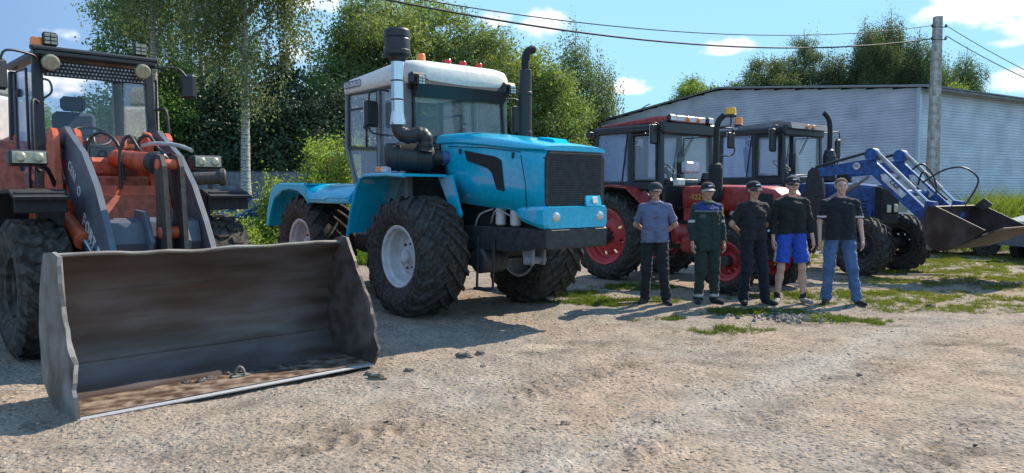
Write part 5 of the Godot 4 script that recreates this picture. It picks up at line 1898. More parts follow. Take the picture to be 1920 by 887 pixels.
# ---------------------------------------------------------------- small tractors with square cabs
func small_cab(t: Node3D, zb: float, zf: float, y0: float, y1: float, hw: float, zm: float) -> Node3D:
	var cab := Node3D.new()
	cab.name = "cab"
	t.add_child(cab)
	for sd in [-1.0, 1.0]:
		for q in [[zf, zf - 0.03, 0.11], [zm, zm - 0.02, 0.10], [zb, zb + 0.02, 0.10]]:
			var s := mb()
			bar(s, Vector3(sd * hw, y0 - 0.1, q[0]), Vector3(sd * (hw - 0.02), y1, q[1]), 0.09, q[2], 0.02, Vector3.RIGHT)
			obj("pillar", s, M.black, cab)
		var s2 := mb()
		bar(s2, Vector3(sd * hw, y1 - 0.03, zb - 0.05), Vector3(sd * hw, y1 - 0.03, zf + 0.05), 0.10, 0.14, 0.03)
		obj("roof_rail", s2, M.black, cab)
		s2 = mb()
		bar(s2, Vector3(sd * hw, y0 - 0.06, zb - 0.05), Vector3(sd * hw, y0 - 0.06, zf + 0.05), 0.09, 0.16, 0.02)
		obj("side_rail", s2, M.black, cab)
		var g1 := mb()
		plate(g1, [Vector2(zb + 0.05, y0 + 0.02), Vector2(zb + 0.07, y1 - 0.10), Vector2(zm - 0.07, y1 - 0.10), Vector2(zm - 0.05, y0 + 0.02)], sd * hw - 0.004, sd * hw + 0.004, 0.001)
		obj("rear_quarter_glass", g1, M.glass_side, cab)
		var g2 := mb()
		plate(g2, [Vector2(zm + 0.10, y0 + 0.05), Vector2(zm + 0.09, y1 - 0.16), Vector2(zf - 0.12, y1 - 0.16), Vector2(zf - 0.10, y0 + 0.05)], sd * hw - 0.004, sd * hw + 0.004, 0.001)
		obj("door_glass", g2, M.glass_haze, cab)
		var df := mb()
		for e in [[zm + 0.07, y0, zm + 0.06, y1 - 0.12], [zf - 0.08, y0, zf - 0.09, y1 - 0.12], [zm + 0.04, y1 - 0.13, zf - 0.06, y1 - 0.13], [zm + 0.04, y0 + 0.03, zf - 0.06, y0 + 0.03]]:
			bar(df, Vector3(sd * (hw + 0.02), e[1], e[0]), Vector3(sd * (hw + 0.02), e[3], e[2]), 0.03, 0.05, 0.008, Vector3.RIGHT)
		obj("door_frame", df, M.black, cab)
		var wp := mb()
		bar(wp, Vector3(sd * (hw + 0.01), y0 + 0.02, zm - 0.19), Vector3(sd * (hw + 0.01), y1 - 0.1, zm - 0.07), 0.02, 0.03, 0.005, Vector3.RIGHT)
		obj("window_bar", wp, M.black, cab)
	var fw := mb()
	quad(fw, Vector3(-hw + 0.05, y0, zf + 0.03), Vector3(hw - 0.05, y0, zf + 0.03), Vector3(hw - 0.07, y1 - 0.12, zf), Vector3(-hw + 0.07, y1 - 0.12, zf))
	obj("windshield", fw, M.glass, cab)
	var rw := mb()
	quad(rw, Vector3(-hw + 0.05, y0, zb), Vector3(hw - 0.05, y0, zb), Vector3(hw - 0.07, y1 - 0.1, zb), Vector3(-hw + 0.07, y1 - 0.1, zb))
	obj("rear_window", rw, M.glass_haze, cab)
	var hd := mb()
	box(hd, Vector3(0, y1 - 0.03, zf + 0.02), Vector3(hw * 2 + 0.06, 0.22, 0.12), 0.03)
	obj("head_beam", hd, M.black, cab)
	hd = mb()
	box(hd, Vector3(0, y1 - 0.03, zb), Vector3(hw * 2 + 0.06, 0.14, 0.10), 0.03)
	obj("rear_beam", hd, M.black, cab)
	hd = mb()
	box(hd, Vector3(0, y0 - 0.25, zf + 0.0), Vector3(hw * 2 - 0.1, 0.40, 0.06), 0.02)
	box(hd, Vector3(0, y0 - 0.45, (zf + zb) * 0.5), Vector3(hw * 2 - 0.1, 0.06, zf - zb), 0.01)
	box(hd, Vector3(0, y0 - 0.25, zb), Vector3(hw * 2 - 0.1, 0.40, 0.06), 0.02)
	obj("cab_frame", hd, M.black, cab)
	driver_seat(Vector3(0, y0 - 0.02, zb + 0.55), M.seat_blue, cab)
	steering(Vector3(0, y0 + 0.26, zf - 0.48), cab)
	var ds := mb()
	box(ds, Vector3(0, y0 - 0.02, zf - 0.18), Vector3(0.9, 0.2, 0.28), 0.05)
	obj("dashboard", ds, M.black, cab)
	var wi := mb(true)
	tube(wi, [Vector3(0.12, y1 - 0.12, zf + 0.05), Vector3(-0.22, y1 - 0.52, zf + 0.06)], 0.009, 6)
	tube(wi, [Vector3(0.16, y1 - 0.12, zf + 0.05), Vector3(-0.16, y1 - 0.52, zf + 0.06)], 0.006, 6)
	obj("wiper", wi, M.black, cab)
	return cab

func build_red_tractor() -> void:
	rng.seed = 63
	var t := thing("red_tractor", "red and black tractor with red wheel rims behind the standing men", "tractor", Vector3(2.39, 0, -14.21), 40.0)
	for sd in [-1.0, 1.0]:
		farm_wheel("rear_wheel", 0.785, 0.44, 0.50, Vector3(sd * 0.80, 0.78, 0.0), sd, 20, t, M.red_rim)
		farm_wheel("front_wheel", 0.50, 0.32, 0.30, Vector3(sd * 0.72, 0.495, 2.45), sd, 18, t, M.red_rim)
		# flat angled red fender
		var f := mb()
		sheet(f, [Vector2(-0.80, 1.35), Vector2(-0.62, 1.62), Vector2(0.15, 1.70), Vector2(0.56, 1.66), Vector2(0.95, 1.36)], minf(sd * 0.60, sd * 1.02), maxf(sd * 0.60, sd * 1.02), 0.03)
		obj("fender", f, M.red, t)
		var f2 := mb()
		plate(f2, [Vector2(-0.78, 1.36), Vector2(-0.60, 1.60), Vector2(0.15, 1.68), Vector2(0.55, 1.64), Vector2(0.92, 1.36), Vector2(0.6, 1.1), Vector2(-0.5, 1.1)], sd * 0.60 - 0.015, sd * 0.60 + 0.015, 0.005)
		obj("fender_wall", f2, M.black_matt, t)
	var ax := mb(true)
	cyl(ax, Vector3(-0.7, 0.78, 0), Vector3(0.7, 0.78, 0), 0.12, 16)
	cyl(ax, Vector3(-0.65, 0.5, 2.45), Vector3(0.65, 0.5, 2.45), 0.08, 14)
	box(ax, Vector3(0, 0.82, 0.7), Vector3(0.42, 0.5, 1.9), 0.05)
	obj("transmission", ax, M.frame, t)
	var en := mb()
	box(en, Vector3(0, 0.92, 2.05), Vector3(0.44, 0.52, 1.5), 0.05)
	obj("engine", en, M.black_matt, t)
	var tk := mb(true)
	cyl(tk, Vector3(-0.56, 0.86, 1.22), Vector3(-0.20, 0.86, 1.5), 0.17, 18, 0.03)
	box(tk, Vector3(-0.42, 0.70, 1.62), Vector3(0.34, 0.26, 0.50), 0.05)
	obj("fuel_tank", tk, M.red, t)
	var st := mb()
	box(st, Vector3(-0.52, 0.48, 0.98), Vector3(0.30, 0.03, 0.34), 0.008)
	bar(st, Vector3(-0.62, 0.48, 0.86), Vector3(-0.62, 1.0, 0.86), 0.03, 0.03)
	obj("step", st, M.frame, t)
	# hood
	var hd := mb(true)
	var rings := []
	for e in [[1.26, 0.36, 1.30, 1.685], [1.9, 0.365, 1.30, 1.695], [2.75, 0.36, 1.22, 1.675], [2.98, 0.35, 0.92, 1.64], [3.06, 0.32, 0.92, 1.56]]:
		rings.append(hood_ring(e[0], e[1], e[2], e[3], 0.06))
	loft(hd, rings, true, true)
	var hood := obj("hood", hd, M.red, t)
	for sd in [-1.0, 1.0]:
		var sv := mb()
		plate(sv, [Vector2(2.52, 1.02), Vector2(2.55, 1.57), Vector2(2.96, 1.55), Vector2(2.96, 0.98)], sd * 0.362 - 0.012, sd * 0.362 + 0.012, 0.005)
		obj("side_grille", sv, M.black_matt, hood)
		var lw := mb()
		plate(lw, [Vector2(1.28, 1.08), Vector2(1.28, 1.30), Vector2(1.75, 1.30), Vector2(1.70, 1.08)], sd * 0.34 - 0.03, sd * 0.34 + 0.03, 0.01)
		obj("lower_cowl", lw, M.red, t)
	var fg := mb()
	box(fg, Vector3(0, 1.24, 3.055), Vector3(0.52, 0.52, 0.03), 0.01)
	obj("front_grille", fg, M.black_matt, t)
	for sd in [-1.0, 1.0]:
		lamp_box("headlight", Vector3(sd * 0.15, 1.30, 3.08), Vector3(0.16, 0.13, 0.05), 0.0, M.black, M.lens, t)
	var nb := mb()
	box(nb, Vector3(-0.374, 1.50, 1.52), Vector3(0.006, 0.12, 0.36), 0.002)
	lettering("lettering", "-1221", 0.09, M.letter_gold, t, Vector3(-0.372, 1.49, 1.56), Basis(Vector3(0, 0, 1), Vector3.UP, Vector3(-1, 0, 0)))
	var bl := mb()
	box(bl, Vector3(0, 0.72, 2.95), Vector3(0.40, 0.3, 0.36), 0.03)
	obj("front_weight", bl, M.frame, t)
	# exhaust
	var ex := mb(true)
	lathe(ex, [[0.05, 1.40], [0.10, 1.46], [0.115, 1.50], [0.115, 1.96], [0.10, 2.02], [0.055, 2.05]], Vector3(-0.45, 0, 1.98), Vector3.UP, 20)
	obj("muffler", ex, M.black_matt, t)
	var ex2 := mb(true)
	tube(ex2, smooth_path([Vector3(-0.45, 2.0, 1.98), Vector3(-0.45, 2.45, 1.98), Vector3(-0.45, 2.62, 1.99), Vector3(-0.43, 2.74, 2.02), Vector3(-0.38, 2.82, 2.08)], 4), 0.048, 14)
	obj("exhaust_pipe", ex2, M.black_matt, t)
	# pre-cleaner and small chimneys on the hood
	var pc := mb(true)
	lathe(pc, [[0.05, 1.68], [0.10, 1.74], [0.11, 1.80], [0.08, 1.90], [0.0, 1.92]], Vector3(0.10, 0, 1.42), Vector3.UP, 16)
	obj("breather", pc, M.black, t)
	var wb := mb()
	box(wb, Vector3(-0.05, 2.0, 1.18), Vector3(0.38, 0.20, 0.14), 0.03)
	obj("washer_tank", wb, M.rim_white, t)
	lamp_box("front_lamp", Vector3(-0.42, 1.74, 1.22), Vector3(0.22, 0.13, 0.10), 0.0, M.rim_white, M.lens, t)
	var cab := small_cab(t, -0.46, 1.06, 1.74, 2.70, 0.70, 0.38)
	var rf := mb()
	plate(rf, [Vector2(-0.42, 2.72), Vector2(-0.40, 2.79), Vector2(0.9, 2.88), Vector2(1.10, 2.86), Vector2(1.12, 2.74)], -0.66, 0.66, 0.03)
	obj("roof", rf, M.red, cab)
	for sd in [-1.0, 1.0]:
		lamp_box("roof_lamp", Vector3(sd * 0.54, 2.83, 1.14), Vector3(0.16, 0.12, 0.08), 0.0, M.black, M.lens, cab)
	var lb := mb()
	box(lb, Vector3(0, 2.835, 1.13), Vector3(0.82, 0.10, 0.05), 0.015)
	obj("light_bar", lb, M.rim_white, cab)
	for x in [-0.12, 0.18]:
		var am := mb(true)
		lathe(am, [[0.045, 0.0], [0.045, 0.02], [0.025, 0.04], [0.0, 0.045]], Vector3(x, 2.835, 1.155), Vector3(0, 0, 1), 14)
		obj("marker_lamp", am, M.amber, cab)
	mirror(Vector3(-0.86, 2.55, 1.02), Vector3(0.18, 0.34, 0.06), 10.0, cab, [Vector3(-0.72, 2.68, 1.06), Vector3(-0.84, 2.74, 1.04), Vector3(-0.92, 2.70, 1.02)])
	mirror(Vector3(1.18, 2.52, 1.16), Vector3(0.16, 0.30, 0.06), -20.0, cab, [Vector3(0.72, 2.70, 1.08), Vector3(1.0, 2.74, 1.14), Vector3(1.22, 2.72, 1.18), Vector3(1.24, 2.5, 1.18), Vector3(1.22, 2.26, 1.18), Vector3(0.74, 2.22, 1.10)])
	lamp_box("rear_work_lamp", Vector3(-0.78, 2.62, -0.55), Vector3(0.16, 0.12, 0.10), 200.0, M.black, M.lens, cab)
	# yellow topped work beacon on a bent stalk at the far pillar
	var bs := mb(true)
	tube(bs, smooth_path([Vector3(0.72, 2.74, 1.10), Vector3(0.98, 2.76, 1.16), Vector3(1.10, 2.80, 1.20), Vector3(1.10, 2.96, 1.20)], 4), 0.014, 8)
	obj("beacon_stalk", bs, M.black, cab)
	beacon("beacon", Vector3(1.10, 2.94, 1.20), 0.10, 0.17, M.amber_yellow, cab)

func build_loader_tractor() -> void:
	rng.seed = 74
	var t := thing("loader_tractor", "blue tractor with black cab and raised blue front loader arms", "tractor", Vector3(5.65, 0, -16.58), 38.0)
	for sd in [-1.0, 1.0]:
		farm_wheel("rear_wheel", 0.80, 0.46, 0.50, Vector3(sd * 0.82, 0.80, -0.05), sd, 20, t, M.rim_white)
		farm_wheel("front_wheel", 0.57, 0.40, 0.32, Vector3(sd * 0.78, 0.565, 2.45), sd, 18, t, M.frame)
		var f := mb()
		sheet(f, [Vector2(-0.90, 1.35), Vector2(-0.70, 1.64), Vector2(0.1, 1.74), Vector2(0.5, 1.70), Vector2(0.90, 1.38)], minf(sd * 0.60, sd * 1.04), maxf(sd * 0.60, sd * 1.04), 0.03)
		obj("fender", f, M.blue, t)
	var ax := mb(true)
	cyl(ax, Vector3(-0.7, 0.80, -0.05), Vector3(0.7, 0.80, -0.05), 0.12, 16)
	cyl(ax, Vector3(-0.65, 0.57, 2.45), Vector3(0.65, 0.57, 2.45), 0.10, 14)
	box(ax, Vector3(0, 0.86, 0.6), Vector3(0.44, 0.5, 1.9), 0.05)
	obj("transmission", ax, M.frame, t)
	var en := mb()
	box(en, Vector3(0, 0.98, 1.75), Vector3(0.46, 0.6, 1.6), 0.05)
	obj("engine", en, M.black_matt, t)
	var hd := mb(true)
	var rings := []
	for e in [[0.85, 0.33, 1.30, 1.76], [1.5, 0.34, 1.30, 1.76], [2.2, 0.34, 1.25, 1.73], [2.45, 0.335, 1.0, 1.70]]:
		rings.append(hood_ring(e[0], e[1], e[2], e[3], 0.07))
	loft(hd, rings, true, true)
	var hood := obj("hood", hd, M.blue, t)
	for sd in [-1.0, 1.0]:
		var sp := mb()
		plate(sp, [Vector2(1.82, 0.98), Vector2(1.82, 1.58), Vector2(2.40, 1.56), Vector2(2.40, 0.98)], sd * 0.345 - 0.012, sd * 0.345 + 0.012, 0.005)
		var side_panel := obj("side_panel", sp, M.blue, hood)
		for k in 6:
			var sl := mb()
			bar(sl, Vector3(sd * 0.362, 1.06 + k * 0.065, 1.90), Vector3(sd * 0.362, 1.06 + k * 0.065, 2.32), 0.012, 0.022, 0.003)
			obj("slat", sl, M.black_matt, side_panel)
	var gb := mb()
	plate(gb, [Vector2(2.44, 0.96), Vector2(2.44, 1.68), Vector2(2.56, 1.66), Vector2(2.60, 1.60), Vector2(2.60, 0.96)], -0.335, 0.335, 0.02)
	obj("front_grille", gb, M.black_matt, t)
	for sd in [-1.0, 1.0]:
		lamp_box("headlight", Vector3(sd * 0.14, 1.25, 2.61), Vector3(0.19, 0.18, 0.04), 0.0, M.black, M.lens, t)
	var ex := mb(true)
	lathe(ex, [[0.06, 1.74], [0.135, 1.80], [0.135, 2.30], [0.10, 2.42], [0.055, 2.46]], Vector3(0.30, 0, 1.16), Vector3.UP, 8)
	obj("muffler", ex, M.frame, t)
	var ex2 := mb(true)
	tube(ex2, smooth_path([Vector3(0.30, 2.40, 1.16), Vector3(0.30, 2.80, 1.16), Vector3(0.29, 3.0, 1.15), Vector3(0.25, 3.12, 1.12), Vector3(0.18, 3.20, 1.08)], 4), 0.05, 14)
	obj("exhaust_pipe", ex2, M.black_matt, t)
	var cab := small_cab(t, -0.82, 0.72, 1.86, 2.86, 0.70, 0.05)
	var rf := mb()
	plate(rf, [Vector2(-0.40, 2.90), Vector2(-0.38, 2.97), Vector2(0.60, 3.02), Vector2(0.86, 2.98), Vector2(0.90, 2.86), Vector2(0.8, 2.88)], -0.68, 0.68, 0.03)
	obj("roof", rf, M.grey, cab)
	for x in [-0.1, 0.12]:
		var am := mb()
		box(am, Vector3(x, 2.92, 0.90), Vector3(0.10, 0.07, 0.03), 0.01)
		obj("marker_lamp", am, M.amber, cab)
	beacon("beacon", Vector3(-0.58, 2.96, -0.45), 0.085, 0.22, M.amber, cab)
	mirror(Vector3(-0.92, 2.62, 0.62), Vector3(0.24, 0.48, 0.07), 10.0, cab, [Vector3(-0.72, 2.86, 0.70), Vector3(-0.88, 2.92, 0.66), Vector3(-1.0, 2.86, 0.62)])
	mirror(Vector3(1.16, 2.5, 0.86), Vector3(0.14, 0.42, 0.06), -20.0, cab, [Vector3(0.70, 2.82, 0.76), Vector3(1.1, 2.86, 0.84), Vector3(1.22, 2.80, 0.86), Vector3(1.22, 2.3, 0.86), Vector3(1.1, 2.12, 0.84), Vector3(0.72, 2.08, 0.76)])
	lamp_box("front_lamp", Vector3(-0.52, 1.86, 0.88), Vector3(0.2, 0.11, 0.10), 0.0, M.rim_white, M.lens, t)
	# loader frame and arms
	for sd in [-1.0, 1.0]:
		var po := mb()
		plate(po, [Vector2(1.02, 0.62), Vector2(1.10, 1.4), Vector2(1.22, 1.98), Vector2(1.30, 2.06), Vector2(1.44, 2.04), Vector2(1.52, 1.8), Vector2(1.62, 1.3), Vector2(1.66, 0.62)], sd * 0.56 - 0.05, sd * 0.56 + 0.05, 0.015)
		obj("loader_post", po, M.frame, t)
		var ar := mb()
		plate(ar, [Vector2(1.28, 1.86), Vector2(1.30, 2.02), Vector2(2.34, 2.17), Vector2(2.50, 2.18), Vector2(2.62, 2.09), Vector2(3.60, 1.18), Vector2(3.60, 1.04), Vector2(3.48, 1.0), Vector2(2.50, 1.90), Vector2(2.36, 1.94)], sd * 0.56 - 0.045, sd * 0.56 + 0.045, 0.015)
		obj("loader_arm", ar, M.blue, t)
		var kn := mb(true)
		cyl(kn, Vector3(sd * 0.56 - 0.09, 2.27, 2.50), Vector3(sd * 0.56 + 0.09, 2.27, 2.50), 0.12, 20)
		obj("elbow_link", kn, M.blue, t)
		var tr := mb(true)
		tube(tr, [Vector3(sd * 0.56, 2.06, 1.36), Vector3(sd * 0.56, 2.33, 2.48)], 0.028, 10)
		obj("tie_rod", tr, M.frame, t)
		var dc := mb(true)
		cyl(dc, Vector3(sd * 0.56, 2.32, 2.56), Vector3(sd * 0.56, 1.62, 3.28), 0.042, 14)
		obj("tilt_cylinder", dc, M.pale_grey, t)
		var dc2 := mb(true)
		cyl(dc2, Vector3(sd * 0.56, 1.62, 3.28), Vector3(sd * 0.56, 1.34, 3.58), 0.028, 12)
		obj("cylinder_rod", dc2, M.chrome, t)
		var lc := mb(true)
		cyl(lc, Vector3(sd * 0.60, 1.36, 1.60), Vector3(sd * 0.60, 1.74, 2.28), 0.055, 14)
		cyl(lc, Vector3(sd * 0.60, 1.74, 2.28), Vector3(sd * 0.60, 1.86, 2.46), 0.03, 12)
		obj("lift_cylinder", lc, M.grey, t)
		var stp := mb()
		plate(stp, [Vector2(2.68, 1.90), Vector2(2.78, 1.90), Vector2(3.16, 1.53), Vector2(3.08, 1.46), Vector2(2.71, 1.79)], sd * 0.56 - 0.049, sd * 0.56 + 0.049, 0.002)
		obj("sticker", stp, M.rim_white, t)
		var em := mb(true)
		lathe(em, [[0.0, 0.006], [0.065, 0.006], [0.07, 0.0]], Vector3(sd * 0.606, 2.06, 2.22), Vector3(sd, 0, 0), 20)
		obj("emblem", em, M.rim_white, t)
	lettering("lettering", "САИ", 0.07, M.letter_dark, t, Vector3(-0.6125, 1.70, 2.94), Basis(Vector3(0, -0.71, 0.71), Vector3(0, 0.71, 0.71), Vector3(-1, 0, 0)))
	lettering("lettering", "ТС", 0.05, M.letter_dark, t, Vector3(-0.614, 2.06, 2.22), Basis(Vector3(0, 0, 1), Vector3.UP, Vector3(-1, 0, 0)))
	var xt := mb(true)
	cyl(xt, Vector3(-0.55, 1.55, 3.02), Vector3(0.55, 1.55, 3.02), 0.06, 16)
	obj("cross_tube", xt, M.blue, t)
	for h in [[Vector3(0.50, 2.0, 2.75), Vector3(0.48, 2.1, 2.95), Vector3(0.50, 1.85, 3.15), Vector3(0.52, 1.55, 3.2)], [Vector3(0.5, 1.75, 2.95), Vector3(0.56, 1.98, 3.3), Vector3(0.62, 2.02, 3.62), Vector3(0.66, 1.80, 3.86), Vector3(0.62, 1.45, 3.74), Vector3(0.56, 1.32, 3.66)], [Vector3(0.42, 1.7, 2.9), Vector3(0.30, 1.95, 3.05), Vector3(0.36, 1.62, 3.25), Vector3(0.5, 1.42, 3.4)]]:
		var sh := mb(true)
		tube(sh, smooth_path(h, 7), 0.017, 8)
		obj("hydraulic_hose", sh, M.black, t)
	# bucket, curled up
	var bk := Node3D.new()
	bk.name = "bucket"
	bk.set_meta("label", "dark rusty loader bucket held just off the ground")
	t.add_child(bk)
	var prof := [Vector2(4.72, 0.94), Vector2(4.25, 0.72), Vector2(3.98, 0.60), Vector2(3.82, 0.60), Vector2(3.70, 0.72), Vector2(3.64, 0.95), Vector2(3.66, 1.2), Vector2(3.72, 1.32)]
	var s := mb(true)
	sheet(s, prof, -0.95, 0.95, -0.02)
	obj("shell", s, M.bucket2, bk)
	for sd in [-1.0, 1.0]:
		var s2 := mb()
		plate(s2, [Vector2(4.60, 0.955), Vector2(4.25, 0.70), Vector2(3.98, 0.575), Vector2(3.80, 0.575), Vector2(3.67, 0.70), Vector2(3.61, 0.95), Vector2(3.63, 1.2), Vector2(3.70, 1.335), Vector2(3.82, 1.335)], sd * 0.965 - 0.014, sd * 0.965 + 0.014, 0.004)
		obj("side_plate", s2, M.bucket2, bk)
	var ce := mb()
	plate(ce, [Vector2(4.55, 0.85), Vector2(4.55, 0.885), Vector2(4.86, 1.005), Vector2(4.87, 0.995)], -0.98, 0.98, 0.003)
	obj("cutting_edge", ce, M.lip_rust, bk)
	var sg := mb()
	plate(sg, [Vector2(3.72, 1.30), Vector2(3.90, 1.46), Vector2(4.05, 1.34), Vector2(3.9, 1.22)], 0.84, 0.87, 0.004)
	obj("spill_guard", sg, M.bucket2, bk)
	var br := mb()
	for sd in [-1.0, 1.0]:
		plate(br, [Vector2(3.45, 1.0), Vector2(3.50, 1.42), Vector2(3.66, 1.40), Vector2(3.66, 0.85)], sd * 0.56 - 0.09, sd * 0.56 + 0.09, 0.01)
	obj("hitch_bracket", br, M.blue, bk)
	var pg := mb()
	for sd in [-1.0, 1.0]:
		box(pg, Vector3(sd * 0.60, 0.66, 3.60), Vector3(0.10, 0.22, 0.12), 0.02)
	obj("wear_pad", pg, M.pale_grey, bk)

# ---------------------------------------------------------------- people
# Bones are tapered capsules [a, b, ra, rb, flat end]; their distances join with a smooth minimum and are meshed as surface nets.
func body_net(out: Dictionary, bones: Array, cell: float, k: float, clips := [], wrinkle := 0.0, tint = null) -> void:
	var lo := Vector3.ONE * 1e9
	var hi := -lo
	for b in bones:
		var r: float = maxf(b[2], b[3]) + cell * 3.0
		lo = lo.min(b[0] - Vector3.ONE * r).min(b[1] - Vector3.ONE * r)
		hi = hi.max(b[0] + Vector3.ONE * r).max(b[1] + Vector3.ONE * r)
	var nx := int((hi.x - lo.x) / cell) + 2
	var ny := int((hi.y - lo.y) / cell) + 2
	var nz := int((hi.z - lo.z) / cell) + 2
	var f := PackedFloat32Array()
	f.resize(nx * ny * nz)
	f.fill(1.0)
	for b in bones:
		var a: Vector3 = b[0]
		var e: Vector3 = b[1]
		var ra: float = b[2]
		var rb: float = b[3]
		var flat: bool = b.size() > 4
		var ab := e - a
		var l2: float = maxf(ab.length_squared(), 1e-9)
		var dir := ab.normalized()
		var m := Vector3.ONE * (maxf(ra, rb) + k + cell * 2.0)
		var p0 := ((a.min(e) - m - lo) / cell).floor().max(Vector3.ZERO)
		var p1 := ((a.max(e) + m - lo) / cell).ceil().min(Vector3(nx - 1, ny - 1, nz - 1))
		for iz in range(int(p0.z), int(p1.z) + 1):
			for iy in range(int(p0.y), int(p1.y) + 1):
				var at := (iz * ny + iy) * nx
				for ix in range(int(p0.x), int(p1.x) + 1):
					var p := lo + Vector3(ix, iy, iz) * cell - a
					var t := clampf(p.dot(ab) / l2, 0.0, 1.0)
					var d := (p - ab * t).length() - (ra + (rb - ra) * t)
					if flat:
						d = maxf(d, (p - ab).dot(dir))
					var g := f[at + ix]
					var h := maxf(k - absf(g - d), 0.0) / k
					f[at + ix] = minf(g, d) - h * h * k * 0.25
	if clips.size() > 0 or wrinkle > 0.0:
		for iz in nz:
			for iy in ny:
				for ix in nx:
					var i := (iz * ny + iy) * nx + ix
					if f[i] > 0.05:
						continue
					var p := lo + Vector3(ix, iy, iz) * cell
					if wrinkle > 0.0:
						f[i] += wrinkle * n1.get_noise_3d(p.x * 5.0 + lo.y * 9.0, p.y * 8.0, p.z * 5.0) + wrinkle * 0.8 * n2.get_noise_3d(p.x * 9.0 + p.y * 6.0, p.y * 20.0 - p.x * 8.0 + lo.x * 30.0, p.z * 12.0)
					for c in clips:
						f[i] = maxf(f[i], c[1].dot(p - c[0]))
	var verts: PackedVector3Array = out.v
	var cols: PackedColorArray = out.c
	var idx: PackedInt32Array = out.i
	var cellv := PackedInt32Array()
	cellv.resize(nx * ny * nz)
	cellv.fill(-1)
	var corner := [0, 1, nx, nx + 1, nx * ny, nx * ny + 1, nx * ny + nx, nx * ny + nx + 1]
	var edges := [[0, 1], [2, 3], [4, 5], [6, 7], [0, 2], [1, 3], [4, 6], [5, 7], [0, 4], [1, 5], [2, 6], [3, 7]]
	var offs := [Vector3(0, 0, 0), Vector3(1, 0, 0), Vector3(0, 1, 0), Vector3(1, 1, 0), Vector3(0, 0, 1), Vector3(1, 0, 1), Vector3(0, 1, 1), Vector3(1, 1, 1)]
	for iz in nz - 1:
		for iy in ny - 1:
			for ix in nx - 1:
				var i := (iz * ny + iy) * nx + ix
				if absf(f[i]) > cell * 2.5:
					continue
				var inside := 0
				for c in 8:
					if f[i + corner[c]] < 0.0:
						inside += 1
				if inside == 0 or inside == 8:
					continue
				var sum := Vector3.ZERO
				var n := 0
				for e in edges:
					var f0 := f[i + corner[e[0]]]
					var f1 := f[i + corner[e[1]]]
					if (f0 < 0.0) != (f1 < 0.0):
						sum += offs[e[0]].lerp(offs[e[1]], f0 / (f0 - f1))
						n += 1
				cellv[i] = verts.size()
				var p := lo + (Vector3(ix, iy, iz) + sum / n) * cell
				verts.append(p)
				cols.append(tint.call(p) if tint != null else Color.WHITE)
	var step := [1, nx, nx * ny]
	for iz in range(1, nz - 1):
		for iy in range(1, ny - 1):
			for ix in range(1, nx - 1):
				var i := (iz * ny + iy) * nx + ix
				var g := f[i]
				if absf(g) > cell * 2.5:
					continue
				for ax in 3:
					if (g < 0.0) == (f[i + step[ax]] < 0.0):
						continue
					var u: int = step[(ax + 1) % 3]
					var w: int = step[(ax + 2) % 3]
					var q := [cellv[i], cellv[i - u], cellv[i - u - w], cellv[i - w]]
					if q.min() < 0:
						continue
					if g < 0.0:
						idx.append_array([q[0], q[2], q[1], q[0], q[3], q[2]])
					else:
						idx.append_array([q[0], q[1], q[2], q[0], q[2], q[3]])
	out.v = verts
	out.c = cols
	out.i = idx

func net() -> Dictionary:
	return {"v": PackedVector3Array(), "c": PackedColorArray(), "i": PackedInt32Array()}

func net_mesh(d: Dictionary) -> ArrayMesh:
	var nrm := PackedVector3Array()
	nrm.resize(d.v.size())
	for i in range(0, d.i.size(), 3):
		var n: Vector3 = (d.v[d.i[i + 2]] - d.v[d.i[i]]).cross(d.v[d.i[i + 1]] - d.v[d.i[i]])
		for j in 3:
			nrm[d.i[i + j]] += n
	for i in nrm.size():
		nrm[i] = nrm[i].normalized() if nrm[i].length_squared() > 0.0 else Vector3.UP
	var arr := []
	arr.resize(Mesh.ARRAY_MAX)
	arr[Mesh.ARRAY_VERTEX] = d.v
	arr[Mesh.ARRAY_NORMAL] = nrm
	arr[Mesh.ARRAY_COLOR] = d.c
	arr[Mesh.ARRAY_INDEX] = d.i
	var m := ArrayMesh.new()
	m.add_surface_from_arrays(Mesh.PRIMITIVE_TRIANGLES, arr)
	return m

func hand(out: Dictionary, wrist: Vector3, d: Vector3, palm: Vector3, thumb: Vector3, skin: Callable, curl := 0.5) -> void:
	var b := []
	var mid := wrist + d * 0.05
	for s in [-0.024, 0.0, 0.024]:
		b.append([wrist + thumb * s * 0.5, wrist + d * 0.088 + thumb * s * 1.25, 0.019, 0.014])
	var lens := [0.070, 0.080, 0.075, 0.058]
	for f in 4:
		var root := wrist + d * 0.090 + thumb * (0.030 - f * 0.021)
		var l: float = lens[f]
		var a1 := (d + palm * curl * 0.6).normalized()
		var a2 := (d + palm * curl * 1.6).normalized()
		var k1 := root + a1 * l * 0.5
		b.append([root, k1, 0.0098, 0.0092])
		b.append([k1, k1 + a2 * l * 0.5, 0.0092, 0.0078])
	var t0 := wrist + d * 0.030 + thumb * 0.024
	var t1 := t0 + (d * 0.7 + thumb * 0.6 + palm * 0.35).normalized() * 0.045
	b.append([t0, t1, 0.014, 0.0105])
	b.append([t1, t1 + (d * 0.9 + thumb * 0.1 + palm * 0.4).normalized() * 0.032, 0.0105, 0.0085])
	b.append([wrist - d * 0.05, mid, 0.024, 0.024])
	body_net(out, b, 0.0052, 0.008, [], 0.0, skin)

func cloth(c: Color, rough := 0.9) -> StandardMaterial3D:
	var m := pm(c, rough)
	m.vertex_color_use_as_albedo = true
	m.rim_enabled = true
	m.rim = 0.25
	return m

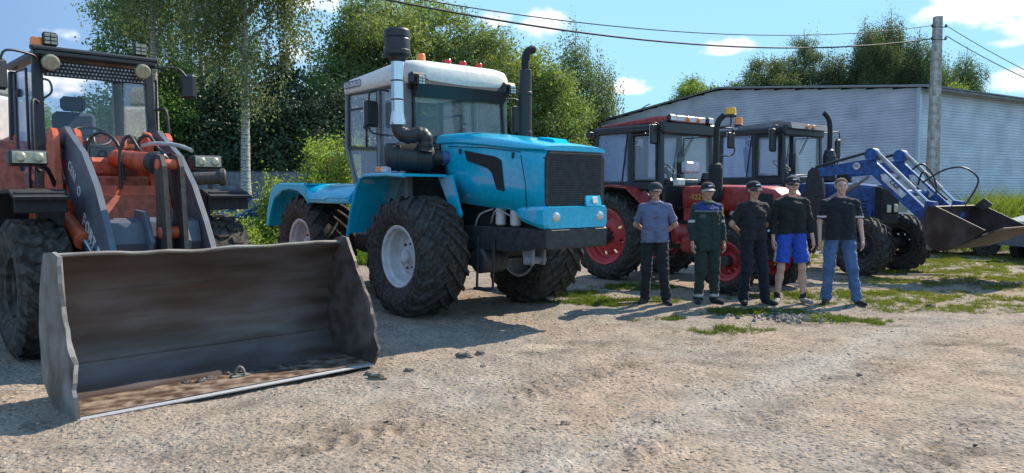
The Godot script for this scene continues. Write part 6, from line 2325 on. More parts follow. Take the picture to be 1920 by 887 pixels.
func flat_cloth() -> StandardMaterial3D:
	if not M.has("cloth"):
		var m := pm(Color.WHITE, 0.92, 0.0, noise_tex(81, 0.06, Color(0.78, 0.78, 0.78), Color.WHITE, 4), 3.0)
		m.vertex_color_use_as_albedo = true
		m.rim_enabled = true
		m.rim = 0.15
		M.cloth = m
		var k := pm(Color.WHITE, 0.55, 0.0, noise_tex(82, 0.05, Color(0.86, 0.84, 0.83), Color.WHITE, 4), 6.0)
		k.vertex_color_use_as_albedo = true
		k.subsurf_scatter_enabled = true
		k.subsurf_scatter_strength = 0.08
		M.skin = k
	return M.cloth

func cap_mesh(P: Dictionary, y: float, tilt: float) -> Array:
	var dome := mb(true)
	var rings := []
	for i in 8:
		var el := deg_to_rad(lerpf(-6.0, 88.0, i / 7.0))
		var ring := []
		for k in 22:
			var a := TAU * k / 22
			ring.append(Vector3(cos(a) * cos(el) * 0.098, y + sin(el) * 0.088 + (0.012 * maxf(0.0, sin(a)) * cos(el)), sin(a) * cos(el) * 0.114 - 0.004))
		rings.append(ring)
	loft(dome, rings, true, true)
	var brim := mb(true)
	var top := []
	var bot := []
	for v in 4:
		var rt := []
		var rb := []
		for u in 13:
			var a := deg_to_rad(lerpf(25.0, 155.0, u / 12.0))
			var ext := v / 3.0 * 0.066 * sin(a)
			var p := Vector3(cos(a) * 0.097, y - 0.005 - 0.030 * pow(absf(cos(a)), 2.0) - tilt * ext * 0.42, sin(a) * 0.108 + ext)
			rt.append(p)
			rb.append(p - Vector3(0, 0.005, 0))
		top.append(rt)
		bot.append(rb)
	loft(brim, top, false, true, false)
	loft(brim, bot, false, true, false)
	for u in 12:
		quad(brim, top[3][u], top[3][u + 1], bot[3][u + 1], bot[3][u])
	return [dome, brim]

func person(P: Dictionary) -> Node3D:
	flat_cloth()
	var s: float = P.h / 1.76
	var w: float = P.get("wide", 1.0)
	var t := thing("person", P.label, "person", P.at, P.turn, "men standing in front of the tractors")
	var j := func(x: float, y: float, z: float) -> Vector3: return Vector3(x * s, y * s, z * s)
	var st: float = P.get("stance", 0.12)
	var sk: Color = P.skin
	var head_y: float = 1.66 * s
	var yaw: float = P.get("look", 0.0)
	var skin_tint := func(p: Vector3) -> Color: return sk * (1.0 + 0.10 * n1.get_noise_3dv(p * 14.0))
	var face := func(p: Vector3) -> Color:
		var c := sk * (1.0 + 0.10 * n1.get_noise_3dv(p * 14.0))
		var y := (p.y - head_y) / s
		var x := absf(p.x) / s
		if p.z > 0.03 * s:
			if y > -0.018 and y < -0.004 and x > 0.020 and x < 0.046:
				return Color(0.06, 0.045, 0.04)
			if y > 0.010 and y < 0.021 and x > 0.014 and x < 0.052:
				return sk.lerp(P.hair, 0.75)
			if y > -0.075 and y < -0.062 and x < 0.026:
				return sk.lerp(Color(0.30, 0.09, 0.08), 0.55)
		if y > -0.10 and y < -0.05 and x < 0.08 and p.z > -0.02:
			c = c.lerp(P.hair, P.get("stubble", 0.0))
		return c
	# skeleton
	var aL := {}
	for sd in [-1.0, 1.0]:
		var key := "L" if sd > 0.0 else "R"
		var sh: Vector3 = j.call(sd * 0.170 * w, 1.405, -0.01)
		var el: Vector3
		var wr: Vector3
		if P.arms == "back":
			el = j.call(sd * 0.275 * w, 1.16, -0.09)
			wr = j.call(sd * 0.07, 0.99, -0.17)
		else:
			var sp: float = P.get("spread", 0.06)
			el = j.call(sd * (0.215 * w + sp * 0.5), 1.145, -0.03)
			wr = j.call(sd * (0.215 * w + sp * 0.9), 0.905, P.get("reach", 0.05))
		var lg: float = st * (1.0 if sd > 0.0 else 0.9)
		var hip: Vector3 = j.call(sd * 0.092 * w, 0.93, 0.0)
		var kn: Vector3 = j.call(sd * (0.092 * w + (lg - 0.092) * 0.55), 0.50, 0.03)
		var an: Vector3 = j.call(sd * lg, 0.085, -0.02)
		if P.has("step") and sd > 0.0:
			kn += Vector3(0.0, 0, 0.05)
			an += P.step
		aL[key] = {"sh": sh, "el": el, "wr": wr, "hip": hip, "kn": kn, "an": an, "sd": sd}
	# body: one continuous surface
	var body := net()
	var b := []
	for key in aL:
		var q: Dictionary = aL[key]
		b.append([q.sh, q.el, 0.046 * s, 0.038 * s])
		b.append([q.el, q.wr, 0.038 * s, 0.026 * s])
		b.append([q.hip, q.kn, 0.072 * s, 0.050 * s])
		b.append([q.kn, q.kn.lerp(q.an, 0.35) + Vector3(0, 0, -0.018), 0.048 * s, 0.052 * s])
		b.append([q.kn.lerp(q.an, 0.35) + Vector3(0, 0, -0.018), q.an, 0.052 * s, 0.034 * s])
		b.append([j.call(0, 1.43, -0.01), q.sh, 0.042 * s, 0.042 * s])
		b.append([j.call(q.sd * 0.055 * w, 1.33, 0), j.call(q.sd * 0.055 * w, 0.97, 0), 0.074 * s, 0.080 * s])
	b.append([j.call(0, 1.42, -0.012), j.call(0, 1.57, 0.008), 0.056 * s, 0.052 * s])
	body_net(body, b, 0.015, 0.03, [], 0.0, skin_tint)
	var hbones := [[j.call(0, 1.672, -0.028), j.call(0, 1.668, 0.018), 0.076 * s, 0.074 * s], [j.call(0, 1.635, 0.035), j.call(0, 1.61, 0.04), 0.060 * s, 0.056 * s], [j.call(0, 1.595, 0.042), j.call(0, 1.560, 0.062), 0.050 * s, 0.032 * s], [j.call(0, 1.652, 0.094), j.call(0, 1.622, 0.109), 0.010 * s, 0.015 * s], [j.call(-0.02, 1.672, 0.086), j.call(0.02, 1.672, 0.086), 0.016 * s, 0.016 * s], [j.call(-0.016, 1.592, 0.092), j.call(0.016, 1.592, 0.092), 0.012 * s, 0.012 * s], [j.call(0, 1.50, 0.0), j.call(0, 1.60, 0.005), 0.053 * s, 0.052 * s]]
	for sd in [-1.0, 1.0]:
		hbones.append([j.call(sd * 0.079, 1.660, -0.002), j.call(sd * 0.077, 1.622, 0.004), 0.014 * s, 0.009 * s])
		hbones.append([j.call(sd * 0.040, 1.618, 0.062), j.call(sd * 0.044, 1.612, 0.05), 0.022 * s, 0.024 * s])
	body_net(body, hbones, 0.0068, 0.016, [], 0.0, face)
	for key in aL:
		var q: Dictionary = aL[key]
		var d: Vector3 = (q.wr - q.el).normalized()
		if P.arms == "back":
			hand(body, q.wr, (d + Vector3(0, -0.5, 0)).normalized(), Vector3(0, 0, -1), Vector3(0, 1, 0), skin_tint, 0.7)
		else:
			hand(body, q.wr, (d + Vector3(0, -0.4, 0)).normalized(), Vector3(-q.sd, 0, -0.3).normalized(), Vector3(0, 0, 1) - Vector3(0, 0, 1).dot(d) * d, skin_tint, 0.55)
	obj("body", net_mesh(body), M.skin, t)
	# shirt
	var top := net()
	var tb := []
	var hem: float = P.get("hem", 0.93)
	for key in aL:
		var q: Dictionary = aL[key]
		tb.append([j.call(q.sd * 0.03, 1.462, -0.014), q.sh + Vector3(0, -0.010, 0), 0.056 * s, 0.064 * s])
		tb.append([j.call(q.sd * 0.074 * w, 1.33, 0.005), j.call(q.sd * 0.062 * w, 1.15, 0.012), 0.108 * s, 0.108 * s * P.get("belly", 1.0)])
		tb.append([j.call(q.sd * 0.062 * w, 1.15, 0.012), j.call(q.sd * 0.080 * w, hem - 0.05, 0.0), 0.108 * s * P.get("belly", 1.0), 0.130 * s])
		if P.sleeve == "long":
			tb.append([q.sh, q.el, 0.062 * s, 0.056 * s])
			tb.append([q.el, q.el.lerp(q.wr, 0.93), 0.058 * s, 0.045 * s, true])
		else:
			tb.append([q.sh, q.sh.lerp(q.el, 0.80), 0.062 * s, 0.066 * s, true])
	tb.append([j.call(0, 1.45, -0.012), j.call(0, 1.36, 0.02), 0.066 * s, 0.10 * s])
	body_net(top, tb, 0.013, 0.025, [[j.call(0, hem, 0), Vector3(0.04, -1, 0.02)], [j.call(0, 1.492, 0.02), Vector3(0, 0.96, 0.28)]], 0.013, P.top)
	obj(P.get("top_name", "shirt"), net_mesh(top), M.cloth, t)
	if P.has("collar"):
		var cs := mb(true)
		var cp := []
		for k in 13:
			var a := deg_to_rad(lerpf(70.0, 470.0 - 100.0 + 100.0, k / 12.0))
			cp.append(Vector3(cos(a) * 0.074 * s, (1.50 + 0.018 * -sin(a)) * s, sin(a) * 0.072 * s + 0.004))
		tube(cs, cp, 0.012, 8)
		obj("collar", cs, cloth(P.collar), t)
	# trousers or shorts
	var lower := net()
	var lb := []
	for key in aL:
		var q: Dictionary = aL[key]
		lb.append([j.call(q.sd * 0.062 * w, 1.02, 0.0), q.hip, 0.096 * s, 0.102 * s])
		if P.legs == "shorts":
			lb.append([q.hip, q.hip.lerp(q.kn, 0.82), 0.104 * s, 0.106 * s, true])
		else:
			lb.append([q.hip, q.kn, 0.100 * s, 0.078 * s])
			lb.append([q.kn, q.an + Vector3(0, -0.035, 0), 0.076 * s, 0.070 * s, true])
	body_net(lower, lb, 0.014, 0.025, [[j.call(0, 1.04, 0), Vector3(0, 1, 0)]], 0.014, P.low)
	obj("shorts" if P.legs == "shorts" else "trousers", net_mesh(lower), M.cloth, t)
	# shoes and socks
	for key in aL:
		var q: Dictionary = aL[key]
		var sn := net()
		var an: Vector3 = q.an
		var toe := Vector3(q.sd * 0.35, 0, 1.0).normalized()
		var sb := [[an + Vector3(0, -0.04 * s, -0.03), an + Vector3(0, -0.045 * s, 0.02), 0.040, 0.042], [an + Vector3(0, -0.046 * s, 0.0), Vector3(an.x, 0.036, an.z) + toe * 0.13, 0.042, 0.036], [Vector3(an.x, 0.034, an.z) + toe * 0.13, Vector3(an.x, 0.03, an.z) + toe * 0.185, 0.038, 0.028]]
		var sole: Color = P.get("sole", P.shoe)
		var sc: Color = P.shoe
		body_net(sn, sb, 0.009, 0.02, [[Vector3(0, 0.002, 0), Vector3(0, -1, 0)]], 0.0, func(p: Vector3) -> Color: return sole if p.y < 0.022 else sc)
		obj("shoe", net_mesh(sn), M.cloth, t)
		if P.legs == "shorts":
			var so := mb(true)
			tube(so, [q.an + Vector3(0, -0.02, 0), q.an + Vector3(0, 0.06, 0), q.an + Vector3(0, 0.075, 0)], [0.043, 0.042, 0.041], 14)
			obj("sock", so, cloth(Color(0.012, 0.012, 0.015)), t)
	# hair
	var hn := net()
	var hair_c: Color = P.hair
	body_net(hn, [[j.call(0, 1.676, -0.032), j.call(0, 1.678, 0.018), 0.083 * s, 0.080 * s], [j.call(0, 1.63, -0.045), j.call(0, 1.60, -0.04), 0.062 * s, 0.055 * s]], 0.0085, 0.02, [[j.call(0, 1.705, 0.062), Vector3(0, -0.62, 0.78)], [j.call(0, 1.595, 0), Vector3(0, -1, 0.0)]], 0.006, func(p: Vector3) -> Color: return hair_c * (1.0 + 0.3 * n2.get_noise_3dv(p * 70.0)))
	obj("hair", net_mesh(hn), M.cloth, t)
	if P.has("cap"):
		var cm := cap_mesh(P, 1.695 * s, P.get("brim", 1.0))
		var cap := obj("cap", cm[0], cloth(P.cap), t)
		obj("brim", cm[1], cloth(P.get("brim_col", P.cap)), cap)
		if P.has("cap_text"):
			var patch := mb()
			box(patch, Vector3(0, 1.728 * s, 0.109), Vector3(0.06, 0.018, 0.006), 0.002, Basis(Vector3.RIGHT, -0.45))
			obj("cap_badge", patch, M.letter_white, cap)
	if P.has("extra"):
		P.extra.call(t, s)
	return t

func solid(c: Color, v := 0.10) -> Callable:
	return func(p: Vector3) -> Color: return c * (1.0 + v * n1.get_noise_3dv(p * 6.0))

func build_people() -> void:
	var tan := Color(0.52, 0.29, 0.21)
	var pale := Color(0.60, 0.36, 0.28)
	var dark_hair := Color(0.05, 0.035, 0.025)
	person({"at": Vector3(2.02, 0, -10.70), "turn": -14.0, "h": 1.70, "wide": 1.04, "arms": "back", "sleeve": "short", "legs": "long", "stance": 0.15, "skin": tan, "hair": dark_hair, "stubble": 0.05,
		"label": "man in grey-blue polo shirt and dark trousers with both hands behind his back", "top": solid(Color(0.16, 0.175, 0.30)), "low": solid(Color(0.016, 0.017, 0.022)), "shoe": Color(0.012, 0.012, 0.013), "collar": Color(0.16, 0.175, 0.30), "cap": Color(0.022, 0.03, 0.042), "belly": 1.05, "hem": 0.90,
		"step": Vector3(0.03, 0, 0.05)})
	var jacket := func(p: Vector3) -> Color:
		var c := Color(0.016, 0.036, 0.034)
		if absf(p.x) < 0.2 and p.y > 1.31 - 0.02 * absf(p.x) and p.z > -0.02:
			c = Color(0.022, 0.042, 0.16)
			if p.y < 1.325:
				c = Color(0.22, 0.25, 0.30)
		if absf(p.x) > 0.20 and p.y > 1.155 and p.y < 1.185:
			c = Color(0.55, 0.56, 0.56)
		if p.x > 0.19 and p.y > 1.25 and p.y < 1.38 and p.z > 0.03:
			c = Color(0.5, 0.28, 0.05)
		if absf(p.x + 0.10) < 0.04 and p.y > 1.22 and p.y < 1.265 and p.z > 0.06:
			c = Color(0.07, 0.10, 0.11)
		return c * (1.0 + 0.1 * n1.get_noise_3dv(p * 6.0))
	var green := func(p: Vector3) -> Color:
		return Color(0.45, 0.46, 0.46) if p.y < 0.135 and p.y > 0.105 else Color(0.017, 0.036, 0.032) * (1.0 + 0.12 * n1.get_noise_3dv(p * 6.0))
	person({"at": Vector3(2.76, 0, -10.72), "turn": 6.0, "h": 1.70, "wide": 1.02, "arms": "down", "spread": 0.02, "sleeve": "long", "legs": "long", "stance": 0.125, "skin": tan, "hair": Color(0.2, 0.18, 0.17),
		"label": "man in dark green work suit with blue yoke and pale sleeve stripes", "top_name": "jacket", "top": jacket, "low": green, "shoe": Color(0.013, 0.013, 0.014), "collar": Color(0.02, 0.09, 0.05), "cap": Color(0.014, 0.014, 0.016), "brim_col": Color(0.34, 0.33, 0.31), "cap_text": true, "hem": 0.78, "belly": 1.04})
	person({"at": Vector3(3.39, 0, -10.66), "turn": 14.0, "h": 1.715, "wide": 1.06, "arms": "back", "sleeve": "short", "legs": "long", "stance": 0.14, "skin": tan, "hair": Color(0.09, 0.07, 0.06), "look": 0.1,
		"label": "man in black t-shirt and dark navy trousers with a black cap and hands behind him", "top": solid(Color(0.013, 0.015, 0.018)), "low": solid(Color(0.010, 0.011, 0.020)), "shoe": Color(0.022, 0.02, 0.02), "cap": Color(0.010, 0.012, 0.022), "brim_col": Color(0.02, 0.022, 0.03), "cap_text": true, "brim": 1.5, "hem": 0.93, "belly": 1.06, "step": Vector3(0.05, 0, 0.06)})
	var shorts := func(p: Vector3) -> Color:
		if absf(p.x) > 0.195 and p.y < 0.80 - (absf(p.x) - 0.195) * -2.0 and p.z < 0.06:
			return Color(0.60, 0.62, 0.66)
		return Color(0.022, 0.085, 0.50) * (1.0 + 0.12 * n1.get_noise_3dv(p * 6.0))
	person({"at": Vector3(3.96, 0, -10.74), "turn": -3.0, "h": 1.79, "wide": 1.05, "arms": "down", "spread": 0.05, "reach": 0.08, "sleeve": "long", "legs": "shorts", "stance": 0.19, "skin": pale, "hair": dark_hair,
		"label": "young man in black long-sleeved top and bright blue shorts with bare legs", "top": solid(Color(0.011, 0.012, 0.015)), "low": shorts, "shoe": Color(0.30, 0.27, 0.23), "sole": Color(0.6, 0.58, 0.54), "cap": Color(0.014, 0.016, 0.02), "cap_text": true, "hem": 0.98,
		"extra": func(t: Node3D, s: float):
			var wt := mb(true)
			lathe(wt, [[0.0, 0.01], [0.016, 0.01], [0.018, 0.0]], Vector3(-0.33 * s, 1.02 * s, 0.06), Vector3(-0.3, 0, 1), 14)
			obj("button", wt, M.letter_white, t)})
	var tee := func(p: Vector3) -> Color:
		var q := absf(p.x)
		if q > 0.19 and p.y < 1.245 and p.y > 1.222:
			return Color(0.66, 0.66, 0.68)
		return Color(0.011, 0.013, 0.022) * (1.0 + 0.1 * n1.get_noise_3dv(p * 6.0))
	var jeans := func(p: Vector3) -> Color:
		var fade := n1.get_noise_3dv(p * 5.0) * 0.5 + 0.5
		return Color(0.045, 0.105, 0.24).lerp(Color(0.13, 0.23, 0.42), clampf(fade * 1.2 - 0.2, 0.0, 1.0) * 0.8)
	person({"at": Vector3(4.64, 0, -10.72), "turn": -10.0, "h": 1.78, "wide": 1.14, "arms": "down", "spread": 0.04, "reach": 0.07, "sleeve": "short", "legs": "long", "stance": 0.175, "skin": pale, "hair": Color(0.20, 0.13, 0.075),
		"label": "bareheaded man in black t-shirt with white sleeve bands and blue jeans", "top": tee, "low": jeans, "shoe": Color(0.015, 0.016, 0.02), "sole": Color(0.10, 0.11, 0.13), "belly": 1.10, "hem": 0.90, "step": Vector3(0.06, 0, 0.10)})

# ---------------------------------------------------------------- pole, wires, cars, heaps, grass and stones
func px_at(px: float, depth: float, y := 0.0) -> Vector3:
	return Vector3((px - 960.0) / 1423.0 * depth, y, -depth)

func wire(label: String, a: Vector3, b: Vector3, sag: float, r: float) -> void:
	var pts := []
	for i in 25:
		var u := i / 24.0
		pts.append(a.lerp(b, u) - Vector3(0, sag * 4.0 * u * (1.0 - u), 0))
	var s := mb(true)
	tube(s, pts, r, 6)
	var o := obj("power_line", s, M.wire, self)
	tag(o, label, "power line", "overhead wires at the concrete pole")

func car(called: String, label: String, at: Vector3, turn: float, m: Material, kind: String) -> void:
	var t := thing(called, label, "car", at, turn)
	var prof := [Vector2(-2.0, 0.35), Vector2(-2.05, 0.8), Vector2(-1.95, 0.98), Vector2(-1.75, 1.02), Vector2(-1.45, 1.45), Vector2(-1.2, 1.53), Vector2(0.2, 1.53), Vector2(0.45, 1.48), Vector2(1.05, 1.02), Vector2(1.9, 0.90), Vector2(2.08, 0.75), Vector2(2.08, 0.35)]
	if kind == "van":
		prof = [Vector2(-2.0, 0.35), Vector2(-2.05, 1.0), Vector2(-1.95, 1.60), Vector2(-1.8, 1.68), Vector2(0.4, 1.68), Vector2(0.7, 1.58), Vector2(1.15, 1.10), Vector2(1.85, 0.98), Vector2(2.05, 0.80), Vector2(2.08, 0.35)]
	var s := mb()
	plate(s, prof, -0.82, 0.82, 0.07)
	obj("body", s, m, t)
	for sd in [-1.0, 1.0]:
		for q in ([[-1.3, -0.4], [-0.32, 0.55]] if kind != "van" else [[-1.75, -0.65], [-0.55, 0.25], [0.32, 0.72]]):
			var g := mb()
			var y1 := 1.42 if kind != "van" else 1.56
			plate(g, [Vector2(q[0], 1.05), Vector2(q[0] + 0.06, y1), Vector2(q[1] - (0.0 if q[1] < 0.5 else 0.22), y1), Vector2(q[1] + (0.0 if q[1] < 0.5 else 0.18), 1.05)], sd * 0.822 - 0.01, sd * 0.822 + 0.01, 0.004)
			obj("side_window", g, M.glass_dark, t)
		for z in [-1.3, 1.3]:
			var w := mb(true)
			lathe(w, [[0.0, -0.02], [0.18, -0.02], [0.2, 0.0], [0.30, 0.0], [0.31, -0.05], [0.31, -0.18]], Vector3(sd * 0.83, 0.31, z), Vector3(sd, 0, 0), 20)
			obj("wheel", w, M.rubber, t)
		var l := mb()
		box(l, Vector3(sd * 0.62, 0.76, 2.06), Vector3(0.3, 0.14, 0.06), 0.02)
		obj("headlight", l, M.lens, t)
		var mi := mb()
		box(mi, Vector3(sd * 0.93, 1.10, 0.75), Vector3(0.16, 0.13, 0.10), 0.03)
		obj("mirror", mi, M.black, t)
	var g2 := mb()
	var za := 0.50 if kind != "van" else 0.76
	quad(g2, Vector3(-0.66, 1.08, za + 0.48), Vector3(0.66, 1.08, za + 0.48), Vector3(0.58, 1.46 if kind != "van" else 1.56, za + 0.02), Vector3(-0.58, 1.46 if kind != "van" else 1.56, za + 0.02))
	obj("windshield", g2, M.glass_side, t)

func shrub(called: String, label: String, at: Vector3, h: float, r: float, m: Material, n: int, seed_: int, group: String) -> void:
	rng.seed = seed_
	var t := thing(called, label, "shrub", at, 0.0, group)
	var s := mb(true)
	var xf := []
	var cols := []
	for k in 9:
		var a := k * 2.4
		var tip := Vector3(cos(a) * r * rng.randf_range(0.2, 0.8), h * rng.randf_range(0.6, 1.0), sin(a) * r * rng.randf_range(0.2, 0.8))
		tube(s, smooth_path([Vector3(cos(a), 0, sin(a)) * 0.06, tip * Vector3(0.4, 0.5, 0.4), tip], 3), 0.014, 5)
		for i in n / 9:
			var u := rng.randf_range(0.15, 1.05)
			var p := tip * Vector3(pow(u, 1.4), u, pow(u, 1.4)) + Vector3(rng.randfn(), rng.randfn() * 0.7, rng.randfn()) * r * 0.20
			p.y = maxf(p.y, 0.05)
			xf.append(Transform3D(rand_basis().scaled(Vector3.ONE * rng.randf_range(0.35, 0.62)), p))
			var br := rng.randf_range(0.75, 1.3)
			cols.append(Color(br, br, br * 0.9))
	obj("stems", s, M.bark, t)
	scatter("foliage", M.clumps[0], m, xf, cols, t).set_meta("kind", "stuff")

func tuft_mesh(n: int, h: float, sp: float, w: float) -> ArrayMesh:
	var s := mb()
	for i in n:
		var a := rng.randf() * TAU
		var base := Vector3(cos(a), 0, sin(a)) * sp * sqrt(rng.randf())
		var d := Vector3(rng.randfn() * 0.35, 1.0, rng.randfn() * 0.35).normalized()
		var l := h * rng.randf_range(0.5, 1.2)
		var side := d.cross(Vector3(cos(a), 0.1, sin(a))).normalized() * w
		var mid := base + d * l * 0.55
		var tip := base + d * l + Vector3(d.x, 0, d.z) * l * 0.7 - Vector3(0, l * 0.12, 0)
		quad(s, base - side, mid - side * 0.8, mid + side * 0.8, base + side)
		tri(s, mid - side * 0.8, tip, mid + side * 0.8)
	s.generate_normals()
	return s.commit()

func stone_mesh(seed_: int) -> ArrayMesh:
	var s := mb(false)
	var n := 7
	var g := []
	for i in 6:
		var row := []
		var th := PI * i / 5
		for k in n:
			var a := TAU * k / n
			var d := Vector3(sin(th) * cos(a), cos(th), sin(th) * sin(a))
			row.append(d * (0.75 + 0.5 * n1.get_noise_3dv(d * 1.1 + Vector3.ONE * seed_ * 7.0)) * Vector3(1, 0.6, 0.85))
		g.append(row)
	loft(s, g, false, false, true)
	s.generate_normals()
	return s.commit()

func build_yard() -> void:
	# concrete pole
	var pb := px_at(1746, 25.0)
	var t := thing("utility_pole", "tall grey concrete power pole in front of the warehouse corner", "utility pole", pb)
	var ph := 1.62 + (355.0 - 40.0) * 25.0 / 1423.0 + 0.05
	var s := mb()
	var r0 := []
	var r1 := []
	for k in 4:
		var a := PI / 4 + k * PI / 2
		r0.append(Vector3(cos(a) * 0.24, -0.1, sin(a) * 0.24))
		r1.append(Vector3(cos(a) * 0.15, ph, sin(a) * 0.15))
	loft(s, [r0, r1], true, false)
	obj("shaft", s, M.concrete, t)
	var s2 := mb(true)
	for y in [ph - 0.35, ph - 0.75]:
		tube(s2, [Vector3(-0.24, y, 0.1), Vector3(0.24, y, 0.1)], 0.018, 8)
		for sd in [-1.0, 1.0]:
			lathe(s2, [[0.0, 0.0], [0.03, 0.0], [0.04, 0.05], [0.02, 0.09], [0.0, 0.10]], Vector3(sd * 0.22, y, 0.1), Vector3.UP, 10)
	obj("insulators", s2, M.iron, t)
	var ta := pb + Vector3(0, ph - 0.30, 0.1)
	var tb := pb + Vector3(0, ph - 0.72, 0.1)
	wire("upper black wire sagging over the turquoise tractor to the concrete pole", px_at(700, 15.0, 1.62 + 3.85), ta + Vector3(-0.22, 0, 0), 0.55, 0.013)
	wire("lower thicker black cable sagging over the turquoise tractor to the concrete pole", px_at(650, 14.5, 1.62 + 3.72), tb + Vector3(-0.22, 0, 0), 0.62, 0.022)
	wire("upper wire leaving the concrete pole past the warehouse eave", ta + Vector3(0.22, 0, 0), px_at(2050, 22.0, 1.62 + 2.45), 0.12, 0.012)
	wire("lower wire leaving the concrete pole past the warehouse eave", tb + Vector3(0.22, 0.1, 0), px_at(2060, 22.5, 1.62 + 2.35), 0.16, 0.014)
	# street lamp far behind the gable
	var sl := thing("street_lamp", "small curved street lamp seen above the low end of the warehouse", "street lamp", px_at(1190, 72.0))
	var s3 := mb(true)
	tube(s3, smooth_path([Vector3(0, 0, 0), Vector3(0, 7.5, 0), Vector3(0.2, 8.8, 0), Vector3(1.0, 9.5, 0)], 5), 0.06, 8)
	obj("post", s3, M.pale_grey, sl)
	var s4 := mb()
	box(s4, Vector3(1.15, 9.55, 0), Vector3(0.5, 0.1, 0.2), 0.03, Basis(Vector3(0, 0, 1), 0.35))
	obj("lamp_head", s4, M.pale_grey, sl)
	# cars behind the bucket
	car("white_car", "white car parked beyond the raised loader bucket", px_at(1735, 19.5), 62.0, M.white, "car")
	car("blue_car", "grey-blue car parked at the warehouse side past the bucket", px_at(2040, 17.5), -62.0, M.slate, "car")
	# grey machine corner beside the orange loader
	var gm := thing("grey_machine", "pale grey machine corner with handrail and aerial beside the orange loader", "machine", px_at(-62, 10.4))
	var s5 := mb()
	box(s5, Vector3(0, 1.55, 0), Vector3(1.02, 2.7, 1.2), 0.05)
	obj("cab_wall", s5, M.pale_plain, gm)
	var s6 := mb()
	box(s6, Vector3(-0.1, 3.05, 0), Vector3(0.90, 0.34, 1.1), 0.08)
	obj("roof", s6, M.grey, gm)
	var s7 := mb(true)
	tube(s7, smooth_path([Vector3(0.50, 2.08, 0.5), Vector3(0.60, 2.06, 0.54), Vector3(0.61, 1.88, 0.54), Vector3(0.60, 1.70, 0.54), Vector3(0.50, 1.68, 0.5)], 4), 0.014, 8)
	obj("handrail", s7, M.black, gm)
	var s8 := mb(true)
	tube(s8, [Vector3(0.44, 3.1, 0.3), Vector3(0.42, 3.6, 0.3), Vector3(0.40, 4.4, 0.3)], 0.012, 6)
	obj("aerial", s8, M.black, gm)
	for z in [-0.3, 0.3]:
		var s9 := mb(true)
		cyl(s9, Vector3(-0.45, 0.34, z), Vector3(0.45, 0.34, z), 0.34, 20, 0.03)
		obj("wheel", s9, M.rubber, gm)
	# blue plough behind the loader
	var pg := thing("plough", "blue reversible plough with coil springs parked by the brick heap", "plough", px_at(420, 17.0), 30.0)
	var p1 := mb()
	bar(p1, Vector3(-0.9, 0.9, 0), Vector3(0.75, 1.05, 0), 0.12, 0.12, 0.01)
	bar(p1, Vector3(-0.1, 1.0, 0.0), Vector3(0.8, 1.55, -0.1), 0.07, 0.09, 0.01)
	bar(p1, Vector3(0.1, 0.9, 0.2), Vector3(0.9, 1.35, 0.15), 0.06, 0.08, 0.01)
	obj("beam", p1, M.blue, pg)
	for k in 3:
		var p2 := mb()
		var c := Vector3(-0.8 + k * 0.55, 0.0, 0.0)
		plate(p2, [Vector2(-0.25, 0.0), Vector2(0.3, 0.05), Vector2(0.22, 0.5), Vector2(0.0, 0.92), Vector2(-0.08, 0.92)], c.x - 0.02, c.x + 0.02, 0.004)
		obj("share", p2, M.blue, pg)
	var pw := mb(true)
	lathe(pw, [[0.0, 0.05], [0.13, 0.05], [0.22, 0.06], [0.26, 0.02], [0.26, -0.02], [0.22, -0.06], [0.0, -0.05]], Vector3(0.42, 0.27, 0.35), Vector3(1, 0, 0.2), 20)
	obj("gauge_wheel", pw, M.rubber, pg)
	# spring loaded hitch drum visible behind the loader headlight
	var sp := thing("spring_drum", "rusty brown drum with coil spring resting on the plough frame", "drum", px_at(405, 15.6, 0.0), 25.0)
	var q1 := mb(true)
	cyl(q1, Vector3(-0.40, 1.83, 0), Vector3(0.12, 1.86, 0), 0.13, 18)
	lathe(q1, [[0.0, 0.05], [0.15, 0.05], [0.18, 0.02], [0.18, -0.06], [0.13, -0.08]], Vector3(0.15, 1.87, 0), Vector3(1, 0, 0), 20)
	obj("drum", q1, M.iron, sp)
	var q2 := mb(true)
	var hel := []
	for k in 60:
		hel.append(Vector3(-0.85 + k * 0.0075, 1.82 + sin(k * 0.9) * 0.075, cos(k * 0.9) * 0.075))
	tube(q2, hel, 0.014, 6)
	obj("coil_spring", q2, M.lip_rust, sp)
	var q3 := mb()
	bar(q3, Vector3(-0.1, 0, 0), Vector3(-0.1, 1.75, 0), 0.10, 0.10, 0.01, Vector3.RIGHT)
	box(q3, Vector3(-0.1, 0.03, 0), Vector3(0.5, 0.06, 0.4), 0.01)
	obj("stand", q3, M.iron, sp)
	# heap of grey bricks
	rng.seed = 91
	var hp := thing("brick_heap", "loose heap of grey bricks stacked in front of the metal fence", "brick heap", px_at(462, 23.0))
	var brick: MeshInstance3D = null
	for row in 9:
		for k in 11 - row / 2:
			for d in 2:
				var at := Vector3((k - 5 + row * 0.22) * 0.27 + rng.randf_range(-0.04, 0.04), 0.08 + row * 0.145, d * -0.3 + rng.randf_range(-0.05, 0.05))
				var bs := Basis.from_euler(Vector3(rng.randf_range(-0.06, 0.06), rng.randf_range(-0.5, 0.5), rng.randf_range(-0.05, 0.05)))
				if brick == null:
					var b1 := mb()
					box(b1, Vector3.ZERO, Vector3(0.27, 0.15, 0.2), 0.012)
					brick = obj("brick", b1, M.brick_grey, hp)
					brick.transform = Transform3D(bs, at)
				else:
					again(brick, Transform3D(bs, at), hp)
	# planks lying in the weeds
	rng.seed = 95
	var wp := thing("plank_stack", "weathered planks lying in weeds behind the loader", "planks", px_at(490, 20.0), 12.0)
	for k in 7:
		var b2 := mb()
		box(b2, Vector3(rng.randf_range(-0.1, 0.1), 0.05 + k / 3 * 0.09, (k % 3) * 0.24), Vector3(2.4, 0.05, 0.16), 0.006, Basis(Vector3.UP, rng.randf_range(-0.04, 0.04)))
		obj("plank", b2, M.wood, wp)
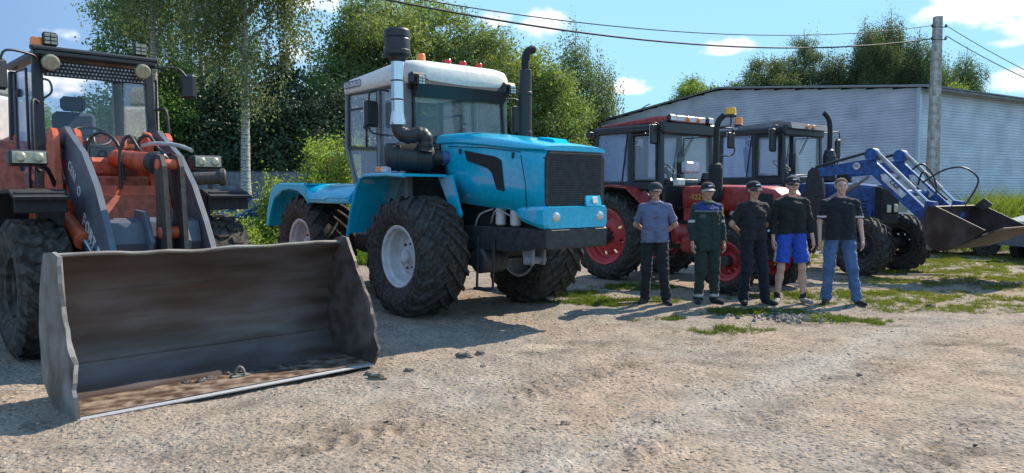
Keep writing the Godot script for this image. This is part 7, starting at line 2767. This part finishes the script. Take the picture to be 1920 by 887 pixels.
	# orange machine mostly hidden by a shrub
	var om := thing("orange_drill", "orange farm machine mostly hidden behind the yellow-green shrub", "farm machine", px_at(668, 24.0), 20.0)
	var o1 := mb()
	plate(o1, [Vector2(-1.0, 0.6), Vector2(-1.1, 1.9), Vector2(-0.4, 2.7), Vector2(0.6, 2.6), Vector2(0.8, 1.2), Vector2(0.5, 0.6)], -0.8, 0.8, 0.05)
	obj("hopper", o1, M.orange, om)
	var o3 := mb()
	plate(o3, [Vector2(-0.46, 2.70), Vector2(-0.42, 2.80), Vector2(0.62, 2.70), Vector2(0.64, 2.60)], -0.84, 0.84, 0.02)
	obj("lid", o3, M.pale_grey, om)
	for x in [-0.55, 0.0, 0.55]:
		var o4 := mb()
		bar(o4, Vector3(x, 0.7, 0.56), Vector3(x, 1.2, 0.83), 0.06, 0.05, 0.01)
		bar(o4, Vector3(x, 1.2, 0.83), Vector3(x, 2.58, 0.63), 0.06, 0.05, 0.01)
		obj("rib", o4, M.orange_old, om)
	var o5 := mb()
	box(o5, Vector3(0, 0.5, 0.0), Vector3(1.5, 0.14, 1.5), 0.02)
	obj("chassis", o5, M.frame, om)
	for sd in [-1.0, 1.0]:
		var o2 := mb(true)
		cyl(o2, Vector3(sd * 0.85, 0.5, -0.1), Vector3(sd * 1.1, 0.5, -0.1), 0.5, 22, 0.05)
		obj("wheel", o2, M.rubber, om)
	var sg := "shrubs between the loader and the turquoise tractor"
	shrub("shrub", "tall yellow-green shrub against the cab rear of the turquoise tractor", px_at(628, 19.0), 2.9, 0.75, M.leaf_bright, 300, 201, sg)
	shrub("shrub", "small yellow-green shrub just over the rear fender deck", px_at(575, 18.0), 2.05, 0.45, M.leaf_bright, 110, 202, sg)
	shrub("shrub", "leafy weed shrub beside the arch of the rear fender", px_at(512, 17.0), 1.7, 0.34, M.leaf_bright, 100, 203, sg)
	shrub("shrub", "low nettle shrub just behind the loader wheel", px_at(425, 14.5), 0.9, 0.5, M.leaf_bright, 110, 204, sg)
	shrub("shrub", "broad low weed shrub before the planks", px_at(455, 18.0), 0.9, 0.8, M.leaf_bright, 140, 205, sg)
	# grass on the patches of the yard
	rng.seed = 300
	var tuft := tuft_mesh(12, 0.07, 0.05, 0.0035)
	var xf := []
	var cols := []
	var tries := 0
	while xf.size() < 15000 and tries < 160000:
		tries += 1
		var x := rng.randf_range(-2.5, 13.5)
		var z := rng.randf_range(-19.0, -8.0)
		var g := grassy(x, z)
		if g < 0.12 or rng.randf() > g * g + 0.05:
			continue
		var sc := rng.randf_range(0.4, 1.3) * (0.5 + 0.6 * g) * (1.0 + 0.5 * n1.get_noise_2d(x * 2.0, z * 2.0))
		xf.append(Transform3D(Basis(Vector3.UP, rng.randf() * TAU).scaled(Vector3.ONE * sc), Vector3(x, ground_h(x, z) - 0.004, z)))
		var dry := smoothstep(4.3, 6.0, x) * 0.75
		var c := Color(1.05, 1.08, 0.66).lerp(Color(2.0, 1.55, 1.5), dry * rng.randf_range(0.4, 1.0)) * rng.randf_range(0.8, 1.3)
		cols.append(c)
	var gr := scatter("grass", tuft, M.blade, xf, cols, self)
	tag(gr, "short green and dry grass in patches on the dirt yard", "grass", "", "stuff")
	# tall weeds along the warehouse and at the fence
	var tall := tuft_mesh(24, 1.05, 0.25, 0.012)
	xf = []
	cols = []
	for i in 2600:
		var u := rng.randf_range(-1.0, 24.0)
		var p := Vector3(17.0, 0, -32.0) + Vector3(0.84, 0, -0.543) * u + Vector3(0.543, 0, 0.84) * rng.randf_range(0.6, 5.5)
		var big := 1.0 + 0.9 * clampf(n1.get_noise_2d(p.x * 0.35, p.z * 0.35) * 1.6, -0.4, 1.0)
		xf.append(Transform3D(Basis(Vector3.UP, rng.randf() * TAU).scaled(Vector3(1.2, big, 1.2)), p))
		cols.append(Color(1.3, 1.45, 0.8) * rng.randf_range(0.7, 1.4) if rng.randf() < 0.6 else Color(2.2, 1.9, 1.5) * rng.randf_range(0.7, 1.1))
	for i in 3800:
		var x := rng.randf_range(-20.0, -0.5)
		var z := rng.randf_range(-32.0, -15.5)
		if z > -19.0 and x > -3.0:
			continue
		xf.append(Transform3D(Basis(Vector3.UP, rng.randf() * TAU).scaled(Vector3(1.0, rng.randf_range(0.3, 0.75), 1.0)), Vector3(x, 0, z)))
		cols.append(Color(1.2, 1.5, 0.7) * rng.randf_range(0.7, 1.4))
	for i in 900:
		var x := rng.randf_range(8.0, 24.0)
		var z := rng.randf_range(-28.0, -19.5)
		xf.append(Transform3D(Basis(Vector3.UP, rng.randf() * TAU).scaled(Vector3(1.0, rng.randf_range(0.25, 0.6), 1.0)), Vector3(x, 0, z)))
		cols.append(Color(1.4, 1.5, 0.8) * rng.randf_range(0.7, 1.4))
	var wd := scatter("weeds", tall, M.blade, xf, cols, self)
	tag(wd, "tall rank weeds along the warehouse wall and the fence", "weeds", "", "stuff")
	# stones and crumbs of earth
	rng.seed = 400
	var st := stone_mesh(1)
	xf = []
	cols = []
	for i in 14000:
		var d := 3.2 + pow(rng.randf(), 1.6) * 10.0
		var a := rng.randf_range(-0.72, 0.72)
		var x := sin(a) * d
		var z := -cos(a) * d
		var keep := 0.35 + 0.6 * rough_side(x, z)
		if rng.randf() > keep:
			continue
		var r := 0.005 + 0.020 * pow(rng.randf(), 6.0)
		xf.append(Transform3D(Basis(Vector3.UP, rng.randf() * TAU) * Basis.from_scale(Vector3(r * 1.3, r * rng.randf_range(0.4, 1.0), r)), Vector3(x, ground_h(x, z), z)))
		var g := rng.randf_range(0.6, 1.3)
		cols.append(Color(g, g * 0.93, g * 0.86))
	var sm := pm(Color(0.29, 0.245, 0.205), 0.95)
	sm.vertex_color_use_as_albedo = true
	var gv := scatter("gravel", st, sm, xf, cols, self)
	tag(gv, "small stones and crumbs of earth strewn over the yard", "gravel", "", "stuff")
	# dark clods one can pick out
	rng.seed = 410
	var n := 0
	for e in [[905, 690, 0.03], [1060, 797, 0.035], [728, 800, 0.02], [705, 715, 0.08], [765, 700, 0.05], [690, 708, 0.05], [1750, 578, 0.06], [1730, 582, 0.04], [1620, 705, 0.025], [1820, 635, 0.025], [870, 672, 0.08], [900, 668, 0.05]]:
		var depth: float = 1.62 * 1423.0 / (e[1] - 355.0)
		var at := px_at(e[0], depth)
		var s10 := mb(true)
		blob(s10, Vector3(0, e[2] * 0.22, 0), Vector3(e[2], e[2] * 0.5, e[2] * 0.8))
		blob(s10, Vector3(e[2] * 0.6, e[2] * 0.1, e[2] * 0.3), Vector3(e[2], e[2] * 0.6, e[2]) * 0.5)
		var o := obj("earth_clod", s10, M.soil, self)
		o.position = Vector3(at.x, ground_h(at.x, at.z), at.z)
		if e[0] < 780 and e[1] < 720:
			tag(o, "lump of earth beside the lower corner of the worn bucket", "clod", "earth clods at the bucket corner")
		elif e[0] < 910 and e[1] < 680:
			tag(o, "lump of earth at the edge of the shade between bucket and turquoise tractor", "clod", "earth clods at the shade edge")
		elif e[0] > 1700 and e[1] < 600:
			tag(o, "lump of earth on the dirt beyond the man in jeans", "clod", "earth clods near the jeans")
		else:
			tag(o, "small lump of grey-brown earth lying loose on the open track", "clod", "earth clods on the yard")
		n += 1
	# broken slag and rubble in the hollow before the men
	rng.seed = 420
	xf = []
	cols = []
	for i in 420:
		var x := 3.62 + rng.randfn() * 0.26
		var z := -9.55 + rng.randfn() * 0.20
		var r := rng.randf_range(0.012, 0.045)
		xf.append(Transform3D(rand_basis().scaled(Vector3.ONE * r), Vector3(x, ground_h(x, z) + r * 0.25, z)))
		var g := rng.randf_range(0.35, 1.1)
		cols.append(Color(g, g, g * 1.05))
	for i in 240:
		var x := 8.6 + rng.randfn() * 0.45
		var z := -12.9 + rng.randfn() * 0.14
		var r := rng.randf_range(0.015, 0.05)
		xf.append(Transform3D(rand_basis().scaled(Vector3.ONE * r), Vector3(x, ground_h(x, z) + r * 0.25, z)))
		var g := rng.randf_range(0.3, 0.9)
		cols.append(Color(g, g, g * 1.05))
	var rb := scatter("rubble", st, sm, xf, cols, self)
	tag(rb, "dark broken slag and rubble in hollows of the yard", "rubble", "", "stuff")
	# short boards lying on the ground
	var bd := mb()
	box(bd, Vector3.ZERO, Vector3(0.62, 0.02, 0.06), 0.004, Basis(Vector3.UP, 0.35))
	var ob := obj("board", bd, M.wood, self)
	ob.position = px_at(1196, 10.75, 0.015)
	tag(ob, "short pale board lying on grass in front of the polo shirt man", "board")
	var bd2 := mb()
	box(bd2, Vector3.ZERO, Vector3(0.75, 0.03, 0.08), 0.004, Basis(Vector3.UP, 0.1))
	var ob2 := obj("board", bd2, M.iron, self)
	ob2.position = px_at(1738, 14.2, 0.018)
	tag(ob2, "short dark board lying on dirt under the blue loader bucket", "board")
